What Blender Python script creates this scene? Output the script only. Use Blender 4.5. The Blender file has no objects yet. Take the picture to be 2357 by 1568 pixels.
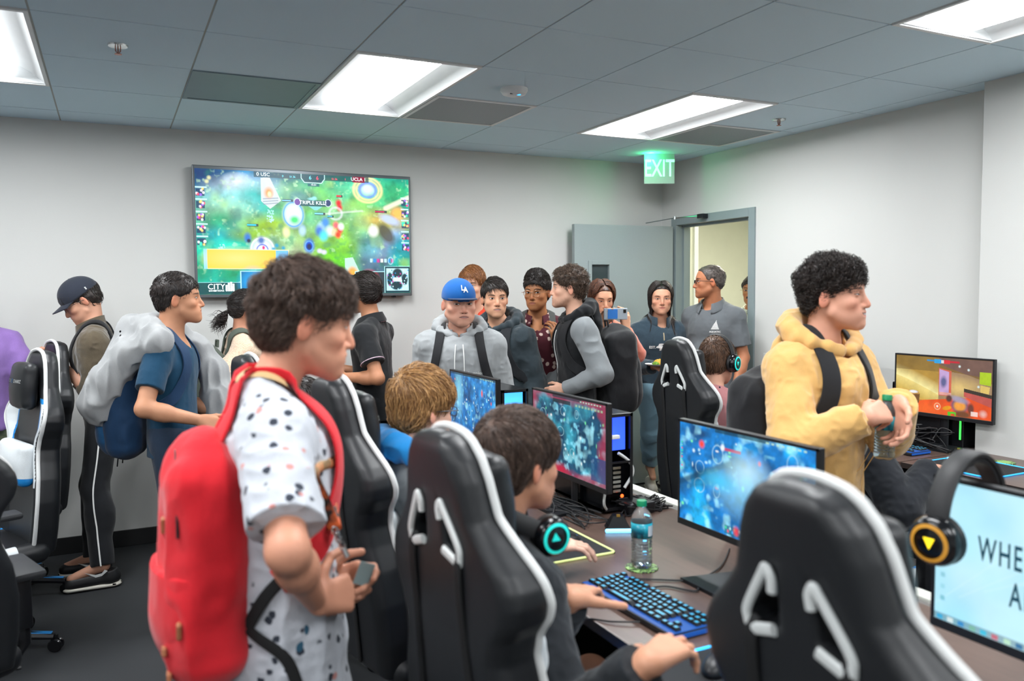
LIGHT_E = 36.; COR_E = 75.; TV_E = 1.25; MON_E = dict(A=1., B=.95, C=1.1, D=1.05, F=.95, G=.9); EXPO = 0.
CH3 = (1.237, .849, 90); CH2 = (.895, 1.56, 82); CH1 = (.905, 2.50, 82); CH4 = (2.92, 3.36, 93); CHL1 = (-.58, 4.19, -112); CHL2 = (-.57, 4.98, -112); CHL0 = (-.60, 3.0, -20); CH5 = (2.64, 2.30, 88); CH7 = (.80, 3.55, 80)

import bpy, math
import numpy as np
from mathutils import Matrix, Vector
PI = math.pi
SC = bpy.context.scene
COL = SC.collection
F4 = np.float32
def V(*a): return np.array(a, dtype=float)
def nrm(v):
    v = np.asarray(v, float); return v/(np.linalg.norm(v)+1e-12)

# ------------------------------------------------ colours and materials
def lin(c):
    if isinstance(c, str): c = [int(c[i:i+2], 16) for i in (0, 2, 4)]
    c = np.asarray(c, float)/255.
    return np.where(c <= .04045, c/12.92, ((c+.055)/1.055)**2.4)
class S:
    """a node socket with arithmetic, so shaders read as formulas"""
    def __init__(s, nt, k): s.nt = nt; s.k = k
    def m(s, op, b=None, c=None):
        n = s.nt.nodes.new('ShaderNodeMath'); n.operation = op
        for i, v in enumerate((s, b, c)):
            if v is None: continue
            if isinstance(v, S): s.nt.links.new(v.k, n.inputs[i])
            else: n.inputs[i].default_value = v
        return S(s.nt, n.outputs[0])
    def __add__(s, b): return s.m('ADD', b)
    __radd__ = __add__
    def __sub__(s, b): return s.m('SUBTRACT', b)
    def __mul__(s, b): return s.m('MULTIPLY', b)
    __rmul__ = __mul__
    def __truediv__(s, b): return s.m('DIVIDE', b)
    def __rsub__(s, b): return (s*-1)+b
    def abs(s): return s.m('ABSOLUTE')
    def sq(s): return s*s
    def sqrt(s): return s.m('SQRT')
    def mx(s, b): return s.m('MAXIMUM', b)
    def mn(s, b): return s.m('MINIMUM', b)
    def step(s, lo, hi):          # 0 below lo, 1 above hi (lo may exceed hi)
        n = s.nt.nodes.new('ShaderNodeMapRange'); n.clamp = True
        flip = lo > hi
        a, b = (hi, lo) if flip else (lo, hi)
        s.nt.links.new(s.k, n.inputs[0]); n.inputs[1].default_value = a; n.inputs[2].default_value = b
        n.inputs[3].default_value = 1 if flip else 0; n.inputs[4].default_value = 0 if flip else 1
        return S(s.nt, n.outputs[0])
def mixc(nt, f, a, b, mode='MIX'):
    n = nt.nodes.new('ShaderNodeMix'); n.data_type = 'RGBA'; n.blend_type = mode
    for i, v in ((0, f), (6, a), (7, b)):
        if isinstance(v, S): nt.links.new(v.k, n.inputs[i])
        elif i == 0: n.inputs[0].default_value = v
        else: n.inputs[i].default_value = (*v, 1)
    return S(nt, n.outputs[2])
MATS = {}
def newmat(name):
    m = bpy.data.materials.new(name); m.use_nodes = True
    nt = m.node_tree; b = nt.nodes['Principled BSDF']; MATS[name] = m
    return m, nt, b
def attr(nt, name):
    n = nt.nodes.new('ShaderNodeAttribute'); n.attribute_name = name
    return n
def xyz(nt, vec):
    n = nt.nodes.new('ShaderNodeSeparateXYZ'); nt.links.new(vec, n.inputs[0])
    return [S(nt, n.outputs[i]) for i in range(3)]
def objcoord(nt):
    n = nt.nodes.new('ShaderNodeTexCoord'); return n.outputs['Object']
def noise(nt, scale, detail=2, vec=None, rough=.5, stretch=None):
    n = nt.nodes.new('ShaderNodeTexNoise'); n.inputs['Scale'].default_value = scale
    n.inputs['Detail'].default_value = detail; n.inputs['Roughness'].default_value = rough
    v = vec if vec is not None else objcoord(nt)
    if stretch:
        mp = nt.nodes.new('ShaderNodeMapping'); mp.inputs['Scale'].default_value = stretch
        nt.links.new(v, mp.inputs[0]); v = mp.outputs[0]
    nt.links.new(v, n.inputs[0]); return S(nt, n.outputs['Fac'])
def voro(nt, scale, feature='F1', vec=None, rnd=1.):
    n = nt.nodes.new('ShaderNodeTexVoronoi'); n.inputs['Scale'].default_value = scale; n.feature = feature
    n.inputs['Randomness'].default_value = rnd
    nt.links.new(vec if vec is not None else objcoord(nt), n.inputs[0]); return n
def bump(nt, b, h, strength=.3, dist=.01):
    n = nt.nodes.new('ShaderNodeBump'); n.inputs['Strength'].default_value = strength; n.inputs['Distance'].default_value = dist
    nt.links.new(h.k, n.inputs['Height']); nt.links.new(n.outputs[0], b.inputs['Normal']); return n
def link(nt, s, inp): nt.links.new(s.k if isinstance(s, S) else s, inp)
def mat(name, c, rough=.5, metal=0., emit=None, es=1., spec=.5, alpha=1., grain=0., bmp=0., bs=60, trans=0., coat=0.):
    """plain procedural surface: colour with a little noise and optional bump"""
    if name in MATS: return MATS[name]
    m, nt, b = newmat(name); c = lin(c)
    b.inputs['Roughness'].default_value = rough; b.inputs['Metallic'].default_value = metal
    b.inputs['Specular IOR Level'].default_value = spec
    b.inputs['Coat Weight'].default_value = coat
    if trans: b.inputs['Transmission Weight'].default_value = trans; b.inputs['IOR'].default_value = 1.3
    if alpha < 1: b.inputs['Alpha'].default_value = alpha
    f = noise(nt, bs if bmp or grain else 8, 3)
    g = grain or .04
    link(nt, mixc(nt, f, tuple(c*(1-g)), tuple(np.minimum(c*(1+g), 1))), b.inputs['Base Color'])
    if bmp: bump(nt, b, f, bmp, .004)
    if emit is not None:
        b.inputs['Emission Color'].default_value = (*lin(emit), 1); b.inputs['Emission Strength'].default_value = es
    return m
def fabric(name, c, c2=None, rough=.85, fold=.35, weave=500, spots=None, vcol=False, fuzz=.15, stripe=None):
    """cloth: weave grain, soft creases as bump, optional scattered print (list of (scale, radius, colour, threshold))"""
    if name in MATS: return MATS[name]
    m, nt, b = newmat(name); c = lin(c)
    b.inputs['Roughness'].default_value = rough; b.inputs['Specular IOR Level'].default_value = .25
    b.inputs['Sheen Weight'].default_value = fuzz; b.inputs['Sheen Roughness'].default_value = .5
    n1 = noise(nt, weave, 2); n2 = noise(nt, 9, 4, rough=.6)
    if c2 is None: a, z = c*.86, np.minimum(c*1.12, 1)
    else: a, z = c, lin(c2)
    col = mixc(nt, n1.step(.3, .7), tuple(a), tuple(z))
    for (sc, r, pc, th) in (spots or []):
        v = voro(nt, sc, 'F1')
        rc = nt.nodes.new('ShaderNodeSeparateColor'); nt.links.new(v.outputs['Color'], rc.inputs[0])
        d = S(nt, v.outputs['Distance']) + (noise(nt, sc*3.1, 1)-.5)*.25
        msk = d.step(r, r*.75)*S(nt, rc.outputs[0]).step(th, th-.01)
        col = mixc(nt, msk, col, tuple(lin(pc)))
    link(nt, col, b.inputs['Base Color'])
    n3 = noise(nt, 5, 2); n4 = noise(nt, 17, 3, stretch=(1, 1, .5))
    h = (n3*.7+n4*.3)*fold*5 + n1*.05
    bump(nt, b, h, .5, .012)
    return m

# ------------------------------------------------ objects
def mesh_obj(name, verts, faces, mats=(), parent=None, smooth=True, mi=None, attrs=None):
    me = bpy.data.meshes.new(name)
    verts = np.asarray(verts, F4)
    if isinstance(faces, np.ndarray):
        nf, k = faces.shape
        me.vertices.add(len(verts)); me.vertices.foreach_set('co', verts.ravel())
        me.loops.add(nf*k); me.loops.foreach_set('vertex_index', faces.astype(np.int32).ravel())
        me.polygons.add(nf); me.polygons.foreach_set('loop_start', np.arange(0, nf*k, k, dtype=np.int32))
    else:
        me.from_pydata(verts.tolist(), [], [list(map(int, f)) for f in faces])
    if mi is not None: me.polygons.foreach_set('material_index', np.asarray(mi, np.int32))
    me.polygons.foreach_set('use_smooth', np.full(len(me.polygons), smooth))
    for an, av in (attrs or {}).items():
        if av.shape[1] == 3 and an != 'col':
            a = me.attributes.new(an, 'FLOAT_VECTOR', 'POINT'); a.data.foreach_set('vector', av.astype(F4).ravel())
        else:
            if av.shape[1] == 3: av = np.concatenate([av, np.ones((len(av), 1))], 1)
            a = me.attributes.new(an, 'FLOAT_COLOR', 'POINT'); a.data.foreach_set('color', av.astype(F4).ravel())
    me.update(); me.validate()
    for m in (mats if isinstance(mats, (list, tuple)) else [mats]): me.materials.append(m)
    o = bpy.data.objects.new(name, me); COL.objects.link(o)
    if parent is not None: o.parent = parent
    return o
def empty(name, loc=(0, 0, 0), rz=0, parent=None):
    o = bpy.data.objects.new(name, None); COL.objects.link(o); o.location = loc; o.rotation_euler = (0, 0, rz)
    o.empty_display_size = .1
    if parent is not None: o.parent = parent
    return o
def tag(o, label, cat, group=None):
    o['label'] = label; o['category'] = cat
    if group: o['group'] = group
    return o
def thing(name, label, cat, loc=(0, 0, 0), rz=0, group=None): return tag(empty(name, loc, rz), label, cat, group)
def struct(o): o['kind'] = 'structure'; return o
def dup(o, parent=None):
    c = o.copy(); COL.objects.link(c); c.parent = parent
    for ch in list(o.children):
        dup(ch, c)
    return c
class MB:
    """collects polygons of several shapes into one mesh, a material slot per shape"""
    def __init__(s): s.v = []; s.f = []; s.m = []; s.n = 0
    def add(s, v, f, mi=0, M=None):
        v = np.asarray(v, float)
        if M is not None: v = v@np.asarray(M)[:3, :3].T + np.asarray(M)[:3, 3]
        s.v.append(v); s.f += [tuple(int(i)+s.n for i in q) for q in f]; s.m += [mi]*len(f); s.n += len(v); return s
    def box(s, a, b, mi=0, bev=0., M=None):
        a, b2 = np.minimum(a, b), np.maximum(a, b)
        return s.cbox((a+b2)/2, (b2-a), mi, bev, M)
    def cbox(s, c, d, mi=0, bev=0., M=None):
        import bmesh
        bm = bmesh.new(); bmesh.ops.create_cube(bm, size=1)
        for v in bm.verts: v.co = Vector((v.co.x*d[0]+c[0], v.co.y*d[1]+c[1], v.co.z*d[2]+c[2]))
        if bev: bmesh.ops.bevel(bm, geom=bm.edges[:], offset=min(bev, min(d)*.49), segments=2, affect='EDGES', profile=.5)
        bm.verts.index_update()
        s.add([v.co[:] for v in bm.verts], [[v.index for v in f.verts] for f in bm.faces], mi, M); bm.free(); return s
    def tube(s, pts, r, mi=0, n=8, closed=False, cap=True, M=None, flat=None):
        """round bar along a path; r a number or one radius per point; flat=(nx,ny,nz,scale) squashes the section"""
        pts = np.asarray(pts, float); L = len(pts)
        r = np.full(L, r) if np.isscalar(r) else np.asarray(r, float)
        t = np.gradient(pts, axis=0)
        if closed: t = np.roll(pts, -1, 0)-np.roll(pts, 1, 0)
        t /= np.linalg.norm(t, axis=1)[:, None]+1e-12
        u = np.cross(t[0], (0, 0, 1)); 
        if np.linalg.norm(u) < .1: u = np.cross(t[0], (1, 0, 0))
        u = nrm(u); U = [u]
        for i in range(1, L):
            u = U[-1]-t[i]*np.dot(U[-1], t[i]); U.append(nrm(u))
        U = np.array(U); W = np.cross(t, U)
        a = np.arange(n)*2*PI/n
        ring = (U[:, None]*np.cos(a)[None, :, None]+W[:, None]*np.sin(a)[None, :, None])*r[:, None, None]
        if flat is not None:
            ax = nrm(flat[:3]); ring = ring-ax*(ring@ax)[..., None]*(1-flat[3])
        v = (pts[:, None]+ring).reshape(-1, 3); f = []
        for i in range(L if closed else L-1):
            j = (i+1) % L
            for k in range(n):
                k2 = (k+1) % n; f.append((i*n+k, i*n+k2, j*n+k2, j*n+k))
        if cap and not closed: f.append(tuple(range(n))[::-1]); f.append(tuple((L-1)*n+k for k in range(n)))
        return s.add(v, f, mi, M)
    def lathe(s, prof, mi=0, n=24, M=None, c=(0, 0, 0), cap=True):
        p = np.asarray(prof, float); a = np.arange(n)*2*PI/n; L = len(p)
        v = np.stack([p[:, 0][:, None]*np.cos(a)+c[0], p[:, 0][:, None]*np.sin(a)+c[1], np.repeat(p[:, 1][:, None], n, 1)+c[2]], -1).reshape(-1, 3)
        f = [(i*n+k, i*n+(k+1) % n, (i+1)*n+(k+1) % n, (i+1)*n+k) for i in range(L-1) for k in range(n)]
        if cap and p[0, 0] > 1e-6: f.append(tuple(range(n))[::-1])
        if cap and p[-1, 0] > 1e-6: f.append(tuple((L-1)*n+k for k in range(n)))
        return s.add(v, f, mi, M)
    def prism(s, poly, z0, z1, mi=0, M=None):
        n = len(poly); v = [(x, y, z0) for x, y in poly]+[(x, y, z1) for x, y in poly]
        f = [tuple(range(n))[::-1], tuple(range(n, 2*n))]+[(i, (i+1) % n, n+(i+1) % n, n+i) for i in range(n)]
        return s.add(v, f, mi, M)
    def build(s, name, mats, parent=None, smooth=False, fix=True):
        o = mesh_obj(name, np.concatenate(s.v), s.f, mats, parent, smooth, s.m)
        if fix:
            import bmesh
            bm = bmesh.new(); bm.from_mesh(o.data); bmesh.ops.recalc_face_normals(bm, faces=bm.faces[:]); bm.to_mesh(o.data); bm.free()
        if smooth:
            try: o.data.set_sharp_from_angle(angle=math.radians(40))
            except Exception: pass
        return o
def rotm(ax, a, c=(0, 0, 0)):
    return np.array(Matrix.Translation(Vector(c)) @ Matrix.Rotation(a, 4, ax))
def frame(o, x, y, z):
    M = np.eye(4); M[:3, 0] = x; M[:3, 1] = y; M[:3, 2] = z; M[:3, 3] = o; return M
def smoothpath(pts, n=8, closed=False):
    P = np.asarray(pts, float); L = len(P); out = []
    for i in range(L if closed else L-1):
        g = lambda k: P[k % L] if closed else P[min(max(k, 0), L-1)]
        a, b, c, d = g(i-1), g(i), g(i+1), g(i+2)
        for j in range(n):
            t = j/n; out.append(.5*((2*b)+(-a+c)*t+(2*a-5*b+4*c-d)*t*t+(-a+3*b-3*c+d)*t**3))
    if not closed: out.append(P[-1])
    return np.array(out)
def text(name, s, size, M, m, parent, ext=.0006, align='CENTER', sx=1., bold=0., space=1.):
    """raised lettering: a text curve turned into a mesh; M maps its x,y plane into the parent's space"""
    cu = bpy.data.curves.new(name, 'FONT'); cu.body = s; cu.size = size; cu.extrude = ext; cu.align_x = align; cu.align_y = 'CENTER'
    cu.offset = bold; cu.space_character = space; cu.resolution_u = 2
    o = bpy.data.objects.new(name, cu); COL.objects.link(o)
    bpy.context.view_layer.update()
    me = bpy.data.meshes.new_from_object(o.evaluated_get(bpy.context.evaluated_depsgraph_get()))
    bpy.data.objects.remove(o); me.name = name
    me.transform(Matrix([list(map(float, r)) for r in M]) @ Matrix.Diagonal((sx, 1, 1, 1)))
    me.materials.clear(); me.materials.append(m)
    o = bpy.data.objects.new(name, me); COL.objects.link(o)
    if parent is not None: o.parent = parent
    return o

# ------------------------------------------------ implicit solids
_rng = np.random.default_rng(5)
_lat = _rng.random((33, 33, 33)).astype(F4); _lat[32] = _lat[0]; _lat[:, 32] = _lat[:, 0]; _lat[:, :, 32] = _lat[:, :, 0]
def vnoise(P, f, off=0.):
    q = (P*F4(f)+F4(off)) % 32; i = q.astype(np.int32); i = np.minimum(i, 31); t = q-i; t = t*t*(3-2*t)
    x, y, z = i[..., 0], i[..., 1], i[..., 2]; a, b, c = t[..., 0], t[..., 1], t[..., 2]
    L = _lat
    v = (((L[x, y, z]*(1-a)+L[x+1, y, z]*a)*(1-b)+(L[x, y+1, z]*(1-a)+L[x+1, y+1, z]*a)*b)*(1-c)
         + ((L[x, y, z+1]*(1-a)+L[x+1, y, z+1]*a)*(1-b)+(L[x, y+1, z+1]*(1-a)+L[x+1, y+1, z+1]*a)*b)*c)
    return v*2-1
class Prim:
    __slots__ = ('fn', 'lo', 'hi', 'k', 'mode')
    def __init__(s, fn, lo, hi, k, mode): s.fn = fn; s.lo = np.array(lo, float); s.hi = np.array(hi, float); s.k = k; s.mode = mode
class Sdf:
    def __init__(s): s.p = []; s.disp = None
    def rc(s, a, b, ra, rb, k=.02, mode='u', flat=None, cap=None):
        """tapered capsule; flat=(axis, factor): section squashed along axis; cap: (0/1,0/1) flat ends"""
        a = np.asarray(a, F4); b = np.asarray(b, F4); ba = b-a; L2 = float(ba@ba)+1e-9; L = math.sqrt(L2)
        mr = max(ra, rb)
        if flat is not None: fx = np.asarray(nrm(flat[0]), F4); fs = 1/flat[1]-1; mr2 = mr*max(1, flat[1])
        else: mr2 = mr
        def fn(P):
            q = P-a; t0 = (q@ba)/F4(L2); t = np.clip(t0, 0, 1); w = q-t[..., None]*ba
            if flat is not None: w = w+fx*((w@fx)*F4(fs))[..., None]
            d = np.sqrt((w*w).sum(-1))-(ra+(rb-ra)*t)
            if cap is not None:
                if cap[0]: d = np.maximum(d, -t0*L)
                if cap[1]: d = np.maximum(d, (t0-1)*L)
            return d
        s.p.append(Prim(fn, np.minimum(a, b)-mr2, np.maximum(a, b)+mr2, k, mode)); return s
    def el(s, c, r, R=None, k=.02, mode='u'):
        c = np.asarray(c, F4); r = np.asarray(r, F4); Rm = None if R is None else np.asarray(R, F4)
        def fn(P):
            q = P-c
            if Rm is not None: q = q@Rm
            k0 = np.sqrt(((q/r)**2).sum(-1)); k1 = np.sqrt(((q/(r*r))**2).sum(-1))+1e-9
            return k0*(k0-1)/k1
        e = np.array(r) if Rm is None else np.sqrt(((Rm*r)**2).sum(1))
        s.p.append(Prim(fn, c-e, c+e, k, mode)); return s
    def box(s, c, h, R=None, rd=.01, k=.01, mode='u'):
        c = np.asarray(c, F4); h = np.asarray(h, F4); Rm = None if R is None else np.asarray(R, F4)
        def fn(P):
            q = P-c
            if Rm is not None: q = q@Rm
            q = np.abs(q)-(h-rd); return np.sqrt((np.maximum(q, 0)**2).sum(-1))+np.minimum(q.max(-1), 0)-rd
        e = np.array(h) if Rm is None else (np.abs(Rm)*h).sum(1)
        s.p.append(Prim(fn, c-e, c+e, k, mode)); return s
    def fnp(s, fn, lo, hi, k=.01, mode='u'): s.p.append(Prim(fn, lo, hi, k, mode)); return s
    def cut(s, o, n, k=.004):
        """keep the side the normal points away from"""
        o = np.asarray(o, F4); n = np.asarray(nrm(n), F4)
        s.p.append(Prim(lambda P: (P-o)@n, (-99,)*3, (99,)*3, k, 'i')); return s
    def eval(s, P, cen=None, rad=None):
        """P (nb,m,3); block culling when centres are given"""
        D = np.full(P.shape[:-1], .25, F4)
        for p in s.p:
            if cen is not None:
                m = rad+p.k+.004
                sel = np.nonzero(((cen > p.lo-m) & (cen < p.hi+m)).all(1))[0]
                if len(sel) == 0: continue
                d = p.fn(P[sel]); cur = D[sel]
            else: sel = None; d = p.fn(P); cur = D
            k = max(p.k, 1e-4)
            if p.mode == 'u':
                h = np.maximum(k-np.abs(cur-d), 0)/k; r = np.minimum(cur, d)-h*h*k*.25
            elif p.mode == 's':
                d = -d; h = np.maximum(k-np.abs(cur-d), 0)/k; r = np.maximum(cur, d)+h*h*k*.25
            else:
                h = np.maximum(k-np.abs(cur-d), 0)/k; r = np.maximum(cur, d)+h*h*k*.25
            if sel is None: D = r.astype(F4)
            else: D[sel] = r
        if s.disp is not None:
            D = D+s.disp(P).astype(F4)
        return D
    def mesh(s, h, pad=.02):
        U = [p for p in s.p if p.mode == 'u']
        lo = np.min([p.lo for p in U], 0)-pad-2*h; hi = np.max([p.hi for p in U], 0)+pad+2*h
        B = 8; bs = B*h; nb = np.ceil((hi-lo)/bs).astype(int)
        g = np.stack(np.meshgrid(*[np.arange(n) for n in nb], indexing='ij'), -1).reshape(-1, 3)
        cen = (lo+(g+.5)*bs).astype(F4)
        dd = s.disp; s.disp = None
        # coarse pass: split to keep only blocks near the surface
        d = np.concatenate([s.eval(cen[i:i+4000, None, :], cen[i:i+4000], bs*1.1)[:, 0] for i in range(0, len(cen), 4000)])
        s.disp = dd
        act = np.abs(d) < bs*.87*1.35+(pad if dd is not None else .0)
        g = g[act]; cen = cen[act]
        o = np.stack(np.meshgrid(*[np.arange(B+1)]*3, indexing='ij'), -1).reshape(-1, 3)
        keys = []; pos = []; quads = []; N = nb*B+2
        def key(c): return (c[..., 0].astype(np.int64)*N[1]+c[..., 1])*N[2]+c[..., 2]
        EQ = []
        corners = np.array([[i, j, k] for i in (0, 1) for j in (0, 1) for k in (0, 1)])
        edges = [(a, b) for a in range(8) for b in range(a+1, 8) if np.abs(corners[a]-corners[b]).sum() == 1]
        for c0 in range(0, len(g), 800):
            gg = g[c0:c0+800]; P = (lo+(gg[:, None]*B+o[None])*h).astype(F4)
            D = s.eval(P, cen[c0:c0+800], bs*.5).reshape(-1, B+1, B+1, B+1)
            sg = D < 0
            cs = np.zeros((len(gg), B, B, B), np.int8)
            for (i, j, k) in corners: cs += sg[:, i:i+B, j:j+B, k:k+B]
            b, x, y, z = np.nonzero((cs > 0) & (cs < 8))
            if len(b) == 0: continue
            dv = np.stack([D[b, x+i, y+j, z+k] for (i, j, k) in corners], 1)
            acc = np.zeros((len(b), 3), F4); cnt = np.zeros(len(b), F4)
            for (e0, e1) in edges:
                a0 = dv[:, e0]; a1 = dv[:, e1]; m = (a0 < 0) != (a1 < 0)
                t = np.where(m, a0/np.where(m, a0-a1, 1), 0)
                acc += np.where(m[:, None], corners[e0]+t[:, None]*(corners[e1]-corners[e0]), 0); cnt += m
            cell = gg[b]*B+np.stack([x, y, z], 1)
            keys.append(key(cell+1)); pos.append(lo+(cell+acc/cnt[:, None])*h)
            s0 = sg[b, x, y, z]
            for ax in range(3):
                e = np.zeros(3, int); e[ax] = 1
                m = s0 != sg[b, x+e[0], y+e[1], z+e[2]]
                if not m.any(): continue
                a1 = np.zeros(3, int); a2 = np.zeros(3, int); a1[(ax+1) % 3] = 1; a2[(ax+2) % 3] = 1
                c = cell[m]+1
                q = np.stack([key(c), key(c-a1), key(c-a1-a2), key(c-a2)], 1)
                inv = ~s0[m]; q[inv] = q[inv][:, ::-1]
                EQ.append(q)
        keys = np.concatenate(keys); pos = np.concatenate(pos); EQ = np.concatenate(EQ)
        od = np.argsort(keys); ks = keys[od]
        ix = np.searchsorted(ks, EQ); ix = np.minimum(ix, len(ks)-1)
        ok = (ks[ix] == EQ).all(1)
        return pos.astype(F4), od[ix[ok]]
def relax(v, q, it=1, lam=.5):
    """light smoothing of a quad mesh"""
    e = np.concatenate([q[:, [0, 1]], q[:, [1, 2]], q[:, [2, 3]], q[:, [3, 0]]])
    for _ in range(it):
        a = np.zeros_like(v, dtype=float); c = np.zeros(len(v))
        for k in range(3): a[:, k] = np.bincount(e[:, 0], v[e[:, 1], k], len(v))+np.bincount(e[:, 1], v[e[:, 0], k], len(v))
        c = np.bincount(e[:, 0], minlength=len(v))+np.bincount(e[:, 1], minlength=len(v))
        v = v+lam*(a/np.maximum(c, 1)[:, None]-v)
    return v
def keep_big(v, q):
    lab = np.arange(len(v))
    while True:
        m = lab[q].min(1); n = lab.copy()
        for k in range(4): np.minimum.at(n, q[:, k], m)
        n = n[n]
        if (n == lab).all(): break
        lab = n
    u, c = np.unique(lab, return_counts=True); big = u[c.argmax()]; ok = lab == big; ix = np.cumsum(ok)-1
    return v[ok], ix[q[ok[q[:, 0]]]]
def sdf_obj(name, sd, h, mats, parent=None, it=1, attrs=None, mi=None, xf=None, big=False):
    v, q = sd.mesh(h); v = relax(v, q, it) if it else v
    if big: v, q = keep_big(v, q)
    A = attrs(v) if attrs else None
    m = mi(v[q].mean(1)) if mi else None
    if xf is not None: v = v@xf[:3, :3].T+xf[:3, 3]
    return mesh_obj(name, v, q, mats, parent, True, m, A)

# ------------------------------------------------ people
def az_dir(a): a = math.radians(a); return V(math.sin(a), math.cos(a), 0)
def body_rot(az, lean=0, roll=0):
    """columns right, forward, up"""
    f = az_dir(az); r = V(f[1], -f[0], 0); u = V(0, 0, 1)
    a = math.radians(lean); f2 = f*math.cos(a)-u*math.sin(a); u2 = u*math.cos(a)+f*math.sin(a)
    b = math.radians(roll); r3 = r*math.cos(b)-u2*math.sin(b); u3 = u2*math.cos(b)+r*math.sin(b)
    return np.stack([r3, f2, u3], 1)
def skin_mat(name, c, brow='1c1512', lip='b8736a', eye=.0055, gaze=0., smile=.6, mouth=0., stubble=0., must=0., iris='22140e', bt=1., look=0.):
    m, nt, b = newmat(name); c = lin(c)
    b.inputs['Roughness'].default_value = .5; b.inputs['Specular IOR Level'].default_value = .35
    b.inputs['Subsurface Weight'].default_value = .0
    x, y, z = xyz(nt, attr(nt, 'hc').outputs['Vector']); ax = x.abs()
    f = noise(nt, 14, 4)
    col = mixc(nt, f.step(.3, .7), tuple(c*.93), tuple(np.minimum(c*1.05, 1)))
    front = y.step(.045, .055)
    red = tuple(c*V(1.0, .74, .70))
    ck = ((ax-.045).sq()+(z+.035).sq()).sqrt().step(.03, .006)*front*.5
    nose = (x.sq()+(z+.034).sq()).sqrt().step(.022, .006)*y.step(.085, .1)*.6
    ear = ax.step(.072, .08)*((y+.01).abs().step(.04, .02))*(z.abs().step(.06, .04))*.8
    col = mixc(nt, ck.mx(nose).mx(ear), col, red)
    if stubble:
        st = (z+.05).step(.0, -.02)*y.step(-.01, .03)*(z+.13).step(0, .01)*stubble
        col = mixc(nt, st*noise(nt, 300, 1).step(.35, .6), col, tuple(lin(brow)*1.5+.02))
    if must:
        mu = (ax/.03).sq().m('MULTIPLY_ADD', -1, 1)*((z+.055).abs().step(.009, .006))*front
        col = mixc(nt, mu.step(.05, .3)*must, col, tuple(lin(brow)))
    # lips
    L = x*x*(smile*8)-.067
    w = ((x/.026).sq()).m('MULTIPLY_ADD', -1, 1).mx(0)
    dz = z-L
    lips = (w*.0085-dz).step(0, .002)*(dz+w*.0105).step(0, .002)*front
    col = mixc(nt, lips*.75, col, tuple(lin(lip)))
    if mouth: col = mixc(nt, (w*mouth-dz.abs()).step(-.0004, .0008)*front*w.step(.1, .3), col, (.62, .58, .54))
    line = (dz.abs()-mouth*w.m('MULTIPLY', 1.)).abs().step(.0015, .0006)*w.step(.0, .2)*front
    col = mixc(nt, line*.8, col, (.06, .02, .018))
    no = ((ax-.0085).sq()+((z+.0475)*1.5).sq()).sqrt().step(.0045, .0025)*y.step(.08, .086)
    col = mixc(nt, no*.85, col, (.05, .018, .012))
    # eyes
    u = ax-.032; e = ((u/.0165).sq()).m('MULTIPLY_ADD', -1, 1).mx(0); v = z-(u*.12)
    up = e*eye; lo = e*(eye*.75)
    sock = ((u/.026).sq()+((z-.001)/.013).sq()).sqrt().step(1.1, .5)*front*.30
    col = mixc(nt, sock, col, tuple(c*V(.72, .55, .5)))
    opn = (up-v).step(0, .0008)*(v+lo).step(0, .0008)*front
    gx = x-gaze; g2 = (gx.abs()-.032).sq()+(z-look).sq()
    ey = mixc(nt, g2.sqrt().step(.0066, .0056), (.62, .58, .55), tuple(lin(iris)))
    ey = mixc(nt, g2.sqrt().step(.003, .0024), ey, (.004, .004, .004))
    ey2 = opn
    n = nt.nodes.new('ShaderNodeMix'); n.data_type = 'RGBA'; nt.links.new(opn.k, n.inputs[0]); nt.links.new(col.k, n.inputs[6]); nt.links.new(ey.k, n.inputs[7]); col = S(nt, n.outputs[2])
    lash = (v-up).abs().step(.0018, .0008)*e.step(-.0, .12)*front*(z+.004).step(0, .002)
    col = mixc(nt, lash*.9, col, (.012, .008, .006))
    low = (v+lo).abs().step(.0012, .0005)*e.step(.05, .2)*front
    col = mixc(nt, low*.4, col, tuple(c*.35))
    crease = (v-up-.0045).abs().step(.0012, .0004)*e.step(.1, .3)*front
    col = mixc(nt, crease*.35, col, tuple(c*.45))
    bu = (ax-.034)/.022; be = bu.sq().m('MULTIPLY_ADD', -1, 1).mx(0)
    bz = (z-.0215+bu*bu*.004-bu*.001).abs()
    br = (be.m('POWER', .5)*(.0042*bt)-bz).step(-.0008, .0018)*be.step(0, .15)*front
    col = mixc(nt, br*noise(nt, 260, 1).step(.1, .5)*.92, col, tuple(lin(brow)))
    link(nt, col, b.inputs['Base Color'])
    rg = mixc(nt, opn, (.5, .5, .5), (.12, .12, .12)); link(nt, rg, b.inputs['Roughness'])
    bump(nt, b, noise(nt, 160, 3)*.5+noise(nt, 40, 2)*.4, .18, .002)
    return m
def hair_mat(name, c, c2=None, rough=.42):
    if name in MATS: return MATS[name]
    m, nt, b = newmat(name); c = lin(c); c2 = lin(c2) if c2 is not None else c*1.9+.004
    cv = S(nt, attr(nt, 'col').outputs['Fac'])
    link(nt, mixc(nt, cv, tuple(c), tuple(c2)), b.inputs['Base Color'])
    b.inputs['Roughness'].default_value = rough; b.inputs['Specular IOR Level'].default_value = .45
    bump(nt, b, noise(nt, 140, 3, stretch=(1, 1, .25)), .5, .004)
    return m

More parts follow.
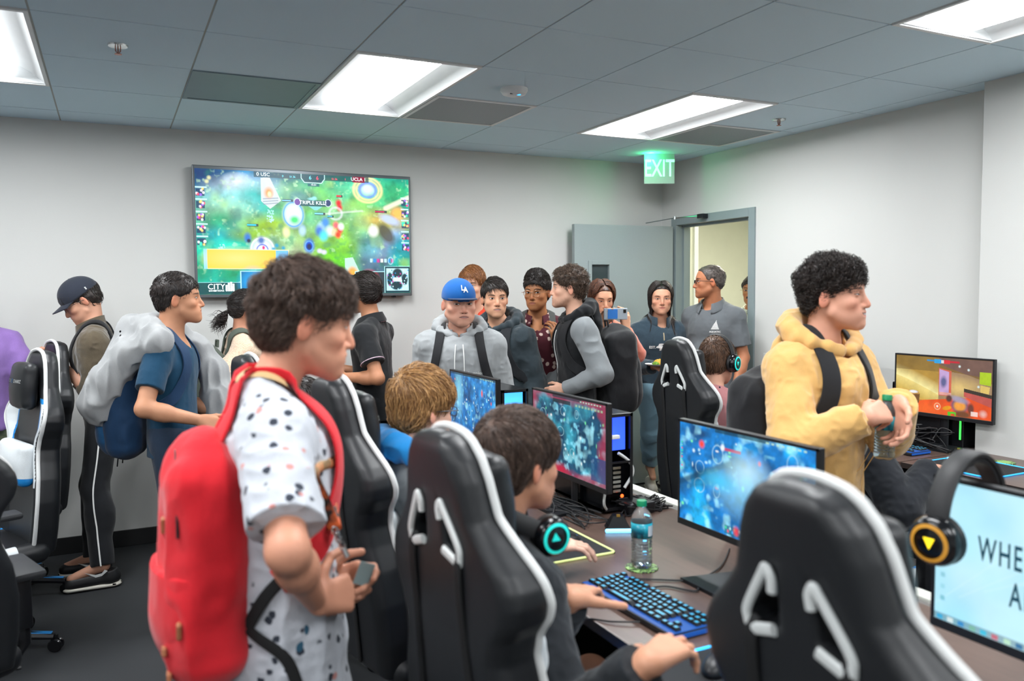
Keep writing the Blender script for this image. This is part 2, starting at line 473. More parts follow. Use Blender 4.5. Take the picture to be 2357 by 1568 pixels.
def head_prims(sd, H, R, k=1., fw=1., jaw=1., nose=1., cheek=1., ears=1.):
    """adds a head with its features; H eye-level centre, R columns right/forward/up, k scale"""
    def P(x, y, z): return H+R@(V(x*fw, y, z)*k)
    def el(c, r, kk=.012, mode='u', Rx=None): sd.el(P(*c), V(r[0]*fw, r[1], r[2])*k, R if Rx is None else R@Rx, kk*k, mode)
    def rc(a, b, ra, rb, kk=.012, mode='u', **kw): sd.rc(P(*a), P(*b), ra*k, rb*k, kk*k, mode, **kw)
    el((0, -.018, .032), (.074, .096, .084), .02)
    el((0, -.045, -.012), (.058, .055, .05), .03)
    el((0, .028, .035), (.063, .056, .052), .03)
    el((0, .027, -.032), (.060*cheek, .059, .076), .035)
    for s in (-1, 1):
        rc((s*.050*jaw, .008, -.058), (s*.014, .070, -.102), .016, .014, .03)
        el((s*.042*cheek, .052, -.028), (.020, .024, .018), .02)
    el((0, .042, -.072), (.046*jaw, .042, .034), .03)
    rc((-.03, .072, .022), (.03, .072, .022), .013, .013, .02)
    el((0, .068, -.066), (.034, .026, .026), .02)
    el((0, .079, -.101), (.017*jaw, .014, .013), .018)
    for s in (-1, 1): el((s*.033, .098, .0), (.019, .018, .0125), .014, 's')
    for s in (-1, 1): el((s*.032, .0695, .0), (.0155, .0145, .0115), .004)
    rc((0, .082, .012), (0, .100, -.024), .0065, .0085, .012)
    rc((0, .093, -.022), (0, .1025, -.036), .0085, .0115*nose, .008)
    for s in (-1, 1): el((s*.0125*nose, .090, -.040), (.0078, .0105, .0072), .006)
    el((0, .089, -.0615), (.022, .0095, .0062), .007)
    el((0, .087, -.0735), (.018, .0095, .0068), .006)
    rc((-.018, .1, -.067), (.018, .1, -.067), .0045, .0045, .005, 's')
    for s in (-1, 1):
        a = math.radians(24)*s
        Rx = np.array(Matrix.Rotation(a, 3, 'Z') @ Matrix.Rotation(math.radians(-12), 3, 'X'))
        el((s*.0775*ears, -.014, -.010), (.0065, .0175, .031), .006, 'u', Rx)
        el((s*.0855*ears, -.008, -.006), (.0055, .010, .018), .003, 's', Rx)
HAND_SEG = [(.031, .090, (.042, .026, .021), .0088), (.0105, .095, (.046, .029, .022), .0090), (-.0105, .091, (.043, .027, .021), .0087), (-.030, .082, (.033, .021, .019), .0078)]
def hand_prims(sd, W, f, n, side, curl=(.35, .5, .3), curls=None, thumb=(.35, .2, .2), spread=.06, k=1.):
    """palm + five fingers. f: finger direction, n: back of the hand, side +1 right hand -1 left; thumb=(out, curl, drop)"""
    f = nrm(f); n = nrm(np.asarray(n, float)-f*np.dot(n, f)); t = np.cross(n, f)*side
    for i, (o, l, seg, r) in enumerate(HAND_SEG):
        K = W+(f*l+t*o)*k
        sd.rc(W+(t*o*.55+f*.008)*k, K, .0135*k, .0112*k, .016)
        c = curls[i] if curls is not None else curl
        d0 = nrm(f+t*spread*(1.5-i)); p = K; a = 0
        for j in range(3):
            a += c[j]; d = d0*math.cos(a)-n*math.sin(a); q = p+d*seg[j]*k
            sd.rc(p, q, (r-.0006*j)*k, (r-.0006*(j+1))*k, .0035)
            p = q
    B = W+(f*.02+t*.022-n*.006)*k; o, c, dr = thumb
    d = nrm(f*math.cos(o+.35)+t*math.sin(o+.35)-n*dr); p = B+d*.042*k
    sd.rc(B, p, .0155*k, .0122*k, .014)
    side_in = nrm(f*1.0-t*.25-n*dr*1.2)
    for j, L in enumerate((.034, .027)):
        d = nrm(d*(1-c*(j+1))+side_in*c*(j+1)); q = p+d*L*k
        sd.rc(p, q, (.0108-.001*j)*k, (.0098-.001*j)*k, .004); p = q
def ik(S_, W, L1, L2, pole):
    S_ = np.asarray(S_, float); W = np.asarray(W, float); d = W-S_; D = np.linalg.norm(d)
    if D > (L1+L2)*.995: W = S_+d/D*(L1+L2)*.995; d = W-S_; D = np.linalg.norm(d)
    a = (L1*L1-L2*L2+D*D)/(2*D); h = math.sqrt(max(L1*L1-a*a, 0)); u = d/D
    pl = np.asarray(pole, float); pl = nrm(pl-u*np.dot(pl, u))
    return S_+u*a+pl*h, W
def grad(sd, p, e=.004):
    p = np.asarray(p, F4); o = np.eye(3, dtype=F4)*e
    Q = np.concatenate([p[:, None]+o[None], p[:, None]-o[None], p[:, None]], 1)
    d = sd.eval(Q); g = d[:, :3]-d[:, 3:6]; return g/(np.linalg.norm(g, axis=1)[:, None]+1e-9), d[:, 6]
def ribbon(sd, path, w, th, off=.004, n=6, name='shoulder_strap', m=None, parent=None, o0=None, twist=0, kk=None):
    """a strap laid on the surface of a solid"""
    P = smoothpath(path, n); 
    for _ in range(4):
        g, d = grad(sd, P); mv = np.clip(d-off, -.03, .05); P = P-g*mv[:, None]
    g, d = grad(sd, P)
    for _ in range(3): g[1:-1] = (g[:-2]+g[1:-1]*2+g[2:])/4
    g /= np.linalg.norm(g, axis=1)[:, None]
    t = np.gradient(P, axis=0); t /= np.linalg.norm(t, axis=1)[:, None]; s = np.cross(t, g); s /= np.linalg.norm(s, axis=1)[:, None]
    a = np.arange(12)*2*PI/12; c = np.sign(np.cos(a))*np.abs(np.cos(a))**.6; e = np.sign(np.sin(a))*np.abs(np.sin(a))**.6
    v = (P[:, None]+s[:, None]*(c*w/2)[None, :, None]+g[:, None]*((e*th/2)+th/2)[None, :, None]).reshape(-1, 3)
    L = len(P); f = [(i*12+k, i*12+(k+1) % 12, (i+1)*12+(k+1) % 12, (i+1)*12+k) for i in range(L-1) for k in range(12)]
    f += [tuple(range(12))[::-1], tuple((L-1)*12+k for k in range(12))]
    mb = MB(); mb.add(v-(o0 if o0 is not None else 0), f)
    return mb.build(name, m, parent, True)

def strands(roots, nors, H, R, k, comb, L, r, lift=.3, rnd=.25, grav=.3, curl=0., cf=60, nseg=5, seed=1, head=None, lenvar=.4, hug=.0):
    """tapered three-sided locks. comb(p_local,n_local)->direction in head space"""
    rg = np.random.default_rng(seed); N = len(roots)
    pl = (roots-H)@R/k; nl = nors@R
    d = comb(pl, nl); d = d+nl*lift+rg.normal(0, rnd, (N, 3)); d = d@R.T; d /= np.linalg.norm(d, axis=1)[:, None]+1e-9
    Ls = L*k*(1-lenvar+2*lenvar*rg.random(N)); Ls = Ls*np.where((pl[:, 1] > .0) & (pl[:, 2] < .05) & (np.abs(pl[:, 0]) > .045), .4, 1); ph = rg.random(N)*6.28
    a1 = np.cross(d, rg.normal(0, 1, (N, 3))); a1 /= np.linalg.norm(a1, axis=1)[:, None]; a2 = np.cross(d, a1)
    p = roots.astype(float)-nors*.002; C = []
    for i in range(nseg+1):
        t = i/nseg; q = p+0
        if curl: q = q+(a1*np.cos(ph+t*cf)[:, None]+a2*np.sin(ph+t*cf)[:, None])*curl*k*min(1, t*2)
        C.append(q)
        d = d+V(0, 0, -grav/nseg); 
        if head is not None and hug:
            g, dd = grad(head, p); inw = (d*g).sum(1)
            p = p+g*np.clip(.0008-dd, 0, .01)[:, None]
            d = d-g*np.where(dd < hug, np.minimum(inw, 0), np.where(inw > 0, inw*.9, 0)+.12*(dd > hug*1.5))[:, None]
        d /= np.linalg.norm(d, axis=1)[:, None]
        p = p+d*(Ls/nseg)[:, None]
    C = np.stack(C, 1)                                          # N, nseg+1, 3
    T = np.gradient(C, axis=1); T /= np.linalg.norm(T, axis=2)[..., None]+1e-9
    u = np.cross(T, rg.normal(0, 1, (N, 1, 3))); u /= np.linalg.norm(u, axis=2)[..., None]+1e-9; w = np.cross(T, u)
    tt = np.linspace(0, 1, nseg+1); rad = (r*k*(1-.85*tt**1.5))
    a = np.arange(3)*2*PI/3
    v = C[:, :, None]+(u[:, :, None]*np.cos(a)[None, None, :, None]+w[:, :, None]*np.sin(a)[None, None, :, None])*rad[None, :, None, None]
    v = v.reshape(-1, 3); M = (nseg+1)*3
    q = np.array([(i*3+k_, i*3+(k_+1) % 3, (i+1)*3+(k_+1) % 3, (i+1)*3+k_) for i in range(nseg) for k_ in range(3)])
    q = (q[None]+(np.arange(N)*M)[:, None, None]).reshape(-1, 4)
    cv = np.repeat(rg.random(N), M)
    return v, q, cv
def hair(parent, H, R, k, m, o, style, skull):
    """cap of hair with hairline, plus locks. style: t thickness, top, line, nape, side, comb, L, n, r, ..."""
    st = dict(t=.006, top=.0, back=.0, line=.055, yl=.042, nape=-.062, side=-.01, n=1800, L=.035, r=.0016, lift=.12, rnd=.16, grav=.15, curl=0, cf=8, nseg=4, comb='fwd', h=.004, nz=.003, nf=60, seed=3, fw=1., ear=1, hug=.004, lumps=0, tl=0., topL=None)
    st.update(style)
    sd = Sdf(); t = st['t']
    P = lambda x, y, z: H+R@(V(x*st['fw'], y, z)*k)
    sd.el(P(0, -.018-st['back']*.5, .034+st['top']*.5), V((.0755+t)*st['fw'], .098+t+st['back']*.5, .085+t+st['top']*.5)*k, R, .02)
    sd.el(P(0, -.048, -.014), V((.060+t)*st['fw'], .057+t, .054+t*.5)*k, R, .02)
    sd.el(P(0, .028, .040+st['top']*.4), V((.0655+t*.8)*st['fw'], .058+t*.8, .054+t)*k, R, .02)
    if st['tl']: sd.el(P(0, .035, .075+st['top']*.6), V(.062*st['fw'], .05, .03+st['tl'])*k, R, .02)
    if st['lumps']:
        rg = np.random.default_rng(st['seed'])
        for _ in range(st['lumps']):
            d = nrm(rg.normal(0, 1, 3)); 
            if d[2] < -.1 or (d[1] > .5 and d[2] < .25): continue
            c = V(0, -.018, .034)+d*V(.076+t, .1+t, .086+t+st['top']*.8); sd.el(P(*c), V(1, 1, 1)*k*(.010+.010*rg.random())*st.get('lr', .6), R, .006)
    # hairline: the face oval, then below the ears
    zc = st['line']-.0765
    sd.el(P(0, .130+(st['yl']-.042), zc), V(.16*st['fw'], .10, .0855)*k, R, .006, 's')
    sd.box(P(0, .1+st['yl']-.03, -.12), V(.12, .1, .12+st['side'])*k, R, .01, .006, 's')
    if st['ear']:
        for s in (-1, 1):
            sd.el(P(s*.088, -.008, -.018), V(.026, .026, .036)*k, R, .006, 's')
            sd.box(P(s*.10, .03, -.12), V(.055, .066, .11)*k, R, .01, .006, 's')
    sd.cut(P(0, -.06, st['nape']), R@V(0, .45, -1), .004)
    nz, nf = st['nz'], st['nf']
    if nz: sd.disp = lambda Q: vnoise((Q-H).astype(F4)@R.astype(F4)*np.array([1, .5, 1], F4), nf)*nz*k
    v, q = sd.mesh(st['h']*k); v = relax(v, q, 1)
    capsd = Sdf(); capsd.p = [p_ for p_ in sd.p if p_.mode == 'u']
    vv = [v]; qq = [q]; cc = [np.clip(.35+.5*vnoise(v.astype(F4), 90), 0, 1)]
    if st['n']:
        rg = np.random.default_rng(st['seed']); ix = rg.choice(len(v), min(st['n'], len(v)), replace=False)
        g, d = grad(sd, v[ix], .006); pl = (v[ix]-H)@R/k
        keep = (g@R[:, 2] > -.75)
        # only roots on the outside of the skull
        gs, ds = grad(skull, v[ix]); keep &= (ds > -.004)
        ix = ix[keep]; g = g[keep]; pl = pl[keep]
        cb = st['comb']
        def comb(p, n):
            x, y, z = p[:, 0:1], p[:, 1:2], p[:, 2:3]; o_ = np.ones_like(x)
            if cb == 'fwd': D = np.concatenate([x*2, o_*.9, -.5*o_], 1)                 # swept forward over the brow
            elif cb == 'down': D = np.concatenate([x*5, y*3, -1.2*o_], 1)
            elif cb == 'up': D = np.concatenate([x*3, .45*o_, .9*o_], 1)
            elif cb == 'back': D = np.concatenate([x*2, -.9*o_, .1*o_-z*2], 1)
            elif cb == 'side': D = np.concatenate([-.8*o_, .35*o_, -.2*o_-x*2], 1)
            elif cb == 'sideR': D = np.concatenate([.8*o_, .35*o_, -.2*o_+x*2], 1)
            else: D = n*.6
            top = np.clip((z-.03)*12, 0, 1)
            D2 = np.concatenate([x*4, y*2-.25, -1*o_], 1)                                # sides and back lie down
            D = D*top+D2*(1-top) if cb in ('fwd', 'up', 'side', 'sideR') else D
            D = D-n*(D*n).sum(1)[:, None]; return D/(np.linalg.norm(D, axis=1)[:, None]+1e-9)
        Ls = st['L']
        top = pl[:, 2] > .035
        for sel, LL in ((top, st['topL'] or Ls), (~top, Ls)):
            if sel.sum() == 0: continue
            a, b, c = strands(v[ix][sel], g[sel], H, R, k, comb, LL, st['r'], st['lift'], st['rnd'], st['grav'], st['curl'], st['cf'], st['nseg'], st['seed'], capsd, .4, st['hug'])
            n0 = sum(len(z_) for z_ in vv); vv.append(a); qq.append(b+n0); cc.append(c)
    v = np.concatenate(vv); q = np.concatenate(qq); c = np.concatenate(cc)
    c = np.stack([c]*3, 1)
    return mesh_obj('hair', v-o, q, m, parent, True, None, {'col': c})

def glasses(parent, H, R, k, o, m, lens=None, w=.0215, hh=.0155, r=.0012, round_=.6):
    mb = MB(); M = frame(H-o, R[:, 0]*k, R[:, 1]*k, R[:, 2]*k)
    for s in (-1, 1):
        a = np.arange(20)*2*PI/20; c = np.sign(np.cos(a))*np.abs(np.cos(a))**round_; e = np.sign(np.sin(a))*np.abs(np.sin(a))**round_
        pts = np.stack([s*.033+c*w, .099-np.abs(c*w+s*0)*.12*s*np.sign(s)*np.where(c*s > 0, 1, .2), -.003+e*hh], 1)
        mb.tube(pts, r, n=6, closed=True, M=M)
        mb.tube([(s*.054, .097, .004), (s*.076, .085, .004), (s*.081, .03, .002), (s*.083, -.012, .0), (s*.081, -.024, -.014)], r, n=6, M=M)
    mb.tube([(-.0125, .0985, .002), (0, .102, .005), (.0125, .0985, .002)], r, n=6, M=M)
    return mb.build('glasses', m, parent, True)

PEOPLE = []
def person(label, head, az, haz=None, hp=0, hr=0, pose='stand', lean=0, roll=0, w=1., dp=1., s=None, hs=1., skin='d9a68c', sk={}, hd={}, hair_=None, hm=None,
           R_=None, L_=None, top=None, bottom=None, shoes=None, h=.005, hips=None, feet=None, knee=None, extra=None, neck=1., nb=(0, -.045, -.168), group=None, arm=1.):
    H = V(*head); Hm = body_rot(haz if haz is not None else az, hp, hr); B = body_rot(az, lean, roll)
    Bz = body_rot(az); s = s or (H[2]/1.62 if pose == 'stand' else 1.)
    NB = H+body_rot(az, lean*.6)@(V(*nb)*s)
    def T(x, y, z): return NB+B@(V(x, y, z)*s)
    pel = T(0, -.0, -.50) if hips is None else V(*hips)
    o = V(pel[0], pel[1], 0)
    root = thing('person', label, 'person', tuple(o), 0, group)
    sh = {q: T(q*.168*w, -.012, -.088) for q in (1, -1)}
    # arms: wrist targets are given in the body's upright frame about the neck base, or as world points
    arms = {}
    for q, a in ((1, R_), (-1, L_)):
        a = dict(a or {})
        Wt = a.get('w')
        if Wt is None: Wt = NB+Bz@(V(q*.235*w, .03, -.60)*s); a.setdefault('f', V(0, .12, -1)); a.setdefault('n', V(q, .1, 0)); a.setdefault('loc', True)
        elif a.get('loc', True): Wt = NB+Bz@(V(*Wt)*s)
        Wt = np.asarray(Wt, float)
        pole = Bz@V(*a.get('pole', (q*.35, -1, -.35)))
        E, Wt = ik(sh[q], Wt, .285*s, .255*s, pole)
        f = np.asarray(a.get('f', (0, 1, 0)), float); n = np.asarray(a.get('n', (0, 0, 1)), float)
        if a.get('loc', True) or a.get('floc', True): f = Bz@f; n = Bz@n
        arms[q] = dict(S=sh[q], E=E, W=Wt, f=nrm(f), n=n, c=a.get('curl', (.3, .4, .25)), cs=a.get('curls'), th=a.get('thumb', (.3, .25, .25)), sp=a.get('spread', .05))
    # legs
    hipj = {q: pel+Bz@(V(q*.088*w, 0, -.02)*s) for q in (1, -1)}
    legs = {}
    for q in (1, -1):
        if pose == 'stand':
            ft = V(*feet[0 if q > 0 else 1]) if feet is not None else o+Bz@V(q*.11, .0, .085*s)
            K, A = ik(hipj[q], ft, .43*s, .42*s, Bz@V(q*.12, 1, 0))
        else:
            kf = (knee or {}).get(q, (q*.13, .43, 0)); K = pel+Bz@(V(*kf)*s)
            A = V(K[0], K[1], .10)+Bz@V(0, (feet or -.02) if not isinstance(feet, (list, tuple)) else 0, 0)
        legs[q] = (K, A)
    sd = Sdf()
    head_prims(sd, H, Hm, hs, **hd)
    sd.rc(H+Hm@(V(0, -.030, -.05)*hs), NB+B@(V(0, -.005, -.03)*s), .050*neck*hs, .060*neck*s, .022)
    skull = Sdf(); skull.p = sd.p[:4]
    def torso(sd, g=0., k=.04, low=True, hem=None, flat=.64, belly=1.):
        for q in (1, -1):
            sd.rc(T(q*.045, -.02, -.012), sh[q]+B@V(0, 0, .0), .040*s+g*.8, .049*s+g, .05)
        sd.rc(T(0, 0, -.16), T(0, -.005, -.40 if hem is None else hem), .148*w*s+g, (.138*w*belly if hem is None else .163*w*belly)*s+g, k, flat=(B[:, 1], flat*dp), cap=None if hem is None else (0, 1))
        sd.el(T(0, .012, -.17), V(.158*w*s+g, (.098*dp)*s+g, .13*s+g), B, k)
        if belly > 1.04: sd.el(T(0, .045, -.38), V(.13*w*belly*s+g, .095*dp*belly*s+g, .13*s+g), B, .05)
        if low: sd.el(pel+Bz@V(0, -.01, .0), V(.155*w*s+g, .105*dp*s+g, .115*s+g), Bz, .04)
    torso(sd)
    for q in (1, -1):
        a = arms[q]
        sd.rc(a['S'], a['E'], .047*s*w**.5*arm, .037*s*w**.5*arm, .03)
        u = nrm(a['W']-a['E'])
        sd.rc(a['E'], a['E']+u*.09*s, .037*s*w**.5*arm, .039*s*w**.5*arm, .02)
        sd.rc(a['E']+u*.07*s, a['W'], .039*s*w**.5*arm, .0255*s*w**.3, .02, flat=(a['n'], .88))
        hand_prims(sd, a['W'], a['f'], a['n'], q, a['c'], a['cs'], a['th'], a['sp'], k=s**.5)
        K, A = legs[q]
        sd.rc(hipj[q], K, .072*s*w**.5, .053*s, .04); sd.rc(K, A, .052*s, .036*s, .03)
        sd.el(K*.68+A*.32-Bz[:, 1]*.02, V(.05, .05, .11)*s, Bz, .03)
        sd.rc(A, A+Bz@V(q*.02, .15, -.055*s), .034*s, .026*s, .02)
    smat = skin_mat('skin_%d' % len(PEOPLE), skin, **sk)
    Hf = H.astype(F4); Rf = Hm.astype(F4)
    body = sdf_obj('body', sd, h, smat, root, 1, big=hd.get('fw', 1) > 1.05, attrs=lambda v: {'hc': ((v-Hf)@Rf)/hs/np.array([hd.get('fw', 1), 1, 1], F4)}, xf=frame(-o, (1, 0, 0), (0, 1, 0), (0, 0, 1)))
    ctx = dict(root=root, o=o, arm=arm, H=H, Hm=Hm, B=B, Bz=Bz, NB=NB, T=T, s=s, w=w, dp=dp, sh=sh, arms=arms, legs=legs, pel=pel, hipj=hipj, torso=torso, hs=hs, h=h, body=sd, skull=skull, xf=frame(-o, (1, 0, 0), (0, 1, 0), (0, 0, 1)))
    if hair_ is not None: hair(root, H, Hm, hs, hm, o, dict(fw=hd.get('fw', 1), **hair_), skull)
    if top: ctx['top'] = shirt(ctx, **top)
    if bottom: trousers(ctx, **bottom)
    if shoes: 
        for q in (1, -1): shoe(ctx, q, **shoes)
    if extra: extra(ctx)
    PEOPLE.append(ctx)
    return ctx
def shirt(c, m, kind='tee', sleeve='short', g=.014, hem=-.60, sg=None, neckr=.066, open_=.0, fold=.004, ff=14, h=None, m2=None, belly=1., slim=1., flat=.66, hood_m=None, cuff=None, push=1., name=None, seed=0., hsize=1.05):
    T, s, B, NB = c['T'], c['s'], c['B'], c['NB']; sd = Sdf(); sg = g if sg is None else sg
    c['torso'](sd, g, .04, False, hem, flat, belly)
    for q in (1, -1):
        a = c['arms'][q]; S_, E, W = a['S'], a['E'], a['W']; ww = c['w']**.5*c['arm']
        if sleeve == 'short':
            e = S_+(E-S_)*.66*push; sd.rc(S_, e, .057*s*ww+sg, .056*s*ww+sg, .035, cap=(0, 1))
        elif sleeve == 'none': pass
        else:
            fr = push if sleeve == 'long' else .5
            sd.rc(S_, E, .052*s*ww+sg, .045*s*ww+sg, .035)
            e = E+(W-E)*fr
            sd.rc(E, e, .045*s*ww+sg, .036*s*ww+sg*.8, .02, cap=(0, 1))
            if kind in ('hoodie', 'fleece') and fr > .8:
                u = nrm(W-E); sd.rc(e-u*.055, e+u*.005, .033*s*ww+sg*.25, .031*s*ww+sg*.25, .008, cap=(0, 1))
    if kind in ('hoodie', 'fleece', 'jacket') and hem is not None:
        sd.rc(T(0, -.005, hem+.02), T(0, -.005, hem-.045), .142*c['w']*s*belly+g*.3, .138*c['w']*s*belly+g*.2, .008, flat=(B[:, 1], flat), cap=(0, 1))
    # neck opening
    sd.rc(T(0, .0, -.005), T(0, .015, .12), neckr*s, neckr*s*1.25, .006, 's')
    sd.el(T(0, .06+open_*.3, -.005-open_*.5), V((.045+open_*.1)*s, .05*s, (.038+open_)*s), B, .008, 's')
    amp = fold
    if amp:
        off = seed*3.7
        def dp(P):
            n1 = vnoise(P*np.array([1, 1, .75], F4), ff, off); n2 = vnoise(P, ff*2.6, off+3)
            return (np.abs(n1)-.35)*amp*1.6+(np.abs(n2)-.3)*amp*.6
        sd.disp = dp
    nm = name or {'tee': 'shirt', 'polo': 'polo_shirt', 'hoodie': 'hoodie', 'fleece': 'fleece_pullover', 'jacket': 'jacket', 'shirt': 'shirt', 'sweater': 'sweater'}[kind]
    ob = sdf_obj(nm, sd, h or c['h']*1.25, m, c['root'], 1, xf=c['xf'])
    c['disp'] = sd.disp; sd.disp = None
    if kind in ('hoodie',): hood(c, hood_m or m, sd, hsize, g)
    if kind in ('polo', 'shirt', 'fleece'): collar(c, m2 or m, kind, g=g)
    c['top_obj'] = ob
    return sd
def hood(c, m, sd0, size=1., g=.02, sag=0.):
    T, s, B = c['T'], c['s'], c['B']; sd = Sdf(); pts = []
    for i in range(15):
        a = math.radians(-168+336*i/14); x = math.sin(a)*(.086+g*.6+.018*abs(math.sin(a))); y = -math.cos(a)*(.074+g*.6)-.004
        back = (1+math.cos(a))/2
        pts.append((T(x*size, y, -.056+g*.9+.095*back**.8-sag), (.019+.026*back)*s*size))
    for (p, r), (p2, r2) in zip(pts[:-1], pts[1:]): sd.rc(p, p2, r, r2, .012)
    sd.el(T(0, -.105-g*.6, -.05), V(.105, .045, .095)*s*size, B, .03)
    sd.rc(T(0, -.01, -.02), T(0, .03, .16), .060*s, .082*s, .01, 's')
    sd.disp = lambda P: (np.abs(vnoise(P, 20))-.3)*.012
    return sdf_obj('hood', sd, c['h'], m, c['root'], 1, xf=c['xf'])
def collar(c, m, kind, spread=26, hgt=.036, rr=.068, g=.014):
    T, s = c['T'], c['s']; mb = MB(); n = 26
    a = np.radians(np.linspace(spread, 360-spread, n)); hh = hgt*(1.3 if kind == 'fleece' else 1)
    prof = [(rr, -.02), (rr+.001, hh), (rr+.006, hh+.003), (rr+.030, -.004), (rr+.032, -.018), (rr+.026, -.016), (rr+.014, -.0)] if kind != 'fleece' else [(rr, -.03), (rr+.004, hh), (rr+.011, hh+.003), (rr+.016, .0), (rr+.018, -.035)]
    v = []; f = []
    for j, (r, z) in enumerate(prof):
        for i, t in enumerate(a):
            frn = (1-math.cos(t-PI))/2; frn = max(0, frn)
            dz = -.052*frn**1.5; x = math.sin(t)*r*1.08; y = math.cos(t)*r*.98
            tip = .018*frn**6 if 3 <= j <= 4 and kind != 'fleece' else 0
            v.append(T(x, y+.004+tip*.5+.012*frn, z+dz-tip+.010+g*.45)-c['o'])
    m_ = len(prof)
    f = [(j*n+i, j*n+i+1, (j+1)*n+i+1, (j+1)*n+i) for j in range(m_-1) for i in range(n-1)]
    mb.add(v, f); ob = mb.build('collar', m, c['root'], True)
    so = ob.modifiers.new('t', 'SOLIDIFY'); so.thickness = .003
    return ob
def trousers(c, m, g=.012, length=1., hem=None, fold=.004, name='trousers', short=None):
    sd = Sdf(); s, Bz, pel = c['s'], c['Bz'], c['pel']; w = c['w']
    sd.el(pel+Bz@V(0, -.01, .02), V(.148*w*s+g*.8, .095*c['dp']*s+g*.5, .12*s+g), Bz, .04)
    for q in (1, -1):
        K, A = c['legs'][q]; hj = c['hipj'][q]
        if short: sd.rc(hj, hj+(K-hj)*short, .085*s*w**.5+g, .078*s+g, .04, cap=(0, 1)); continue
        sd.rc(hj, K, .080*s*w**.5+g, .057*s+g, .04)
        e = K+(A-K)*length; sd.rc(K, e, .057*s+g, .048*s+g, .03, cap=(0, 1)); sd.el(K*.66+A*.34-Bz[:, 1]*.025, V(.058*s+g*.8, .056*s+g*.8, .13), Bz, .03)
    sd.disp = lambda P: (np.abs(vnoise(P, 11, 5))-.33)*fold*1.6
    c['bot'] = sd
    return sdf_obj(name, sd, c['h']*1.3, m, c['root'], 1, xf=c['xf'])
def shoe(c, q, m, sole=None, kind='sneaker'):
    K, A = c['legs'][q]; Bz = c['Bz']; A0 = V(A[0], A[1], 0); yaw = .14*q
    f = Bz[:, 1]*math.cos(yaw)+Bz[:, 0]*math.sin(yaw); r = np.cross(f, V(0, 0, 1)); R = np.stack([r, f, V(0, 0, 1)], 1)
    P = lambda x, y, z: A0+R@V(x, y, z)
    sd = Sdf(); sd.rc(P(0, -.045, .055), P(0, .15, .04), .042, .040, .03, flat=(r, .95)); 
    if kind == 'sneaker': sd.rc(P(0, -.035, .05), P(0, -.03, .095), .044, .042, .02, cap=(0, 1))
    else: sd.el(P(0, .02, .075), V(.036, .05, .03), R, .02)
    sd.cut(P(0, 0, .018), V(0, 0, -1)); 
    ob = sdf_obj('shoe', sd, .005, m, c['root'], 1, xf=c['xf'])
    s2 = Sdf(); s2.rc(P(0, -.048, .016), P(0, .155, .016), .046, .043, .01, flat=(V(0, 0, 1), .36)); s2.cut(P(0, 0, .001), V(0, 0, -1))
    x = sdf_obj('sole', s2, .005, sole or m, ob, 1, xf=c['xf']); return ob

# ------------------------------------------------ the room
CZ = 2.643; XR = 4.20; YB = 5.651; T2 = .6096; GX = -.2335; GY = 4.736
def wallmat():
    m, nt, b = newmat('wall_paint'); c = lin('d6d7d4'); f = noise(nt, 3, 3); g = noise(nt, 160, 3)
    link(nt, mixc(nt, f, tuple(c*.97), tuple(c)), b.inputs['Base Color']); b.inputs['Roughness'].default_value = .75
    b.inputs['Specular IOR Level'].default_value = .25
    bump(nt, b, g, .12, .002); return m
WALL = wallmat()
CORW = mat('corridor_paint', 'e2e4d6', .8)
TILE = mat('ceiling_tile', 'd6edfc', .95, grain=.08, bs=420, bmp=.2, spec=.1); TBAR = mat('grid_bar', 'a8aeac', .6)
def floormat():
    m, nt, b = newmat('floor_rubber'); c = lin('2c2e31')
    v = voro(nt, 260); f = noise(nt, 700, 2)
    col = mixc(nt, f.step(.62, .72), tuple(c), tuple(c*2.6)); col = mixc(nt, f.step(.30, .22), col, tuple(c*.4))
    link(nt, col, b.inputs['Base Color']); b.inputs['Roughness'].default_value = .62; bump(nt, b, f, .25, .002); return m
FLOOR = floormat()
BASE = mat('black_base', '17181a', .5); GREY = mat('door_grey', '9aa6a7', .45, bmp=.05, bs=90); FRAMEG = mat('frame_grey', '8b999b', .4)
WHITE = mat('white_plastic', 'dfe3e2', .4); BLACK = mat('black_plastic', '15161a', .4); BLK2 = mat('black_gloss', '0b0c0f', .2); CHROME = mat('chrome', 'c4c8ca', .22, 1.)
DARKM = mat('dark_metal', '34383c', .4, .8); GUN = mat('gunmetal', '6a7074', .35, .7); WHITEM = mat('white_enamel', 'e9edee', .5)
mb = MB(); mb.box((-5.2, -3.2, -.1), (8.3, 8.3, 0)); struct(mb.build('floor', FLOOR))
# ceiling: tiles a little below the grid they sit in
def ceiling():
    mb = MB(); g = .004
    fix = set()
    for cu in (-4, -1, 2, 5):
        for r0 in (0, 4, 8): fix |= {(cu, r0), (cu, r0+1)}
    vent = {(1, 0), (3, 0), (6, 0)}
    for i in range(-9, 9):
        x = GX+i*T2
        if x < XR: mb.box((x-.011, -3.2, CZ+.003), (x+.011, YB, CZ+.008), 1)
    for r in range(-1, 14):
        y = GY-r*T2
        for i in range(-9, 8):
            if (i, r-1) in fix and (i, r) in fix: continue
            mb.box((GX+i*T2, y-.011, CZ+.0032), (min(GX+(i+1)*T2, XR), y+.011, CZ+.0082), 1)
    for i in range(-9, 8):
        x0 = GX+i*T2; x1 = min(x0+T2, XR)
        for r in range(-2, 13):
            y1 = GY-r*T2; y0 = y1-T2
            if r == -2: y1 = YB; y0 = GY+T2
            if x0 >= XR or y1 < -3.2: continue
            if (i, r) in fix: continue
            gl = g; mb.box((x0+gl, y0+gl, CZ), (x1-(gl if x1 < XR else 0), y1-(gl if r > -2 else 0), CZ+.012), 0)
    o = mb.build('ceiling', [TILE, TBAR]); struct(o)
    # holes above the fittings are closed by their own housings
    return o
ceiling()
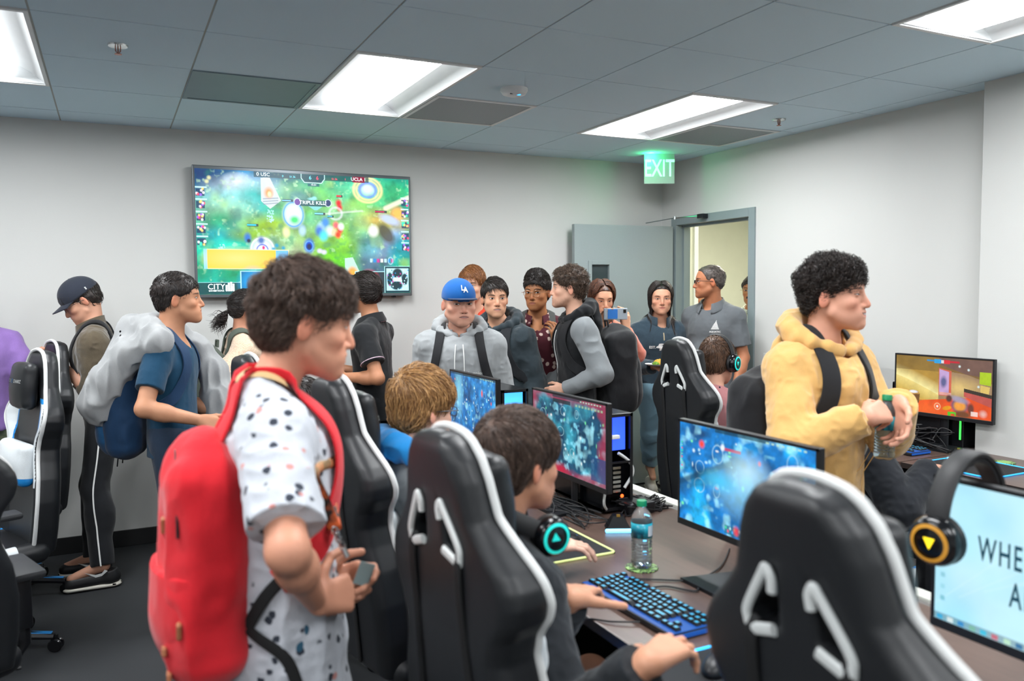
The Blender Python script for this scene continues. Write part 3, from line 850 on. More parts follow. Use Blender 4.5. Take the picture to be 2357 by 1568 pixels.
def vent_mat():
    m, nt, b = newmat('perforated'); c = lin('8f989c'); v = voro(nt, 95, rnd=0.)
    col = mixc(nt, S(nt, v.outputs['Distance']).step(.30, .36), tuple(c*.12), tuple(c)); link(nt, col, b.inputs['Base Color']); b.inputs['Roughness'].default_value = .5; return m
PERF = vent_mat(); SOLIDV = mat('vent_panel', '7f929b', .5)
for k, (i, mt, lb) in enumerate(((1, SOLIDV, 'smooth grey air diffuser panel in the ceiling left of the middle light'), (3, PERF, 'perforated return air grille beside the middle ceiling light'), (6, PERF, 'perforated return air grille beside the light by the exit sign'))):
    x0 = GX+i*T2; y0 = GY-T2; t = thing('ceiling_vent', lb, 'vent', (x0+T2/2, y0+T2/2, CZ), group='ceiling vents')
    a = T2/2-.004
    m_ = MB(); m_.box((-a, -a, -.006), (a, -a+.022, .0)).box((-a, a-.022, -.006), (a, a, 0)).box((-a, -a+.022, -.006), (-a+.022, a-.022, 0)).box((a-.022, -a+.022, -.006), (a, a-.022, 0)); m_.build('frame', WHITEM if mt is PERF else SOLIDV, t)
    m_ = MB(); m_.box((-a+.022, -a+.022, -.003), (a-.022, a-.022, -.0005)); m_.build('grille', mt, t)
# troffers
LENS = mat('lens', 'ffffff', .5, emit='fbfdff', es=LIGHT_E)
LENS2 = mat('lens_side', 'ffffff', .5, emit='fbfdff', es=2.2)
def troffer():
    t = empty('ceiling_light'); a = T2/2-.004; L = T2-.006
    m_ = MB(); m_.box((-a, -L, -.006), (a, -L+.02, .02)).box((-a, L-.02, -.006), (a, L, .02)).box((-a, -L+.02, -.006), (-a+.016, L-.02, .02)).box((a-.016, -L+.02, -.006), (a, L-.02, .02)); m_.build('frame', WHITEM, t)
    m_ = MB(); n = 10; P = []
    for i in range(n+1):
        s_ = i/n; x = -a+.016+(a-.016-.125)*s_; P.append((x, .0+.085*math.sin(s_*PI/2)))
    P = P+[(-x, z) for x, z in P[::-1]]
    for y in (-L+.02, L-.02): pass
    v = [(x, y, z) for y in (-L+.02, L-.02) for x, z in P]; N = len(P)
    f = [(i, i+1, N+i+1, N+i) for i in range(N-1) if i != n]
    m_.add(v, f)
    for y in (-L+.026, L-.026):       # curved end caps
        q = [(x, y, z) for x, z in P]+[(x, y, 0) for x, z in P]; m_.add(q, [(i, i+1, N+i+1, N+i) for i in range(N-1)])
    m_.build('reflector', WHITEM, t, True)
    m_ = MB(); Q = [(-.14+.28*i/12, .020-.006*math.sin(PI*i/12)) for i in range(13)]
    v = [(x, y, z) for y in (-L+.03, L-.03) for x, z in Q]; f = [(i, i+1, 14+i-1+0, 13+i) for i in range(12)]
    m_.add(v, [(i, i+1, 13+i+1, 13+i) for i in range(12)]); m_.build('diffuser', LENS, t, True)
    for s_ in (-1, 1): m_ = MB(); m_.box((s_*.14, -L+.03, .020), (s_*.138, L-.03, .088)); m_.build('side_lens', LENS2, t)
    m_ = MB(); m_.box((-a, -L, .088), (a, L, .10)); m_.build('housing', WHITEM, t)
    return t
LT = troffer(); first = True
for cu, nm in ((-1, 'left'), (2, 'middle'), (5, 'right'), (-4, 'far left')):
    for r0, rn in ((0, 'back'), (4, 'centre'), (8, 'front')):
        o = LT if first else dup(LT); first = False
        o.location = (GX+(cu+.5)*T2, GY-(r0+1)*T2, CZ)
        vis = {(-1, 0): 'recessed ceiling light cut by the left edge of the photo', (2, 0): 'recessed ceiling light above the room left of the smoke detector', (5, 0): 'recessed ceiling light nearest the green exit sign', (5, 4): 'recessed ceiling light at the top right corner of the photo'}
        tag(o, vis.get((cu, r0), 'recessed ceiling light out of view, %s column of the %s row' % (nm, rn)), 'ceiling light', 'recessed two by four ceiling lights')
# walls
DX0, DX1, DZ = 4.585, 5.455, 2.137
mb = MB(); mb.box((-5.2, YB, 0), (XR+.12, YB+.12, CZ+.1)); struct(mb.build('wall_back', WALL))
mb = MB(); mb.box((XR, DX1, 0), (XR+.12, YB, CZ+.1)).box((XR, -3.2, 0), (XR+.12, DX0, CZ+.1)).box((XR, DX0, DZ), (XR+.12, DX1, CZ+.1)); struct(mb.build('wall_right', WALL))
mb = MB(); mb.box((4.045, -3.2, 0), (XR, 2.73, CZ+.05), 0, .004); struct(mb.build('trim_1', WALL))
mb = MB(); mb.box((-5.2, -3.2, 0), (-5.08, YB, CZ+.1)); struct(mb.build('wall_left', WALL))
mb = MB(); mb.box((-5.2, -3.2, 0), (XR+.12, -3.08, CZ+.1)); struct(mb.build('wall_front', WALL))
mb = MB(); mb.box((-5.08, YB-.012, 0), (3.9, YB, .105), 0, .003); struct(mb.build('baseboard_back', BASE))
mb = MB(); mb.box((XR-.012, 2.73, 0), (XR, DX0-.06, .105), 0, .003); struct(mb.build('baseboard_right', BASE))
# corridor
mb = MB(); mb.box((4.32, 8.0, 0), (8.3, 8.1, 2.9)).box((8.2, 3.4, 0), (8.3, 8.1, 2.9)).box((4.32, 3.3, 0), (8.3, 3.4, 2.9)); struct(mb.build('wall_corridor', CORW))
mb = MB(); mb.box((4.32, 5.75, 0), (4.62, 5.87, 2.7)).box((4.62, 5.74, 0), (4.66, 5.88, 2.7), 1); struct(mb.build('wall_corridor_end', [CORW, WHITEM]))
mb = MB(); mb.box((4.32, 3.3, 2.75), (8.3, 8.1, 2.85)); struct(mb.build('ceiling_corridor', CORW))
t = thing('ceiling_light', 'recessed light in the corridor ceiling beyond the doorway', 'ceiling light', (5.7, 5.6, 2.75))
m_ = MB(); m_.box((-.3, -.6, -.012), (.3, .6, 0)); m_.build('frame', WHITEM, t)
m_ = MB(); m_.box((-.28, -.58, -.016), (.28, .58, -.0125)); m_.build('diffuser', mat('lens_corridor', 'ffffff', .5, emit='fffbe4', es=COR_E), t)
# door frame and leaf
fr = empty('door_1', (XR, 0, 0)); struct(fr)
mb = MB(); w = .052
for x0, x1 in ((-.014, .134),):
    mb.box((x0, DX0-w, 0), (x1, DX0+.012, DZ+w), 0, .002).box((x0, DX1-.012, 0), (x1, DX1+w, DZ+w), 0, .002).box((x0, DX0+.012, DZ-.012), (x1, DX1-.012, DZ+w), 0, .002)
mb.box((.055, DX0+.012, 0), (.10, DX0+.03, DZ-.03)).box((.055, DX1-.03, 0), (.10, DX1-.012, DZ-.03)).box((.055, DX0+.012, DZ-.03), (.10, DX1-.012, DZ-.012))
mb.build('door_frame', FRAMEG, fr)
ang = math.atan2(5.535-5.475, 3.24-4.16); lf = thing('door_leaf', 'open grey metal door with a narrow wired glass window', 'door', (4.165, 5.475, 0), ang)
lf['kind'] = 'structure'; lf.name = 'door_2'
for k_ in ('label', 'category'): del lf[k_]
Wd = .905; wx0, wx1, wz0, wz1 = .60, .755, .95, 1.80
mb = MB(); tk = .022
for a_, b_ in (((0, -tk, .012), (wx0, tk, 2.115)), ((wx1, -tk, .012), (Wd, tk, 2.115)), ((wx0, -tk, .012), (wx1, tk, wz0)), ((wx0, -tk, wz1), (wx1, tk, 2.115))): mb.box(a_, b_)
mb.build('leaf', GREY, lf)
mb = MB()
for y in (-tk-.004, tk+.004):
    for a_, b_ in (((wx0-.03, y-.004, wz0-.03), (wx0, y+.004, wz1+.03)), ((wx1, y-.004, wz0-.03), (wx1+.03, y+.004, wz1+.03)), ((wx0, y-.004, wz0-.03), (wx1, y+.004, wz0)), ((wx0, y-.004, wz1), (wx1, y+.004, wz1+.03))): mb.box(a_, b_, 0, .001)
mb.build('window_trim', GREY, lf)
mb = MB(); mb.box((wx0, -.003, wz0), (wx1, .003, wz1)); mb.build('pane', mat('door_glass', '4e5c5e', .08, trans=.35), lf)
mb = MB(); sx = wx1-wx0
for sg in (1, -1):
    for i in range(-8, 60):
        x0 = wx0; z0 = wz0+i*.022
        a0, a1 = (0, 0), (sx, sx)
        p = [(x0+s_ if sg > 0 else x0+sx-s_, z0+s_) for s_ in (0, sx)]
        q = []
        for (x, z) in p: q.append((x, min(max(z, wz0), wz1)))
        if p[0][1] < wz0: d = wz0-p[0][1]; q[0] = (p[0][0]+d*sg, wz0)
        if p[1][1] > wz1: d = p[1][1]-wz1; q[1] = (p[1][0]-d*sg, wz1)
        if q[1][1]-q[0][1] < .005 or (q[1][0]-q[0][0])*sg < .004: continue
        for y in (-.0035,): mb.tube([(q[0][0], y, q[0][1]), (q[1][0], y, q[1][1])], .0013, n=4)
mb.build('wire_mesh', CHROME, lf)
mb = MB(); mb.box((.02, -.014-tk, .9), (.05, -tk, 1.0)) 
for z in (.25, 1.1, 1.88): mb.tube([(-.008, -tk-.004, z-.055), (-.008, -tk-.004, z+.055)], .008)
mb.build('hinge', DARKM, lf)
mb = MB(); mb.tube([(.83, -tk, 1.0), (.83, -tk-.05, 1.0), (.74, -tk-.055, 1.0)], .010); mb.lathe([(0, 0), (.028, 0), (.028, .008), (0, .008)], M=frame((.83, -tk, 1.0), (1, 0, 0), (0, 0, 1), (0, -1, 0))); mb.build('handle', CHROME, lf)
mb = MB(); 
for x in (.155, .175, .20, .22): mb.lathe([(0, 0), (.006, 0), (.005, .003), (0, .004)], M=frame((x, -tk, 2.05 if x > .19 else 1.985), (1, 0, 0), (0, 0, 1), (0, -1, 0)), n=10)
mb.build('screws', WHITEM, lf)
t = thing('door_closer', 'thin metal closer arm joining open grey door to its frame', 'door closer', (4.16, 5.2, 2.15))
mb = MB(); mb.tube([(-.24, .29, -.012), (-.12, .07, .015)], .006, flat=(0, 0, 1, .6)).tube([(-.12, .07, .015), (-.02, -.10, .018)], .005).lathe([(0, -.012), (.012, -.012), (.012, .012), (0, .012)], c=(-.12, .07, .015)); mb.build('arm', CHROME, t)
mb = MB(); mb.box((-.03, -.16, .0), (.024, -.09, .035), 0, .004); mb.build('bracket', DARKM, t)
# exit sign
GREEN = mat('exit_green', '3ddc7c', .5, emit='3cff8e', es=3.0); GRE2 = mat('exit_letters', 'd8ffe6', .5, emit='8dffb9', es=1.6)
cx = V(3.845, 5.21, 2.54); d = nrm(V(3.949-3.742, 5.165-5.263, 0)); n = V(d[1], -d[0], 0)
t = thing('exit_sign', 'glowing green edge-lit EXIT sign hanging from the ceiling near the corner', 'exit sign', tuple(cx))
Mx = frame(V(0, 0, 0), d, n, V(0, 0, 1)); W2 = .118
mb = MB(); mb.cbox((0, 0, -.005), (2*W2, .006, .235), 0, .002, M=Mx); mb.build('panel', mat('exit_panel', 'b9cfc4', .25, emit='7fb99b', es=.08), t)
mb = MB(); mb.cbox((0, 0, .120), (2*W2+.004, .012, .014), 0, .002, M=Mx); mb.build('rail', WHITEM, t)
mb = MB(); mb.cbox((-.02, .0, .148), (.11, .05, .030), 0, .008, M=Mx); mb.build('housing', mat('exit_housing', '6fd79a', .4, emit='41f58d', es=1.2), t)
Mt = frame(n*.0042+V(0, 0, -.01), d, V(0, 0, 1), n); text('lettering', 'EXIT', .185, Mt, GRE2, t, .0004, sx=.62, bold=.002)
l = bpy.data.lights.new('exit_glow', 'POINT'); l.energy = 1.1; l.color = (.05, 1, .32); l.shadow_soft_size = .02
lo = bpy.data.objects.new('exit_glow', l); COL.objects.link(lo); lo.location = tuple(cx+V(-.10, -.03, .075))
# sprinklers, smoke detector, switch
for (x, y), lb in (((.064, 3.857), 'ceiling sprinkler beside the light at the left edge'), ((3.745, 3.85), 'ceiling sprinkler right of the light by the exit sign')):
    t = thing('sprinkler', lb, 'sprinkler', (x, y, CZ), group='ceiling sprinklers')
    mb = MB(); mb.lathe([(0, 0), (.04, 0), (.038, -.006), (.018, -.008), (0, -.008)], n=28); mb.build('plate', CHROME, t, True)
    mb = MB(); mb.tube([(-.010, 0, -.006), (-.009, 0, -.026), (0, 0, -.034), (.009, 0, -.026), (.010, 0, -.006)], .0022).lathe([(0, -.036), (.014, -.036), (.014, -.0385), (0, -.0385)]); mb.tube([(0, 0, -.008), (0, 0, -.030)], .0025); mb.build('nozzle', mat('brass_red', 'a0604c', .3, .6), t)
t = thing('smoke_detector', 'round white smoke detector on the ceiling with a blue light', 'smoke detector', (1.909, 3.834, CZ))
mb = MB(); mb.lathe([(0, 0), (.072, 0), (.072, -.012), (.06, -.03), (.035, -.038), (0, -.038)], n=32); mb.build('body', WHITEM, t, True)
mb = MB(); mb.lathe([(0, 0), (.012, 0), (.010, -.004), (0, -.005)], c=(.012, -.03, -.034)); mb.build('lamp', mat('blue_led', '2f9fe8', .3, emit='2aa6ff', es=2), t)
mb = MB(); mb.cbox((-.03, -.03, -.034), (.014, .008, .006)); mb.build('sensor', BLACK, t)
t = thing('light_switch', 'white wall switch plate beside the doorway', 'light switch', (XR, 4.40, 1.075))
mb = MB(); mb.box((-.006, -.038, -.062), (0, .038, .062), 0, .002); mb.build('plate', WHITE, t)
mb = MB(); mb.box((-.012, -.017, -.034), (-.006, .017, .034), 0, .002); mb.build('rocker', WHITE, t)
mb = MB(); mb.box((-.0135, -.006, .012), (-.012, .006, .018)); mb.build('indicator', mat('blue_led2', '9fd8ee', .3, emit='8fdcff', es=.6), t)

# ------------------------------------------------ screens
class Cv:
    def __init__(s, w, h, c='000000'):
        s.w, s.h = w, h; s.a = np.tile(lin(c), (h, w, 1)); s.Y, s.X = np.mgrid[0:h, 0:w]; s.X = s.X/(w-1); s.Y = s.Y/(h-1); s.ar = w/h
    def put(s, m, c): s.a = s.a*(1-m[..., None])+lin(c)*m[..., None]; return s
    def blob(s, x, y, rx, ry, c, a=1., soft=.5, ang=0):
        dx = (s.X-x)*s.ar; dy = s.Y-y; A = math.radians(ang); u = dx*math.cos(A)+dy*math.sin(A); v = -dx*math.sin(A)+dy*math.cos(A)
        r = np.sqrt((u/(rx*s.ar))**2+(v/ry)**2); return s.put(np.clip((1+soft-r)/(2*soft), 0, 1)*a, c)
    def ring(s, x, y, rx, ry, w, c, a=1.):
        r = np.sqrt(((s.X-x)/rx)**2+((s.Y-y)/ry)**2); return s.put(np.clip(1-np.abs(r-1)/w, 0, 1)*a, c)
    def rect(s, x0, y0, x1, y1, c, a=1.): return s.put(((s.X >= x0) & (s.X < x1) & (s.Y >= y0) & (s.Y < y1))*a*1., c)
    def poly(s, pts, c, a=1.):
        m = np.ones(s.X.shape); n = len(pts)
        for i in range(n):
            (x0, y0), (x1, y1) = pts[i], pts[(i+1) % n]; m *= ((x1-x0)*(s.Y-y0)-(y1-y0)*(s.X-x0)) > 0
        return s.put(m*a, c)
    def line(s, x0, y0, x1, y1, w, c, a=1.):
        dx, dy = (x1-x0)*s.ar, y1-y0; L = dx*dx+dy*dy; t = np.clip(((s.X-x0)*s.ar*dx+(s.Y-y0)*dy)/L, 0, 1)
        d = np.hypot((s.X-x0)*s.ar-t*dx, s.Y-y0-t*dy); return s.put(np.clip(1.5-d/w, 0, 1)*a, c)
    def noise(s, f, amp, seed=0, oc=3):
        P = np.stack([s.X*s.ar, s.Y, s.Y*0+seed], -1).astype(F4); n = 0
        for o in range(oc): n = n+vnoise(P, f*2**o, seed*7+o)/2**o
        s.a = np.clip(s.a*(1+amp*n[..., None]), 0, 1.4); return n
    def nblob(s, f, lo, hi, c, a=1., seed=0):
        P = np.stack([s.X*s.ar, s.Y, s.Y*0+seed], -1).astype(F4); n = vnoise(P, f, seed*3.3)+.5*vnoise(P, f*2.3, seed)
        return s.put(np.clip((n-lo)/(hi-lo), 0, 1)*a, c)
def screen(name, cv, W, H, parent, y=-.001, strength=1., rough=.3, mname=None):
    """lit display surface in the x,z plane facing -y"""
    h, w = cv.h, cv.w
    x = (cv.X-.5)*W; z = (.5-cv.Y)*H
    v = np.stack([x, np.full_like(x, y), z], -1).reshape(-1, 3); i = np.arange(h*w).reshape(h, w)
    q = np.stack([i[:-1, :-1], i[1:, :-1], i[1:, 1:], i[:-1, 1:]], -1).reshape(-1, 4)
    mn = 'display_%g' % strength
    if mn not in MATS:
        m, nt, b = newmat(mn); at = attr(nt, 'col'); nt.links.new(at.outputs['Color'], b.inputs['Emission Color']); b.inputs['Emission Strength'].default_value = strength
        b.inputs['Base Color'].default_value = (.01, .01, .012, 1); b.inputs['Roughness'].default_value = .35
    return mesh_obj(name, v, q, MATS[mn], parent, False, None, {'col': cv.a.reshape(-1, 3)})
TXW = mat('screen_white', 'ffffff', .5, emit='f2ffff', es=1.1); TXR = mat('screen_red', 'ff4a6a', .5, emit='ff4a6a', es=1.0); TXC = mat('screen_cyan', '8af0ff', .5, emit='7fe9ff', es=1.)
TXG = mat('screen_gold', 'ffd890', .5, emit='ffd890', es=1.); TXD = mat('screen_dark', '123a44', .5, emit='14505e', es=.8)
def sm(x, z, y=-.002): return frame(V(x, y, z), (1, 0, 0), (0, 0, 1), (0, -1, 0))

# television
tv = thing('television', 'large wall-mounted television showing a bright green and blue battle game', 'television', (1.217, 5.592, 1.993))
TW, TH = 1.455, .845; SW, SH = 1.425, .802
mb = MB(); mb.box((-TW/2, -.018, -TH/2), (TW/2, .02, TH/2), 0, .004).box((-.5, .02, -.3), (.5, .048, .25), 0, .01); mb.build('casing', GUN, tv)
mb = MB(); mb.box((-.2, .048, -.15), (.2, .056, .15)); mb.build('wall_bracket', BLACK, tv)
mb = MB(); mb.box((TW/2-.15, -.02, -TH/2-.012), (TW/2-.12, .0, -TH/2), 0, .003); mb.build('sensor', BLK2, tv)
cv = Cv(600, 337, '1f9f8c')
for (x, y, rx, ry, c, a, sf) in [(.08, .05, .2, .14, '063a6e', 1, .5), (.03, .18, .1, .08, '2f5f86', .7, .5), (.3, .02, .16, .09, '0f7fb5', .9, .5), (.42, .08, .1, .1, '0a5660', .9, .6),
    (.22, .16, .14, .1, 'cfeaf5', .75, .6), (.18, .1, .05, .06, 'e8f6ff', .9, .6), (.25, .25, .09, .13, '0fa7a0', 1, .5), (.12, .25, .12, .08, '8fd3d0', .8, .6), (.13, .36, .12, .1, '9fd0a8', .8, .6), (.17, .45, .12, .08, '6fb88f', .8, .6),
    (.1, .42, .06, .08, '0b9a6a', .8, .5), (.07, .55, .08, .08, '1e8f9d', .8, .5), (.08, .7, .14, .12, '13cfa6', .9, .6), (.2, .68, .14, .1, '4fe0c0', .8, .6), (.12, .8, .14, .1, '0ea36f', .9, .5),
    (.34, .46, .12, .1, '96c22c', 1, .5), (.28, .52, .1, .05, '8fc03a', .9, .6), (.45, .55, .12, .1, 'a9c58a', .8, .6), (.5, .27, .14, .1, '72c24a', .95, .6), (.62, .17, .2, .1, '7dd06a', .9, .6), (.72, .28, .12, .14, '86d25e', .9, .6),
    (.46, .2, .08, .07, '5f8f90', .9, .6), (.66, .37, .12, .12, '8fc79c', .8, .6), (.6, .5, .16, .12, '86b96a', .8, .6), (.7, .55, .14, .14, '86c84a', .9, .6), (.55, .7, .18, .12, '86c832', 1, .6), (.62, .8, .14, .14, '5fc22f', .95, .6), (.44, .68, .07, .1, 'b5c69f', .9, .6), (.42, .78, .1, .08, '8fd34a', .8, .5),
    (.8, .12, .12, .1, '6fd08a', .8, .5), (.93, .12, .12, .1, '3fb878', .9, .5), (.87, .38, .1, .09, 'd2a94a', .85, .6), (.92, .42, .08, .12, 'a7a06a', .8, .6), (.82, .72, .09, .16, '5f7f96', 1, .4), (.88, .65, .07, .14, '6f7f9a', 1, .4), (.84, .86, .08, .12, '45697f', 1, .4),
    (.93, .52, .05, .08, '8fb0d8', .9, .5), (.97, .62, .06, .12, '0f8f9f', 1, .5), (.96, .8, .06, .12, '12a07a', 1, .5), (.76, .5, .05, .1, '7dbfa0', .6, .6), (.8, .6, .05, .1, '67a9b5', .8, .5)]: cv.blob(x, y, rx, ry, c, a, sf)
cv.nblob(4, .1, .9, '1fb8c8', .35, 8); cv.nblob(18, .3, .9, '0f7f5a', .45, 12); cv.nblob(26, .35, .8, 'd8ffd0', .35, 15); cv.noise(11, .30, 1, 5); cv.nblob(6, .35, .8, 'c8ee70', .35, 2); cv.nblob(8, .45, .9, '056a74', .4, 5)
cv.line(.88, .26, 1.0, .16, .02, 'fff6e0', .8); cv.line(.45, .24, .62, .18, .01, 'ffffff', .0); cv.line(.56, .33, .76, .24+.05, .008, 'ffffff', .4)
def tower(cx, cy, f, g='d7dde0'):
    cv.poly([(cx-.03, cy-.12), (cx+.01, cy-.13), (cx+.06, cy+.06), (cx+.01, cy+.13), (cx-.03, cy+.07)], g, .9); cv.blob(cx+.005, cy-.0, .018, .04, 'ff9a5a', 1, .5); cv.blob(cx+.008, cy+.01, .008, .02, 'fff0c0', 1, .5)
    for k in range(3): cv.line(cx-.02, cy+.05+k*.022, cx+.045, cy+.04+k*.02, .004, '7d8ea2', .8)
tower(.315, .17, 1); tower(.70, .82, -1, 'c9e6df')
cv.blob(.71, .83, .02, .04, 'ffb45a', 1, .6); cv.blob(.94, .30, .03, .05, 'ffc06a', 1, .5); cv.blob(.9, .36, .05, .035, 'c3d2f0', 1, .4, 20); cv.blob(.88, .48, .03, .10, '4a4638', .9, .3, -35)
for (x, y, r) in ((.79, .11, .07), (.79, .11, .055)): cv.ring(x, y, r, r*1.5, .16, 'ffe9b0', .9)
cv.blob(.79, .10, .035, .05, 'dff3ff', 1, .5); cv.ring(.79, .11, .04, .06, .3, '7f8fff', .8)
cv.blob(.43, .34, .045, .1, 'e2f2ff', .95, .3); cv.ring(.43, .34, .045, .1, .1, '3f9fff', .9); cv.blob(.435, .385, .02, .03, '4fd87a', 1, .5)
cv.blob(.285, .63, .048, .085, 'eef6ff', .95, .35); cv.ring(.285, .63, .05, .09, .12, 'ffffff', 1); cv.ring(.285, .64, .025, .045, .2, '4f5fd8', 1); cv.blob(.29, .62, .006, .015, 'ff3f7f', 1, .4); cv.blob(.28, .56, .014, .03, '2f5fb0', .9, .5)
cv.blob(.5, .60, .022, .055, '1f5fe0', 1, .4); cv.blob(.5, .605, .012, .028, '0a1a50', 1, .4); cv.ring(.5, .6, .018, .04, .2, '7fc0ff', .8); cv.blob(.22, .54, .014, .035, '2f6fd0', .9, .5); cv.blob(.225, .565, .008, .015, '04123a', 1, .4)
cv.blob(.47, .47, .015, .04, 'bfe0ff', .9, .5); cv.blob(.395, .49, .015, .04, 'fff6c0', .9, .5)
for (x, y, c) in ((.56, .44, 'bfe8ff'), (.58, .40, '4f8fe0'), (.55, .47, '3f6fd0'), (.6, .47, 'e8f6ff'), (.57, .51, '5fe0ff')): cv.blob(x, y, .018, .04, c, .9, .5)
for (x, y, c) in ((.63, .42, 'ff6f7f'), (.65, .46, 'e0303f'), (.62, .48, 'ffd8b0'), (.64, .5, 'ff4a3f'), (.655, .43, 'ffffff'), (.645, .23, 'e02838'), (.65, .27, 'd8203a')): cv.blob(x, y, .013, .028, c, .95, .5)
cv.blob(.815, .46, .022, .045, 'ffffff', 1, .5); cv.ring(.63, .32, .03, .05, .3, 'f5f5ff', .6)
for (x, y) in ((.335, .63), (.35, .6), (.38, .62), (.33, .67), (.05, .1), (.06, .07)): cv.blob(x, y, .008, .015, '2f9fc8' if x > .2 else 'e0e0b0', .9, .5)
for (x, y) in ((.55, .64), (.57, .65)): cv.blob(x, y, .012, .018, 'e8e0ff', .9, .5)
for k in range(90):
    r_ = np.random.default_rng(k); cv.blob(.09+.03*r_.random()+.22*(k % 2), (.6 if k % 2 == 0 else .31)+.1*r_.random(), .0025, .005, 'c0ffff', .8, .5)
for k in range(26): r_ = np.random.default_rng(k); cv.line(.94+.06*r_.random(), .9, .93+.07*r_.random(), .76, .002, '8ff0c0', .5)
# overlays
cv.rect(.255, .0, .795, .045, '0b3a44', .8); cv.poly([(.47, .0), (.58, .0), (.58, .035), (.565, .07), (.485, .07), (.47, .035)], '0e4a55', 1)
for a_ in ((.47, 0, .47, .035), (.47, .035, .485, .07), (.485, .07, .565, .07), (.565, .07, .58, .035), (.58, .035, .58, 0)): cv.line(*a_, .003, 'd8ffff')
cv.rect(.285, .0, .33, .045, '2f9fe0', 1) if False else None
cv.rect(.715, .0, .775, .05, '8a1238', .95); cv.rect(.5, .075, .555, .1, '0b5a68', .9)
cv.poly([(.46, .215), (.6, .215), (.6, .265), (.46, .265)], '0d4c58', .92); cv.poly([(.5, .265), (.57, .265), (.54, .30), (.53, .30)], '8fd8e0', .8)
for x in (.45, .595): cv.blob(x, .235, .014, .028, '6f4a9a' if x < .5 else '2f3f6a', 1, .15); cv.ring(x, .235, .015, .03, .15, 'e8f8ff', 1)
for (x, y, w_) in ((.51, .205, .02), (.52, .195, .01)): cv.blob(x+.01, y, w_, .012, 'a8f0f4', .7, .4)
for (x, y, c, L_) in ((.38, .225, '8fd0ff', .05), (.53, .325, '8fe0ff', .05), (.59, .345, '5fc8e8', .03), (.22, .435, '4fd0ff', .05), (.825, .29, 'e03a68', .06), (.635, .17, 'ff5a5a', .03)):
    cv.rect(x, y-.008, x+L_, y+.012, '0a2a3a', .9); cv.rect(x, y-.004, x+L_*.8, y+.006, c, 1)
for side, x0 in ((0, .0), (1, .958)):
    for k in range(5):
        y = .16+k*.098 if side == 0 else .18+k*.098
        cv.rect(x0, y-.02, x0+(.05 if side == 0 else .04), y-.008, 'd8ffff', .8)
        cv.rect(x0+.002, y, x0+.04, y+.055, '0c2f5a', .9)
        r_ = np.random.default_rng(k+9*side)
        for q_ in range(7): cv.blob(x0+.006+.032*r_.random(), y+.05*r_.random(), .005, .010, ['ff5a7a', 'f4f4ff', 'ffe08a', '5affc8', 'b07aff', 'ffffff'][r_.integers(6)], .95, .4)
cv.rect(.028, .635, .405, .795, 'fff2c0', 1); cv.rect(.028, .635, .042, .795, '9fdcff', 1); cv.rect(.042, .64, .345, .79, 'ffcf5a', 1); cv.blob(.17, .71, .1, .06, 'ffdf90', .8, .8); cv.rect(.345, .64, .402, .79, '7fc4f4', 1)
cv.rect(0, .905, .185, 1, '08464a', .96); cv.rect(.185, .815, .42, 1, '0a4a78', 1); cv.blob(.24, .9, .05, .09, '3fb0f4', .9, .6); cv.rect(.185, .812, .42, .817, 'bff8ff'); cv.rect(.183, .812, .187, 1, 'bff8ff'); cv.rect(0, .902, .185, .907, 'bff8ff')
for k in range(16):
    r_ = np.random.default_rng(k+70); cv.rect(.24+.03*r_.random(), .87+.09*r_.random(), .25+.04*r_.random(), .88+.09*r_.random(), ['f4d880', '0a2a50', 'e8f8ff'][k % 3], .9)
cv.rect(.42, .84, .72, 1, '0b3c48', .95); cv.rect(.72, .815, .87, 1, '26343c', .98); cv.blob(.79, .9, .04, .08, 'f01838', 1, .5); cv.rect(.72, .812, .87, .817, 'bff8ff'); cv.rect(.718, .812, .722, 1, 'bff8ff')
cv.rect(.868, .765, 1, 1, '0a3a44', 1); cv.rect(.868, .765, 1, .77, 'bff8ff'); cv.rect(.868, .765, .871, 1, 'bff8ff'); cv.rect(.878, .785, .992, .98, 'c8f4ff', 1); cv.nblob(30, .1, .3, '0a6f9a', .0, 3)
for (x, y, rx, ry) in ((.935, .83, .026, .045), (.93, .935, .03, .04), (.895, .88, .014, .06), (.972, .88, .016, .05)): cv.blob(x, y, rx, ry, '12343c', 1, .15); 
for k in range(60):
    r_ = np.random.default_rng(k+300); cv.blob(.88+.11*r_.random(), .79+.185*r_.random(), .003, .006, ['c8f4ff', '1a8fd0', 'd8409a', 'dff8ff', '0a5a70'][k % 5], .95, .4)
cv.rect(.915, .865, .955, .90, 'dffaff', .95)
for k in range(7): cv.rect(.795+.018*k, .70, .808+.018*k, .735, ['d0f4ff', '2f8fe0', 'd8409a', 'ffffff'][k % 4], .8)
cv.ring(.9, .718, .012, .03, .3, 'bfefff', .7)
g_ = cv.a.mean(2, keepdims=True); cv.a = np.clip(g_+(cv.a-g_)*1.12, 0, 1.3)
screen('display', cv, SW, SH, tv, -.0195, TV_E)
def ts(s_, u, v, size, m_, **k): return text('caption', s_, size, frame(V((u-.5)*SW, -.0205, (.5-v)*SH), (1, 0, 0), (0, 0, 1), (0, -1, 0)), m_, tv, .0002, **k)
for a_ in (('0', .272, .022, .034, TXW), ('USC', .306, .022, .032, TXW), ('UCLA 1', .745, .023, .032, TXW), ('6', .512, .03, .036, TXC), ('6', .546, .03, .036, TXR), ('TRIPLE KILL!', .523, .238, .034, TXW), ('51.3k', .43, .03, .018, TXC), ('51.2k', .628, .03, .018, TXR), ('15:51', .528, .087, .017, TXW),
           ('CITY', .078, .94, .05, TXW), ('EXHIBITIONS', .078, .972, .016, TXW), ('0', .385, .028, .02, TXC), ('1', .68, .028, .02, TXR)):
    ts(*a_, bold=0.)
mb = MB()
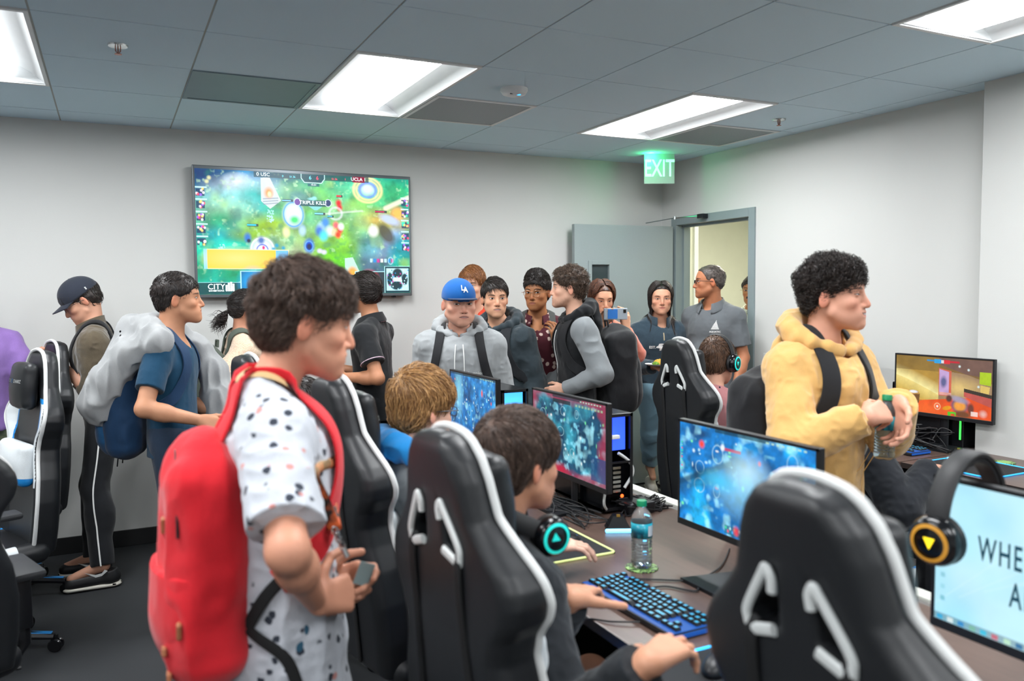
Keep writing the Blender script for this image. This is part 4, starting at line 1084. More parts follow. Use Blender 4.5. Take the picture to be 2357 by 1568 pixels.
for i, (x, h_) in enumerate(((.118, .05), (.128, .066), (.138, .075), (.148, .06))): mb.box(((x-.5)*SW, -.0208, (.5-.975)*SH), ((x+.008-.5)*SW, -.0200, (.5-.975+h_)*SH))
mb.build('skyline_logo', TXW, tv)

# monitors
def game_cv(kind, w=320, h=180):
    cv = Cv(w, h, '0a4f86')
    if kind in ('A', 'B', 'C'):
        b0 = {'A': '0f6fb8', 'B': '0b4f70', 'C': '0a78c4'}[kind]; cv.put(np.ones(cv.X.shape), b0); sd_ = ord(kind)
        cv.nblob(3.2, .0, .7, {'A': '3fb8ff', 'B': '3fb0c8', 'C': '1fc0ff'}[kind], .8, sd_); cv.nblob(5, .2, .8, '052f5a', .75, sd_+2); cv.nblob(7, .35, .8, 'a8f0ff', .65, sd_+3); cv.nblob(12, .5, .9, '8fe8ff', .6, sd_+4)
        cv.noise(14, .35, sd_, 3)
        r_ = np.random.default_rng(sd_)
        for k in range(34):
            x, y = r_.random(2); cv.blob(x, .1+y*.75, .004+.01*r_.random(), .008+.016*r_.random(), ['dff8ff', 'ff5a5a', 'ffffff', '9fe8ff', '7fffb0', 'c8f4ff'][r_.integers(6)], .85, .5)
        for k in range(7):
            x, y = .1+.8*r_.random(), .15+.6*r_.random(); cv.ring(x, y, .02+.03*r_.random(), .05+.05*r_.random(), .12, 'c8f6ff', .6)
        if kind == 'B':
            e = np.clip((np.maximum(np.abs(cv.X-.5)*2, np.abs(cv.Y-.5)*2)-.82)/.12+.8*vnoise(np.stack([cv.X*3, cv.Y*2, cv.X*0], -1).astype(F4), 4), 0, 1)*(np.maximum(np.abs(cv.X-.5)*2, np.abs(cv.Y-.5)*2) > .66); cv.put(e*.75, 'b0284a')
            cv.put(np.clip((cv.Y-.86)*12, 0, 1)*np.clip((.55-cv.X)*9, 0, 1)*.9, 'c8143f'); cv.rect(.3, .045, .55, .1, '0a3038', .9)
            for k in range(9): cv.rect(.62+.04*k, .07, .645+.04*k, .1, 'a8c8a0', .8)
            cv.rect(.82, .66, 1, .95, '0a4a80', .8)
        if kind == 'C':
            cv.line(0, .62, .42, .3, .03, '083a5a', .8); cv.line(.02, .66, .3, .5, .05, '0a4a70', .6); cv.blob(.19, .18, .02, .035, 'ff4a3a', 1, .5); cv.rect(.37, .16, .5, .185, 'c83a5a', .9); cv.blob(.36, .165, .015, .03, 'e8f0ff', 1, .4)
            cv.blob(.5, .5, .16, .2, 'a8ecff', .6, .8); cv.blob(.55, .33, .1, .12, 'd8fbff', .6, .9); cv.blob(.33, .5, .1, .07, '3fd0ff', .7, .8)
            for k in range(10): cv.rect(.01, .2+k*.03, .025, .215+k*.03, ['2fd88a', '7fe8b0', 'e84a5a'][k % 3], .8)
            cv.rect(.38, .9, .62, .985, '0a6a8a', .85)
            for k in range(14): cv.blob(.39+.017*k, .925+.03*(k % 2), .006, .014, ['3fe8a0', 'ff5a6a', 'c8f8ff', '2fb8ff'][k % 4], .95, .4)
            cv.blob(.47, .93, .02, .04, 'e83a4a', .9, .5)
        if kind == 'A': cv.blob(.2, .3, .07, .3, 'a0f0ff', .7, .9); cv.rect(.0, .0, 1, .03, '0a4058', .8); cv.blob(.72, .25, .015, .05, 'ff5a4a', 1, .5)
        cv.rect(.3, .0, .7, .03, '0a3a48', .8)
        for k in range(8): cv.rect(.68+.035*k, .012, .70+.035*k, .028, 'c0e8d0', .8)
    if kind == 'D':
        cv.put(np.ones(cv.X.shape), 'a6e6fa'); cv.nblob(2, -.2, .9, 'd8f8ff', .55, 3); cv.noise(5, .04, 2)
        for k in range(5): cv.line(.1*k, .9-.1*k, .4+.15*k, .2, .0025, 'd8f8ff', .5)
        for k in range(6): cv.rect(.022, .40+k*.085, .042, .435+k*.085, ['1f7fb8', '3a5a9a', '2aa0d8', '8ac8d8', '9ad8e8', '7ac0d0'][k], .9)
        cv.rect(0, .955, 1, 1, '12303a', .5); 
        for k in range(9): cv.rect(.01+.045*k, .962, .035+.045*k, .995, ['2fa8d8', 'd8e8e8', '2a88c8', '7ab8a0', '3ac0e0', 'c86a7a', 'bfe8c8', '2f6f9f', 'e0e0d0'][k], .95)
    if kind == 'F':   # room interior in warm light
        cv.put(np.ones(cv.X.shape), '8a6a35')
        cv.poly([(0, 0), (.47, 0), (.47, .66), (.3, .78), (0, .8)], 'b08c3c'); cv.put(np.clip((cv.Y-.05)/.3, 0, 1)*np.clip((.47-cv.X)*60, 0, 1)*.25, 'd8a840')
        m = np.clip(1-np.abs(cv.Y-.36-.75*cv.X**1.2)/.22, 0, 1)*(cv.X < .47)*(cv.Y < .78); cv.put(m, 'fff3a8'); m = ((cv.Y > .36+.75*cv.X**1.2) & (cv.X < .47) & (cv.Y < .78))*.55; cv.put(m, 'e8c860'); cv.put(((cv.Y < .25) & (cv.X < .47))*.5, '6a5428')
        cv.poly([(.47, 0), (1, 0), (1, .3), (.75, .26), (.47, .12)], '7a5c50'); cv.poly([(.47, .12), (.75, .26), (1, .3), (1, .95), (.47, .75)], 'a88a66'); cv.blob(.68, .5, .16, .12, 'f0d080', .8, .8)
        cv.poly([(.47, .18), (.6, .22), (.6, .66), (.47, .66)], 'd86a50'); cv.poly([(.475, .2), (.575, .24), (.575, .6), (.475, .6)], 'c8a8d8'); cv.blob(.52, .42, .03, .09, '4a5a8a', .9, .4); cv.rect(.475, .6, .6, .65, 'e8a8a0')
        cv.poly([(0, .86), (.3, .78), (.47, .68), (.75, .62), (1, .78), (1, 1), (0, 1)], 'f0561a'); cv.blob(.3, .92, .25, .1, 'ff7028', .8, .8)
        cv.poly([(.73, .52), (1, .6), (1, .78), (.73, .64)], 'c85a50'); cv.poly([(.73, .5), (1, .57), (1, .63), (.73, .56)], '3a3428'); cv.poly([(.88, .2), (.99, .2), (.99, .42), (.88, .40)], 'b8d820'); cv.poly([(.89, .42), (.98, .44), (.97, .56), (.89, .54)], 'f0d070', .9)
        for (x, y) in ((.68, .13), (.77, .18), (.87, .45)): cv.blob(x, y, .01, .018, 'e8ffff', 1, .6)
        cv.poly([(0, .64), (.25, .62), (.27, .68), (0, .72)], 'c89848'); cv.poly([(0, .72), (.27, .68), (.26, .84), (.0, .88)], '7a5428'); cv.blob(.2, .645, .045, .025, 'f8fbff', 1, .3); cv.blob(.12, .8, .06, .05, '4a3020', .7, .5)
        cv.blob(.69, .8, .085, .13, '6a5a78', 1, .2); cv.blob(.69, .81, .06, .09, 'f0a040', 1, .25); cv.blob(.68, .70, .09, .05, 'a8a0b8', .9, .4, 10); cv.blob(.58, .70, .03, .06, '5a3830', 1, .3); cv.blob(.56, .87, .045, .035, 'f0a010', 1, .2, -15); cv.blob(.8, .84, .03, .09, '5a3a30', .9, .3); cv.blob(.72, .95, .09, .06, '7a4a28', 1, .4)
        cv.ring(.46, .86, .03, .055, .25, 'ffd8a8', .8); cv.blob(.46, .86, .01, .02, 'ffffff', 1, .4); cv.rect(.57, .93, .60, 1, '58c828'); cv.rect(.60, .925, .65, .96, '58c828'); cv.rect(.64, .93, .655, .99, '58c828')
        cv.rect(.34, .045, .43, .075, '1f8fd0', .95); cv.rect(.42, .03, .49, .105, '2fa8e8', 1); cv.rect(.52, .035, .58, .105, 'e8303a', 1); cv.rect(.58, .05, .68, .08, 'd02838', 1); cv.rect(.49, .04, .52, .1, 'f0f0f0', .9)
        cv.blob(.1, .88, .035, .07, '38b8f8', 1, .2); cv.blob(.1, .87, .02, .04, '1a2a50', 1, .3); cv.rect(.15, .875, .25, .9, 'f0f4ff', .95); cv.rect(.16, .83, .2, .855, 'd8e8ff', .8)
        cv.rect(.8, .88, .87, .96, 'f4e0d8', .8); cv.blob(.92, .9, .03, .05, 'f8d8d0', .7, .6)
        cv.noise(10, .1, 6)
    if kind == 'G': cv.put(np.ones(cv.X.shape), 'f0a878'); cv.nblob(3, 0, .8, 'ffd0b0', .8, 2); cv.rect(.6, .5, 1, 1, 'd88a50', .8)
    return cv
def monitor(label, loc, rz, kind, W=.62, H=.365, zc=.24, tilt=0., lbl=None, back=True):
    t = thing('monitor', label, 'monitor', loc, rz, 'gaming monitors on the desks')
    p = empty('panel_pivot') if False else None
    R_ = rotm('X', math.radians(tilt), (0, 0, zc)); e = .009
    mb = MB(); mb.box((-W/2, 0, -H/2), (W/2, .022, H/2), 0, .003, M=R_).box((-W/2, -.004, -H/2-.0), (W/2, 0, -H/2+.020), 0, .001, M=R_).box((-W/2, -.003, H/2-e), (W/2, 0, H/2), 0, .001, M=R_).box((-W/2, -.003, -H/2), (-W/2+e, 0, H/2), 0, .001, M=R_).box((W/2-e, -.003, -H/2), (W/2, 0, H/2), 0, .001, M=R_).box((-W*.25, .022, -H*.3), (W*.25, .044, H*.22), 0, .01, M=R_)
    mb.build('casing', BLACK, t)
    cv = game_cv(kind); hh = H-e-.020
    sc = screen('display', cv, W-2*e, hh, t, -.0015, MON_E.get(kind, 1.)); sc.matrix_local = Matrix([list(map(float, r)) for r in (R_@np.array(Matrix.Translation((0, 0, (.020-e)/2))))])
    mb = MB(); mb.tube([(0, .034, .008), (0, .034, zc)], .024, flat=(0, 1, 0, .4)); mb.box((-.05, .02, zc-.05), (.05, .048, zc+.05), 0, .006)
    mb.build('neck', BLACK, t)
    mb = MB(); mb.prism([(-.12, -.12), (.12, -.12), (.09, .048), (-.09, .048)], 0, .011); mb.build('base', DARKM, t)
    return t, R_, cv

# desks
def wood():
    m, nt, b = newmat('desk_wood'); c = lin('5d4a42'); n1 = noise(nt, 3, 6, stretch=(14, 1, 1), rough=.65); n2 = noise(nt, 1.2, 2, stretch=(6, .8, 1))
    link(nt, mixc(nt, n1*.7+n2*.3, tuple(c*.55), tuple(c*1.5)), b.inputs['Base Color']); b.inputs['Roughness'].default_value = .32; b.inputs['Specular IOR Level'].default_value = .5
    bump(nt, b, n1, .06, .002); return m
WOOD = wood()
def desk(label, x0, x1, y0, y1, legs):
    t = thing('desk', label, 'desk', ((x0+x1)/2, (y0+y1)/2, 0)); w = (x1-x0)/2; l = (y1-y0)/2
    mb = MB(); mb.box((-w, -l, .712), (w, l, .74), 0, .003); mb.build('desktop', WOOD, t)
    mb = MB(); mb.box((-w-.001, -l, .713), (-w+.002, l, .739)); mb.build('edge_band', mat('edge_dark', '2b2422', .4), t)
    for yy in legs:
        mb = MB(); mb.box((-w+.08, yy-(y0+y1)/2-.02, 0), (w-.05, yy-(y0+y1)/2+.02, .712), 0, .003); mb.build('leg', BLACK, t)
    return t
desk('long dark walnut desk in the middle of the room carrying the row of monitors', 1.10, 1.955, -.35, 4.03, (-.25, 1.2, 2.6, 3.95))
desk('dark walnut desk along the right wall under the orange monitor', 3.47, 4.035, -.6, 2.72, (-.5, 1.2, 2.62))
desk('dark walnut desk along the right wall beside the light switch', 3.47, 4.185, 2.735, 4.25, (2.82, 4.15))
t = thing('desk_divider', 'low white divider panel running behind the middle desk', 'divider', (1.985, 1.84, 0))
mb = MB(); mb.box((.0, -2.19, 0), (.055, 2.19, .745), 0, .003); mb.build('panel', mat('divider_white', 'd5d7cf', .5), t)
mb = MB(); mb.box((-.028, -2.19, .70), (0, 2.19, .735), 0, .002); mb.build('cable_channel', mat('channel_grey', '6c6a68', .5), t)
MON = {}
MON['A'] = monitor('blue game monitor in front of the boy with glasses, beside a black tower', (1.60, 3.71, .74), -PI/2, 'A', W=.58, H=.335, zc=.2805)
MON['B'] = monitor('monitor with a red-edged teal game screen beside the open cabled tower', (1.60, 2.768, .74), -PI/2, 'B', W=.585, H=.335, zc=.2805)
MON['C'] = monitor('monitor with a bright blue game map behind the water bottle', (1.60, 1.777, .74), -PI/2, 'C', W=.57, H=.335, zc=.2855)
MON['D'] = monitor('monitor with pale blue desktop lettering and a headset hung on it', (1.60, .885, .74), -PI/2, 'D', W=.57, H=.335, zc=.2855)
t, R_, cvD = MON['D']
INK = mat('screen_ink', '0e3a4a', .5, emit='0d4152', es=.6)
for s_, x, z_ in (('WHERE', -.18, .031), ('AND', -.112, -.045)):
    Mx = R_@np.array(frame(V(x, -.0022, z_), (1, 0, 0), (0, 0, 1), (0, -1, 0))); text('lettering', s_, .072, Mx, INK, t, .0002, sx=.52, align='LEFT', space=1.2, bold=.0008)
MON['F'] = monitor('monitor with an orange and yellow room game at the right wall', (3.97, 2.872, .74), -PI/2+.06, 'F', W=.555, H=.335, zc=.325)
MON['G'] = monitor('monitor half hidden behind the person in the yellow hoodie', (3.97, 3.66, .74), -PI/2, 'G', W=.6, H=.35, zc=.31)
def tower(label, x0, y0, w=.19, l=.42, h=.355, kind='window'):
    t = thing('computer_tower', label, 'computer tower', (x0+w/2, y0+l/2, .74), group='gaming computer towers')
    a, b = w/2, l/2
    mb = MB(); mb.box((-a, -b, .012), (-a+.004, b, h)).box((a-.004, -b, .012), (a, b, h)).box((-a, -b, h-.012), (a, b, h), 0, .003).box((-a, -b, .012), (a, b, .024)).box((-a, b-.006, .012), (a, b, h)).box((-a+.004, .05-b, .02), (a-.004, .06-b, h*.45))
    for s_ in (-1, 1): mb.box((s_*a*.7-.01, -b+.02, 0), (s_*a*.7+.01, b-.02, .012))
    mb.build('case', BLK2, t)
    mb = MB(); f = .012
    mb.box((-a, -b-.003, .012), (a, -b, .012+f)).box((-a, -b-.003, h-f), (a, -b, h)).box((-a, -b-.003, .012), (-a+f, -b, h)).box((a-f, -b-.003, .012), (a, -b, h)).box((-a+f, -b-.002, h*.5), (a-f, -b+.004, h*.52)); mb.build('front_frame', BLACK, t)
    BL = mat('case_blue_glow', '2b4fd8', .4, emit='3358ff', es=1.6); BC = mat('case_cyan_glow', '2f8fff', .4, emit='46a8ff', es=1.8)
    mb = MB(); mb.box((-a+.014, -b+.03, h*.62), (a-.014, -b+.034, h*.95)); mb.build('lit_board', BL if kind == 'open' else BC, t)
    mb = MB(); mb.box((-a+.03, -b+.01, h*.74), (a-.05, -b+.028, h*.78), 0, .003); mb.build('memory_strip', WHITEM, t)
    if kind == 'open':
        mb = MB()
        for k in range(6): mb.box((-.01, -b+.014, h*.2+.018*k), (.025, -b+.04, h*.2+.018*k+.010))
        mb.build('cooler_fins', CHROME, t)
        mb = MB(); mb.tube(smoothpath([(.01, -b+.008, h*.6), (.06, -b+.004, h*.5), (.075, -b+.006, h*.38), (.04, -b+.01, h*.24)], 6), .006).tube(smoothpath([(-.08, -b-.01, h*.55), (-.06, -b-.02, h*.4), (-.07, -b-.015, h*.15), (-.05, -b+.0, .02)], 6), .005); mb.build('hose', WHITE, t)
        mb = MB(); mb.lathe([(0, 0), (.007, 0), (.006, .003), (0, .004)], M=frame((.02, -b-.002, h*.17), (1, 0, 0), (0, 0, 1), (0, -1, 0))); mb.build('power_lamp', mat('orange_led', 'ff5a28', .4, emit='ff5a20', es=3), t)
    return t
tower('black computer tower with a small blue window beyond the middle monitors', 1.66, 3.49, w=.14, h=.385, kind='window')
tower('open-fronted computer tower full of blue light and cables', 1.655, 2.60, w=.14, l=.40, h=.385, kind='open')
t = tower('black computer tower under the orange monitor with a green light strip', 3.985, 2.78, w=.19, l=.40, h=.33, kind='window') if False else None
t = thing('computer_tower', 'black computer tower behind the orange monitor with a green light strip', 'computer tower', (4.0, 2.95, .74), group='gaming computer towers')
mb = MB(); mb.box((.02, -.17, .0), (.175, .27, .32), 0, .006); mb.build('case', BLK2, t)
mb = MB(); mb.box((.016, -.16, .05), (.020, -.152, .25)); mb.build('light_strip', mat('green_strip', '39d84a', .4, emit='3af04a', es=2.2), t)
mb = MB(); mb.box((.017, -.05, .08), (.02, .1, .2)); mb.build('vent_panel', BLACK, t)
mb = MB(); mb.box((.015, .18, .05), (.02, .24, .09)); mb.build('white_label', WHITE, t); mb = MB(); mb.box((.015, .18, .10), (.02, .23, .13)); mb.build('blue_label', mat('blue_tape', '1f6fd0', .4, emit='1f6fe0', es=.5), t)

# keyboards
KEYLIT = mat('key_cap', '16222a', .45, emit='1c9fc8', es=.0); 
def key_mat():
    m, nt, b = newmat('backlit_key'); x, y, z = xyz(nt, objcoord(nt)); v = noise(nt, 330, 2)
    b.inputs['Base Color'].default_value = (*lin('14171c'), 1); b.inputs['Roughness'].default_value = .4
    msk = z.step(.0068, .0072)*(x.abs().step(.0055, .004))*(y.abs().step(.0055, .004))
    b.inputs['Emission Color'].default_value = (*lin('38b8e8'), 1); link(nt, msk*1.1, b.inputs['Emission Strength']); return m
KEYM = key_mat(); KBG = mat('key_glow', '0a3a70', .5, emit='1f6fe8', es=.35)
def keyboard(label, loc, rz):
    t = thing('keyboard', label, 'keyboard', loc, rz, 'backlit mechanical keyboards')
    mb = MB(); mb.box((-.207, -.075, 0), (.207, .075, .016), 0, .004); mb.build('base', BLACK, t)
    mb = MB(); mb.box((-.204, -.072, .016), (.204, .072, .0175)); mb.build('glow_plate', KBG, t)
    for a_, b_ in (((-.210, -.07, .003), (-.207, .07, .013)), ((.207, -.07, .003), (.210, .07, .013))): mb = MB(); mb.box(a_, b_); mb.build('side_light', KBG, t)
    proto = None; p = .0219
    rows = [[1]+[0]+[1]*4+[.4]+[1]*4+[.4]+[1]*4, [1]*13+[2], [1.5]+[1]*12+[1.5], [1.75]+[1]*11+[2.25], [2.25]+[1]*10+[2.75], [1.25]*3+[6.25]+[1.25]*4]
    for r, row in enumerate(rows):
        x = -.200; y = .060-r*.0215-(.0 if r else -.002)
        ks = list(row)+([.25, 1, 1, 1] if r in (0, 1, 2) else ([1.25+.0, 1] if r == 4 else [.25, 1, 1, 1] if r == 5 else []))
        for w in ks:
            fx = w*p
            if w in (0, .4, .25): x += (p if w == 0 else fx); continue
            if r == 4 and w == 1.25: x += fx; continue
            if proto is None:
                mb = MB(); mb.add([(-.0085, -.0085, 0), (.0085, -.0085, 0), (.0085, .0085, 0), (-.0085, .0085, 0), (-.0062, -.0060, .0075), (.0062, -.0060, .0075), (.0062, .0068, .0075), (-.0062, .0068, .0075)], [(0, 1, 2, 3), (4, 5, 6, 7), (0, 1, 5, 4), (1, 2, 6, 5), (2, 3, 7, 6), (3, 0, 4, 7)])
                o = proto = mb.build('key', KEYM, t)
            else: o = proto.copy(); COL.objects.link(o)
            o.location = (x+fx/2, y, .019); o.scale = ((fx-.0022)/.017, 1, 1); x += fx
    return t
keyboard('black keyboard with blue-lit keys in front of the player in the black jacket', (1.268, 1.775, .742), PI/2+PI+.02)
keyboard('blue-lit keyboard on the right wall desk below the cables', (3.70, 2.99, .742), -PI/2)
def mousepad(label, x0, y0, x1, y1, c, es=1.6):
    t = thing('mouse_pad', label, 'mouse pad', ((x0+x1)/2, (y0+y1)/2, .74)); a, b = (x1-x0)/2, (y1-y0)/2
    mb = MB(); mb.box((-a, -b, 0), (a, b, .004), 0, .001); mb.build('surface', mat('pad_black', '191b1e', .8, grain=.2, bs=900), t)
    P = []
    for (cx, cy, a0) in ((a-.015, b-.015, 0), (-a+.015, b-.015, 90), (-a+.015, -b+.015, 180), (a-.015, -b+.015, 270)):
        for k in range(5): A = math.radians(a0+22.5*k); P.append((cx+.015*math.cos(A), cy+.015*math.sin(A), .004))
    mb = MB(); mb.tube(P, .0038, n=8, closed=True); mb.build('light_edge', mat('pad_edge_'+c, c, .4, emit=c, es=es), t, True)
mousepad('black mouse pad with a glowing yellow-green edge under the far hand', 1.16, 2.20, 1.452, 2.56, 'c8d68a', .75)
mousepad('black mouse pad with bright blue edge under the near player hand', 1.045, 1.02, 1.36, 1.50, '2fb4ff', 2.2)
mousepad('black mouse pad with blue edge on the right wall desk', 3.50, 2.28, 3.84, 2.66, '2aa8f4', .9)
def mouse(label, loc, rz, glow='2aa8ff'):
    t = thing('mouse', label, 'mouse', loc, rz, 'computer mice'); sd = Sdf(); sd.el((0, 0, .004), (.032, .06, .034), None, .01); sd.cut((0, 0, .0), (0, 0, -1)); sdf_obj('shell', sd, .004, BLACK, t)
    mb = MB(); mb.tube([(0, .03, .026), (0, .042, .022)], .006); mb.build('wheel', mat('mouse_glow', glow, .4, emit=glow, es=1.5), t)
mouse('black mouse under the hand on the yellow-green edged pad', (1.345, 2.335, .745), -1.5)
mouse('black mouse under the near player hand on the blue-edged pad', (1.20, 1.40, .745), -1.1)
mouse('black mouse under the hand on the right wall desk', (3.66, 2.52, .745), -1.5)
def dock(label, loc, rz):
    t = thing('charging_dock', label, 'charging dock', loc, rz, 'mouse charging docks')
    mb = MB(); mb.add([(-.045, -.035, .006), (.045, -.035, .006), (.045, .035, .006), (-.045, .035, .006), (-.018, -.008, .052), (.018, -.008, .052), (.018, .020, .055), (-.018, .020, .055)], [(0, 1, 2, 3), (4, 5, 6, 7), (0, 1, 5, 4), (1, 2, 6, 5), (2, 3, 7, 6), (3, 0, 4, 7)]); mb.build('stand', BLK2, t)
    mb = MB(); mb.box((-.05, -.043, 0), (.05, -.030, .014), 0, .005); mb.build('light_bar', mat('dock_light', '9fe4ff', .4, emit='5fc4ff', es=2.6), t)
    mb = MB(); mb.box((-.006, -.012, .05), (.006, -.004, .058)); mb.build('contact', mat('contact_gold', 'c8a050', .3, .8), t)
dock('black charging dock with light blue bar left of the water bottle', (1.605, 2.415, .74), -.45)
dock('black charging dock with blue bar on the right wall desk', (3.775, 2.63, .74), -1.0)
def coaster(label, x, y):
    t = thing('coaster', label, 'coaster', (x, y, .74), group='green coasters'); m = MATS.get('coaster_green')
    if m is None:
        m, nt, b = newmat('coaster_green'); x_, y_, z_ = xyz(nt, objcoord(nt)); r = (x_.sq()+y_.sq()).sqrt(); f = noise(nt, 130, 2)
        link(nt, mixc(nt, f.step(.48, .54)*r.step(.028, .032), tuple(lin('8fb86a')), tuple(lin('1f2a1a'))), b.inputs['Base Color'])
    mb = MB(); mb.lathe([(0, 0), (.05, 0), (.051, .002), (.05, .004), (0, .004)], n=40); mb.build('disc', m, t, True)
coaster('green printed round coaster under the water bottle', 1.445, 2.043); coaster('green round coaster on the bare right end of the wall desk', 3.885, 2.47)
PET = None
def petmat():
    m, nt, b = newmat('clear_plastic'); b.inputs['Base Color'].default_value = (.9, .95, .97, 1); b.inputs['Roughness'].default_value = .06
    b.inputs['Transmission Weight'].default_value = .92; b.inputs['IOR'].default_value = 1.2; return m
PET = petmat()
def bottle(label, loc, R_=None, cap=True):
    t = thing('water_bottle', label, 'water bottle', loc)
    if R_ is not None: t.rotation_euler = R_
    prof = [(0, .004), (.024, 0), (.031, .006), (.0325, .014)]
    for k in range(7): z = .02+k*.010; prof += [(.0325, z), (.0305, z+.005)]
    prof += [(.0325, .092), (.0315, .095), (.0315, .142), (.0325, .145), (.031, .156), (.024, .172), (.0145, .184), (.0125, .19), (.0125, .196)]
    mb = MB(); mb.lathe(prof, n=32); mb.build('bottle_body', PET, t, True)
    w = MB(); w.lathe([(0, .006), (.029, .008), (.0295, .09), (.0295, .128), (0, .128)], n=24); 
    m = MATS.get('water')
    if m is None: m = mat('water', 'cfe6ee', .02, trans=.95)
    w.build('water', m, t, True)
    m = MATS.get('bottle_label')
    if m is None:
        m, nt, b = newmat('bottle_label'); f = noise(nt, 60, 3, stretch=(1, 1, .35)); z_ = xyz(nt, objcoord(nt))[2]
        link(nt, mixc(nt, f.step(.42, .6)*z_.step(.14, .11), tuple(lin('1f9db0')), tuple(lin('0a5068'))), b.inputs['Base Color']); b.inputs['Roughness'].default_value = .3
    mb = MB(); mb.lathe([(.0322, .096), (.0322, .141)], n=32, cap=False); lb = mb.build('label_wrap', m, t, True, fix=False); so = lb.modifiers.new('t', 'SOLIDIFY'); so.thickness = .0008; so.offset = 1
    mb = MB()
    a = np.linspace(-.35, .35, 6)-1.2; v = [(math.cos(q)*.0331, math.sin(q)*.0331, z) for z in (.102, .134) for q in a]; mb.add(v, [(i, i+1, 7+i, 6+i) for i in range(5)]); mb.build('white_panel', WHITE, t, fix=False)
    if cap: mb = MB(); mb.lathe([(.0145, .190), (.0155, .191), (.0155, .206), (.0145, .208), (0, .208)], n=28); mb.build('cap', mat('cap_green', '128a5a', .35), t, True)
    return t
bottle('clear water bottle with green cap and teal label on the middle desk', (1.445, 2.043, .745))
# cables
CAB = mat('cable_black', '17171a', .5)
def cable(label, pts, r=.0028, name='cable'):
    mb = MB(); mb.tube(smoothpath(pts, 8), r, n=6); tag(mb.build(name, CAB, None, True), label, 'cable'); 
cable('thin black cable looping on the desk behind the blue-lit keyboard', [(1.36, 1.96, .746), (1.46, 1.90, .745), (1.60, 1.80, .745), (1.50, 1.75, .745), (1.62, 1.70, .745), (1.8, 1.6, .745)])
cable('black cable running from the keyboard towards the monitor with blue map', [(1.35, 1.88, .746), (1.41, 1.87, .745), (1.46, 1.80, .746), (1.52, 1.86, .745), (1.66, 1.93, .745), (1.8, 2.05, .745)])
cable('black cable sagging off the front edge of the middle desk', [(1.19, 1.69, .748), (1.13, 1.73, .746), (1.085, 1.80, .735), (1.03, 1.85, .69), (1.06, 1.93, .70), (1.12, 1.98, .70)], .0024)
cable('black cable from the charging dock to the open tower', [(1.62, 2.44, .746), (1.68, 2.50, .745), (1.74, 2.56, .745), (1.80, 2.62, .75)])
rg = np.random.default_rng(8)
for (lb, c0, sz, n_) in (('tangle of black cables at the foot of the open tower', V(1.83, 2.60, .76), V(.10, .06, .03), 16), ('tangle of black cables between wall desk monitor and keyboard', V(3.93, 3.13, .80), V(.05, .13, .10), 16), ('tangle of black cables under the red-edged monitor', V(1.56, 2.75, .75), V(.07, .25, .02), 7), ('tangle of cables under the orange monitor', V(3.86, 2.95, .80), V(.02, .2, .07), 7)):
    mb = MB()
    for k in range(n_):
        p = [c0+(rg.random(3)*2-1)*sz*V(1.2, 1.2, 1) for _ in range(6)]
        p = [V(q[0], q[1], max(q[2], .745)) for q in p]; mb.tube(smoothpath(p, 7), .0028, n=6)
    o = mb.build('cable_tangle', CAB, None, True); tag(o, lb, 'cables'); o['kind'] = 'stuff'
mb = MB(); mb.box((-.06, -.05, 0), (.06, .05, .045), 0, .008); o = mb.build('power_adapter', BLACK); o.location = (1.80, 2.585, .74); tag(o, 'black power brick among cables at foot of the open tower', 'power adapter')

# ------------------------------------------------ gaming chairs
LEA = None
def leather(name, c, rough=.42):
    m, nt, b = newmat(name); c = lin(c); f = noise(nt, 420, 3); g = noise(nt, 5, 2)
    link(nt, mixc(nt, f, tuple(c*.8), tuple(c*1.15)), b.inputs['Base Color']); b.inputs['Roughness'].default_value = rough; b.inputs['Specular IOR Level'].default_value = .5
    bump(nt, b, f*.3+g, .25, .003); return m
LB = leather('black_leather', '1d1f22'); LW = leather('white_leather', 'dfe5e8', .4); LBL = leather('blue_leather', '1a86d0', .4); PIPE = mat('white_piping', 'dcdedd', .45); TRIM = mat('trim_white', 'd6dad9', .35)
BLUEP = mat('blue_plastic', '1c7fc4', .3); BH = .89
_t = np.array([0, .006, .02, .05, .09, .13, .165, .19, .22, .25, .28, .31, .345, .385, .435, .49, .56, .66, .78, .89])
_w = np.array([.02, .055, .082, .108, .126, .137, .148, .168, .196, .226, .245, .250, .240, .208, .192, .204, .232, .248, .246, .23])
def hw(t): return np.interp(t, _t, _w)
def yc(x, t): 
    a = np.abs(x); return .25*a*a
HOLE = [(.034, .135), (.096, .218), (.096, .245), (.040, .228)]
def hole_d(x, t):
    d = np.full(x.shape, -9., F4); n = len(HOLE)
    for i in range(n):
        (x0, t0), (x1, t1) = HOLE[i], HOLE[(i+1) % n]; L = math.hypot(x1-x0, t1-t0); nx, nt_ = (t1-t0)/L, -(x1-x0)/L
        s = 1 if (nx*(.07-x0)+nt_*(.21-t0)) < 0 else -1
        d = np.maximum(d, s*(nx*(x-x0)+nt_*(t-t0)))
    return d
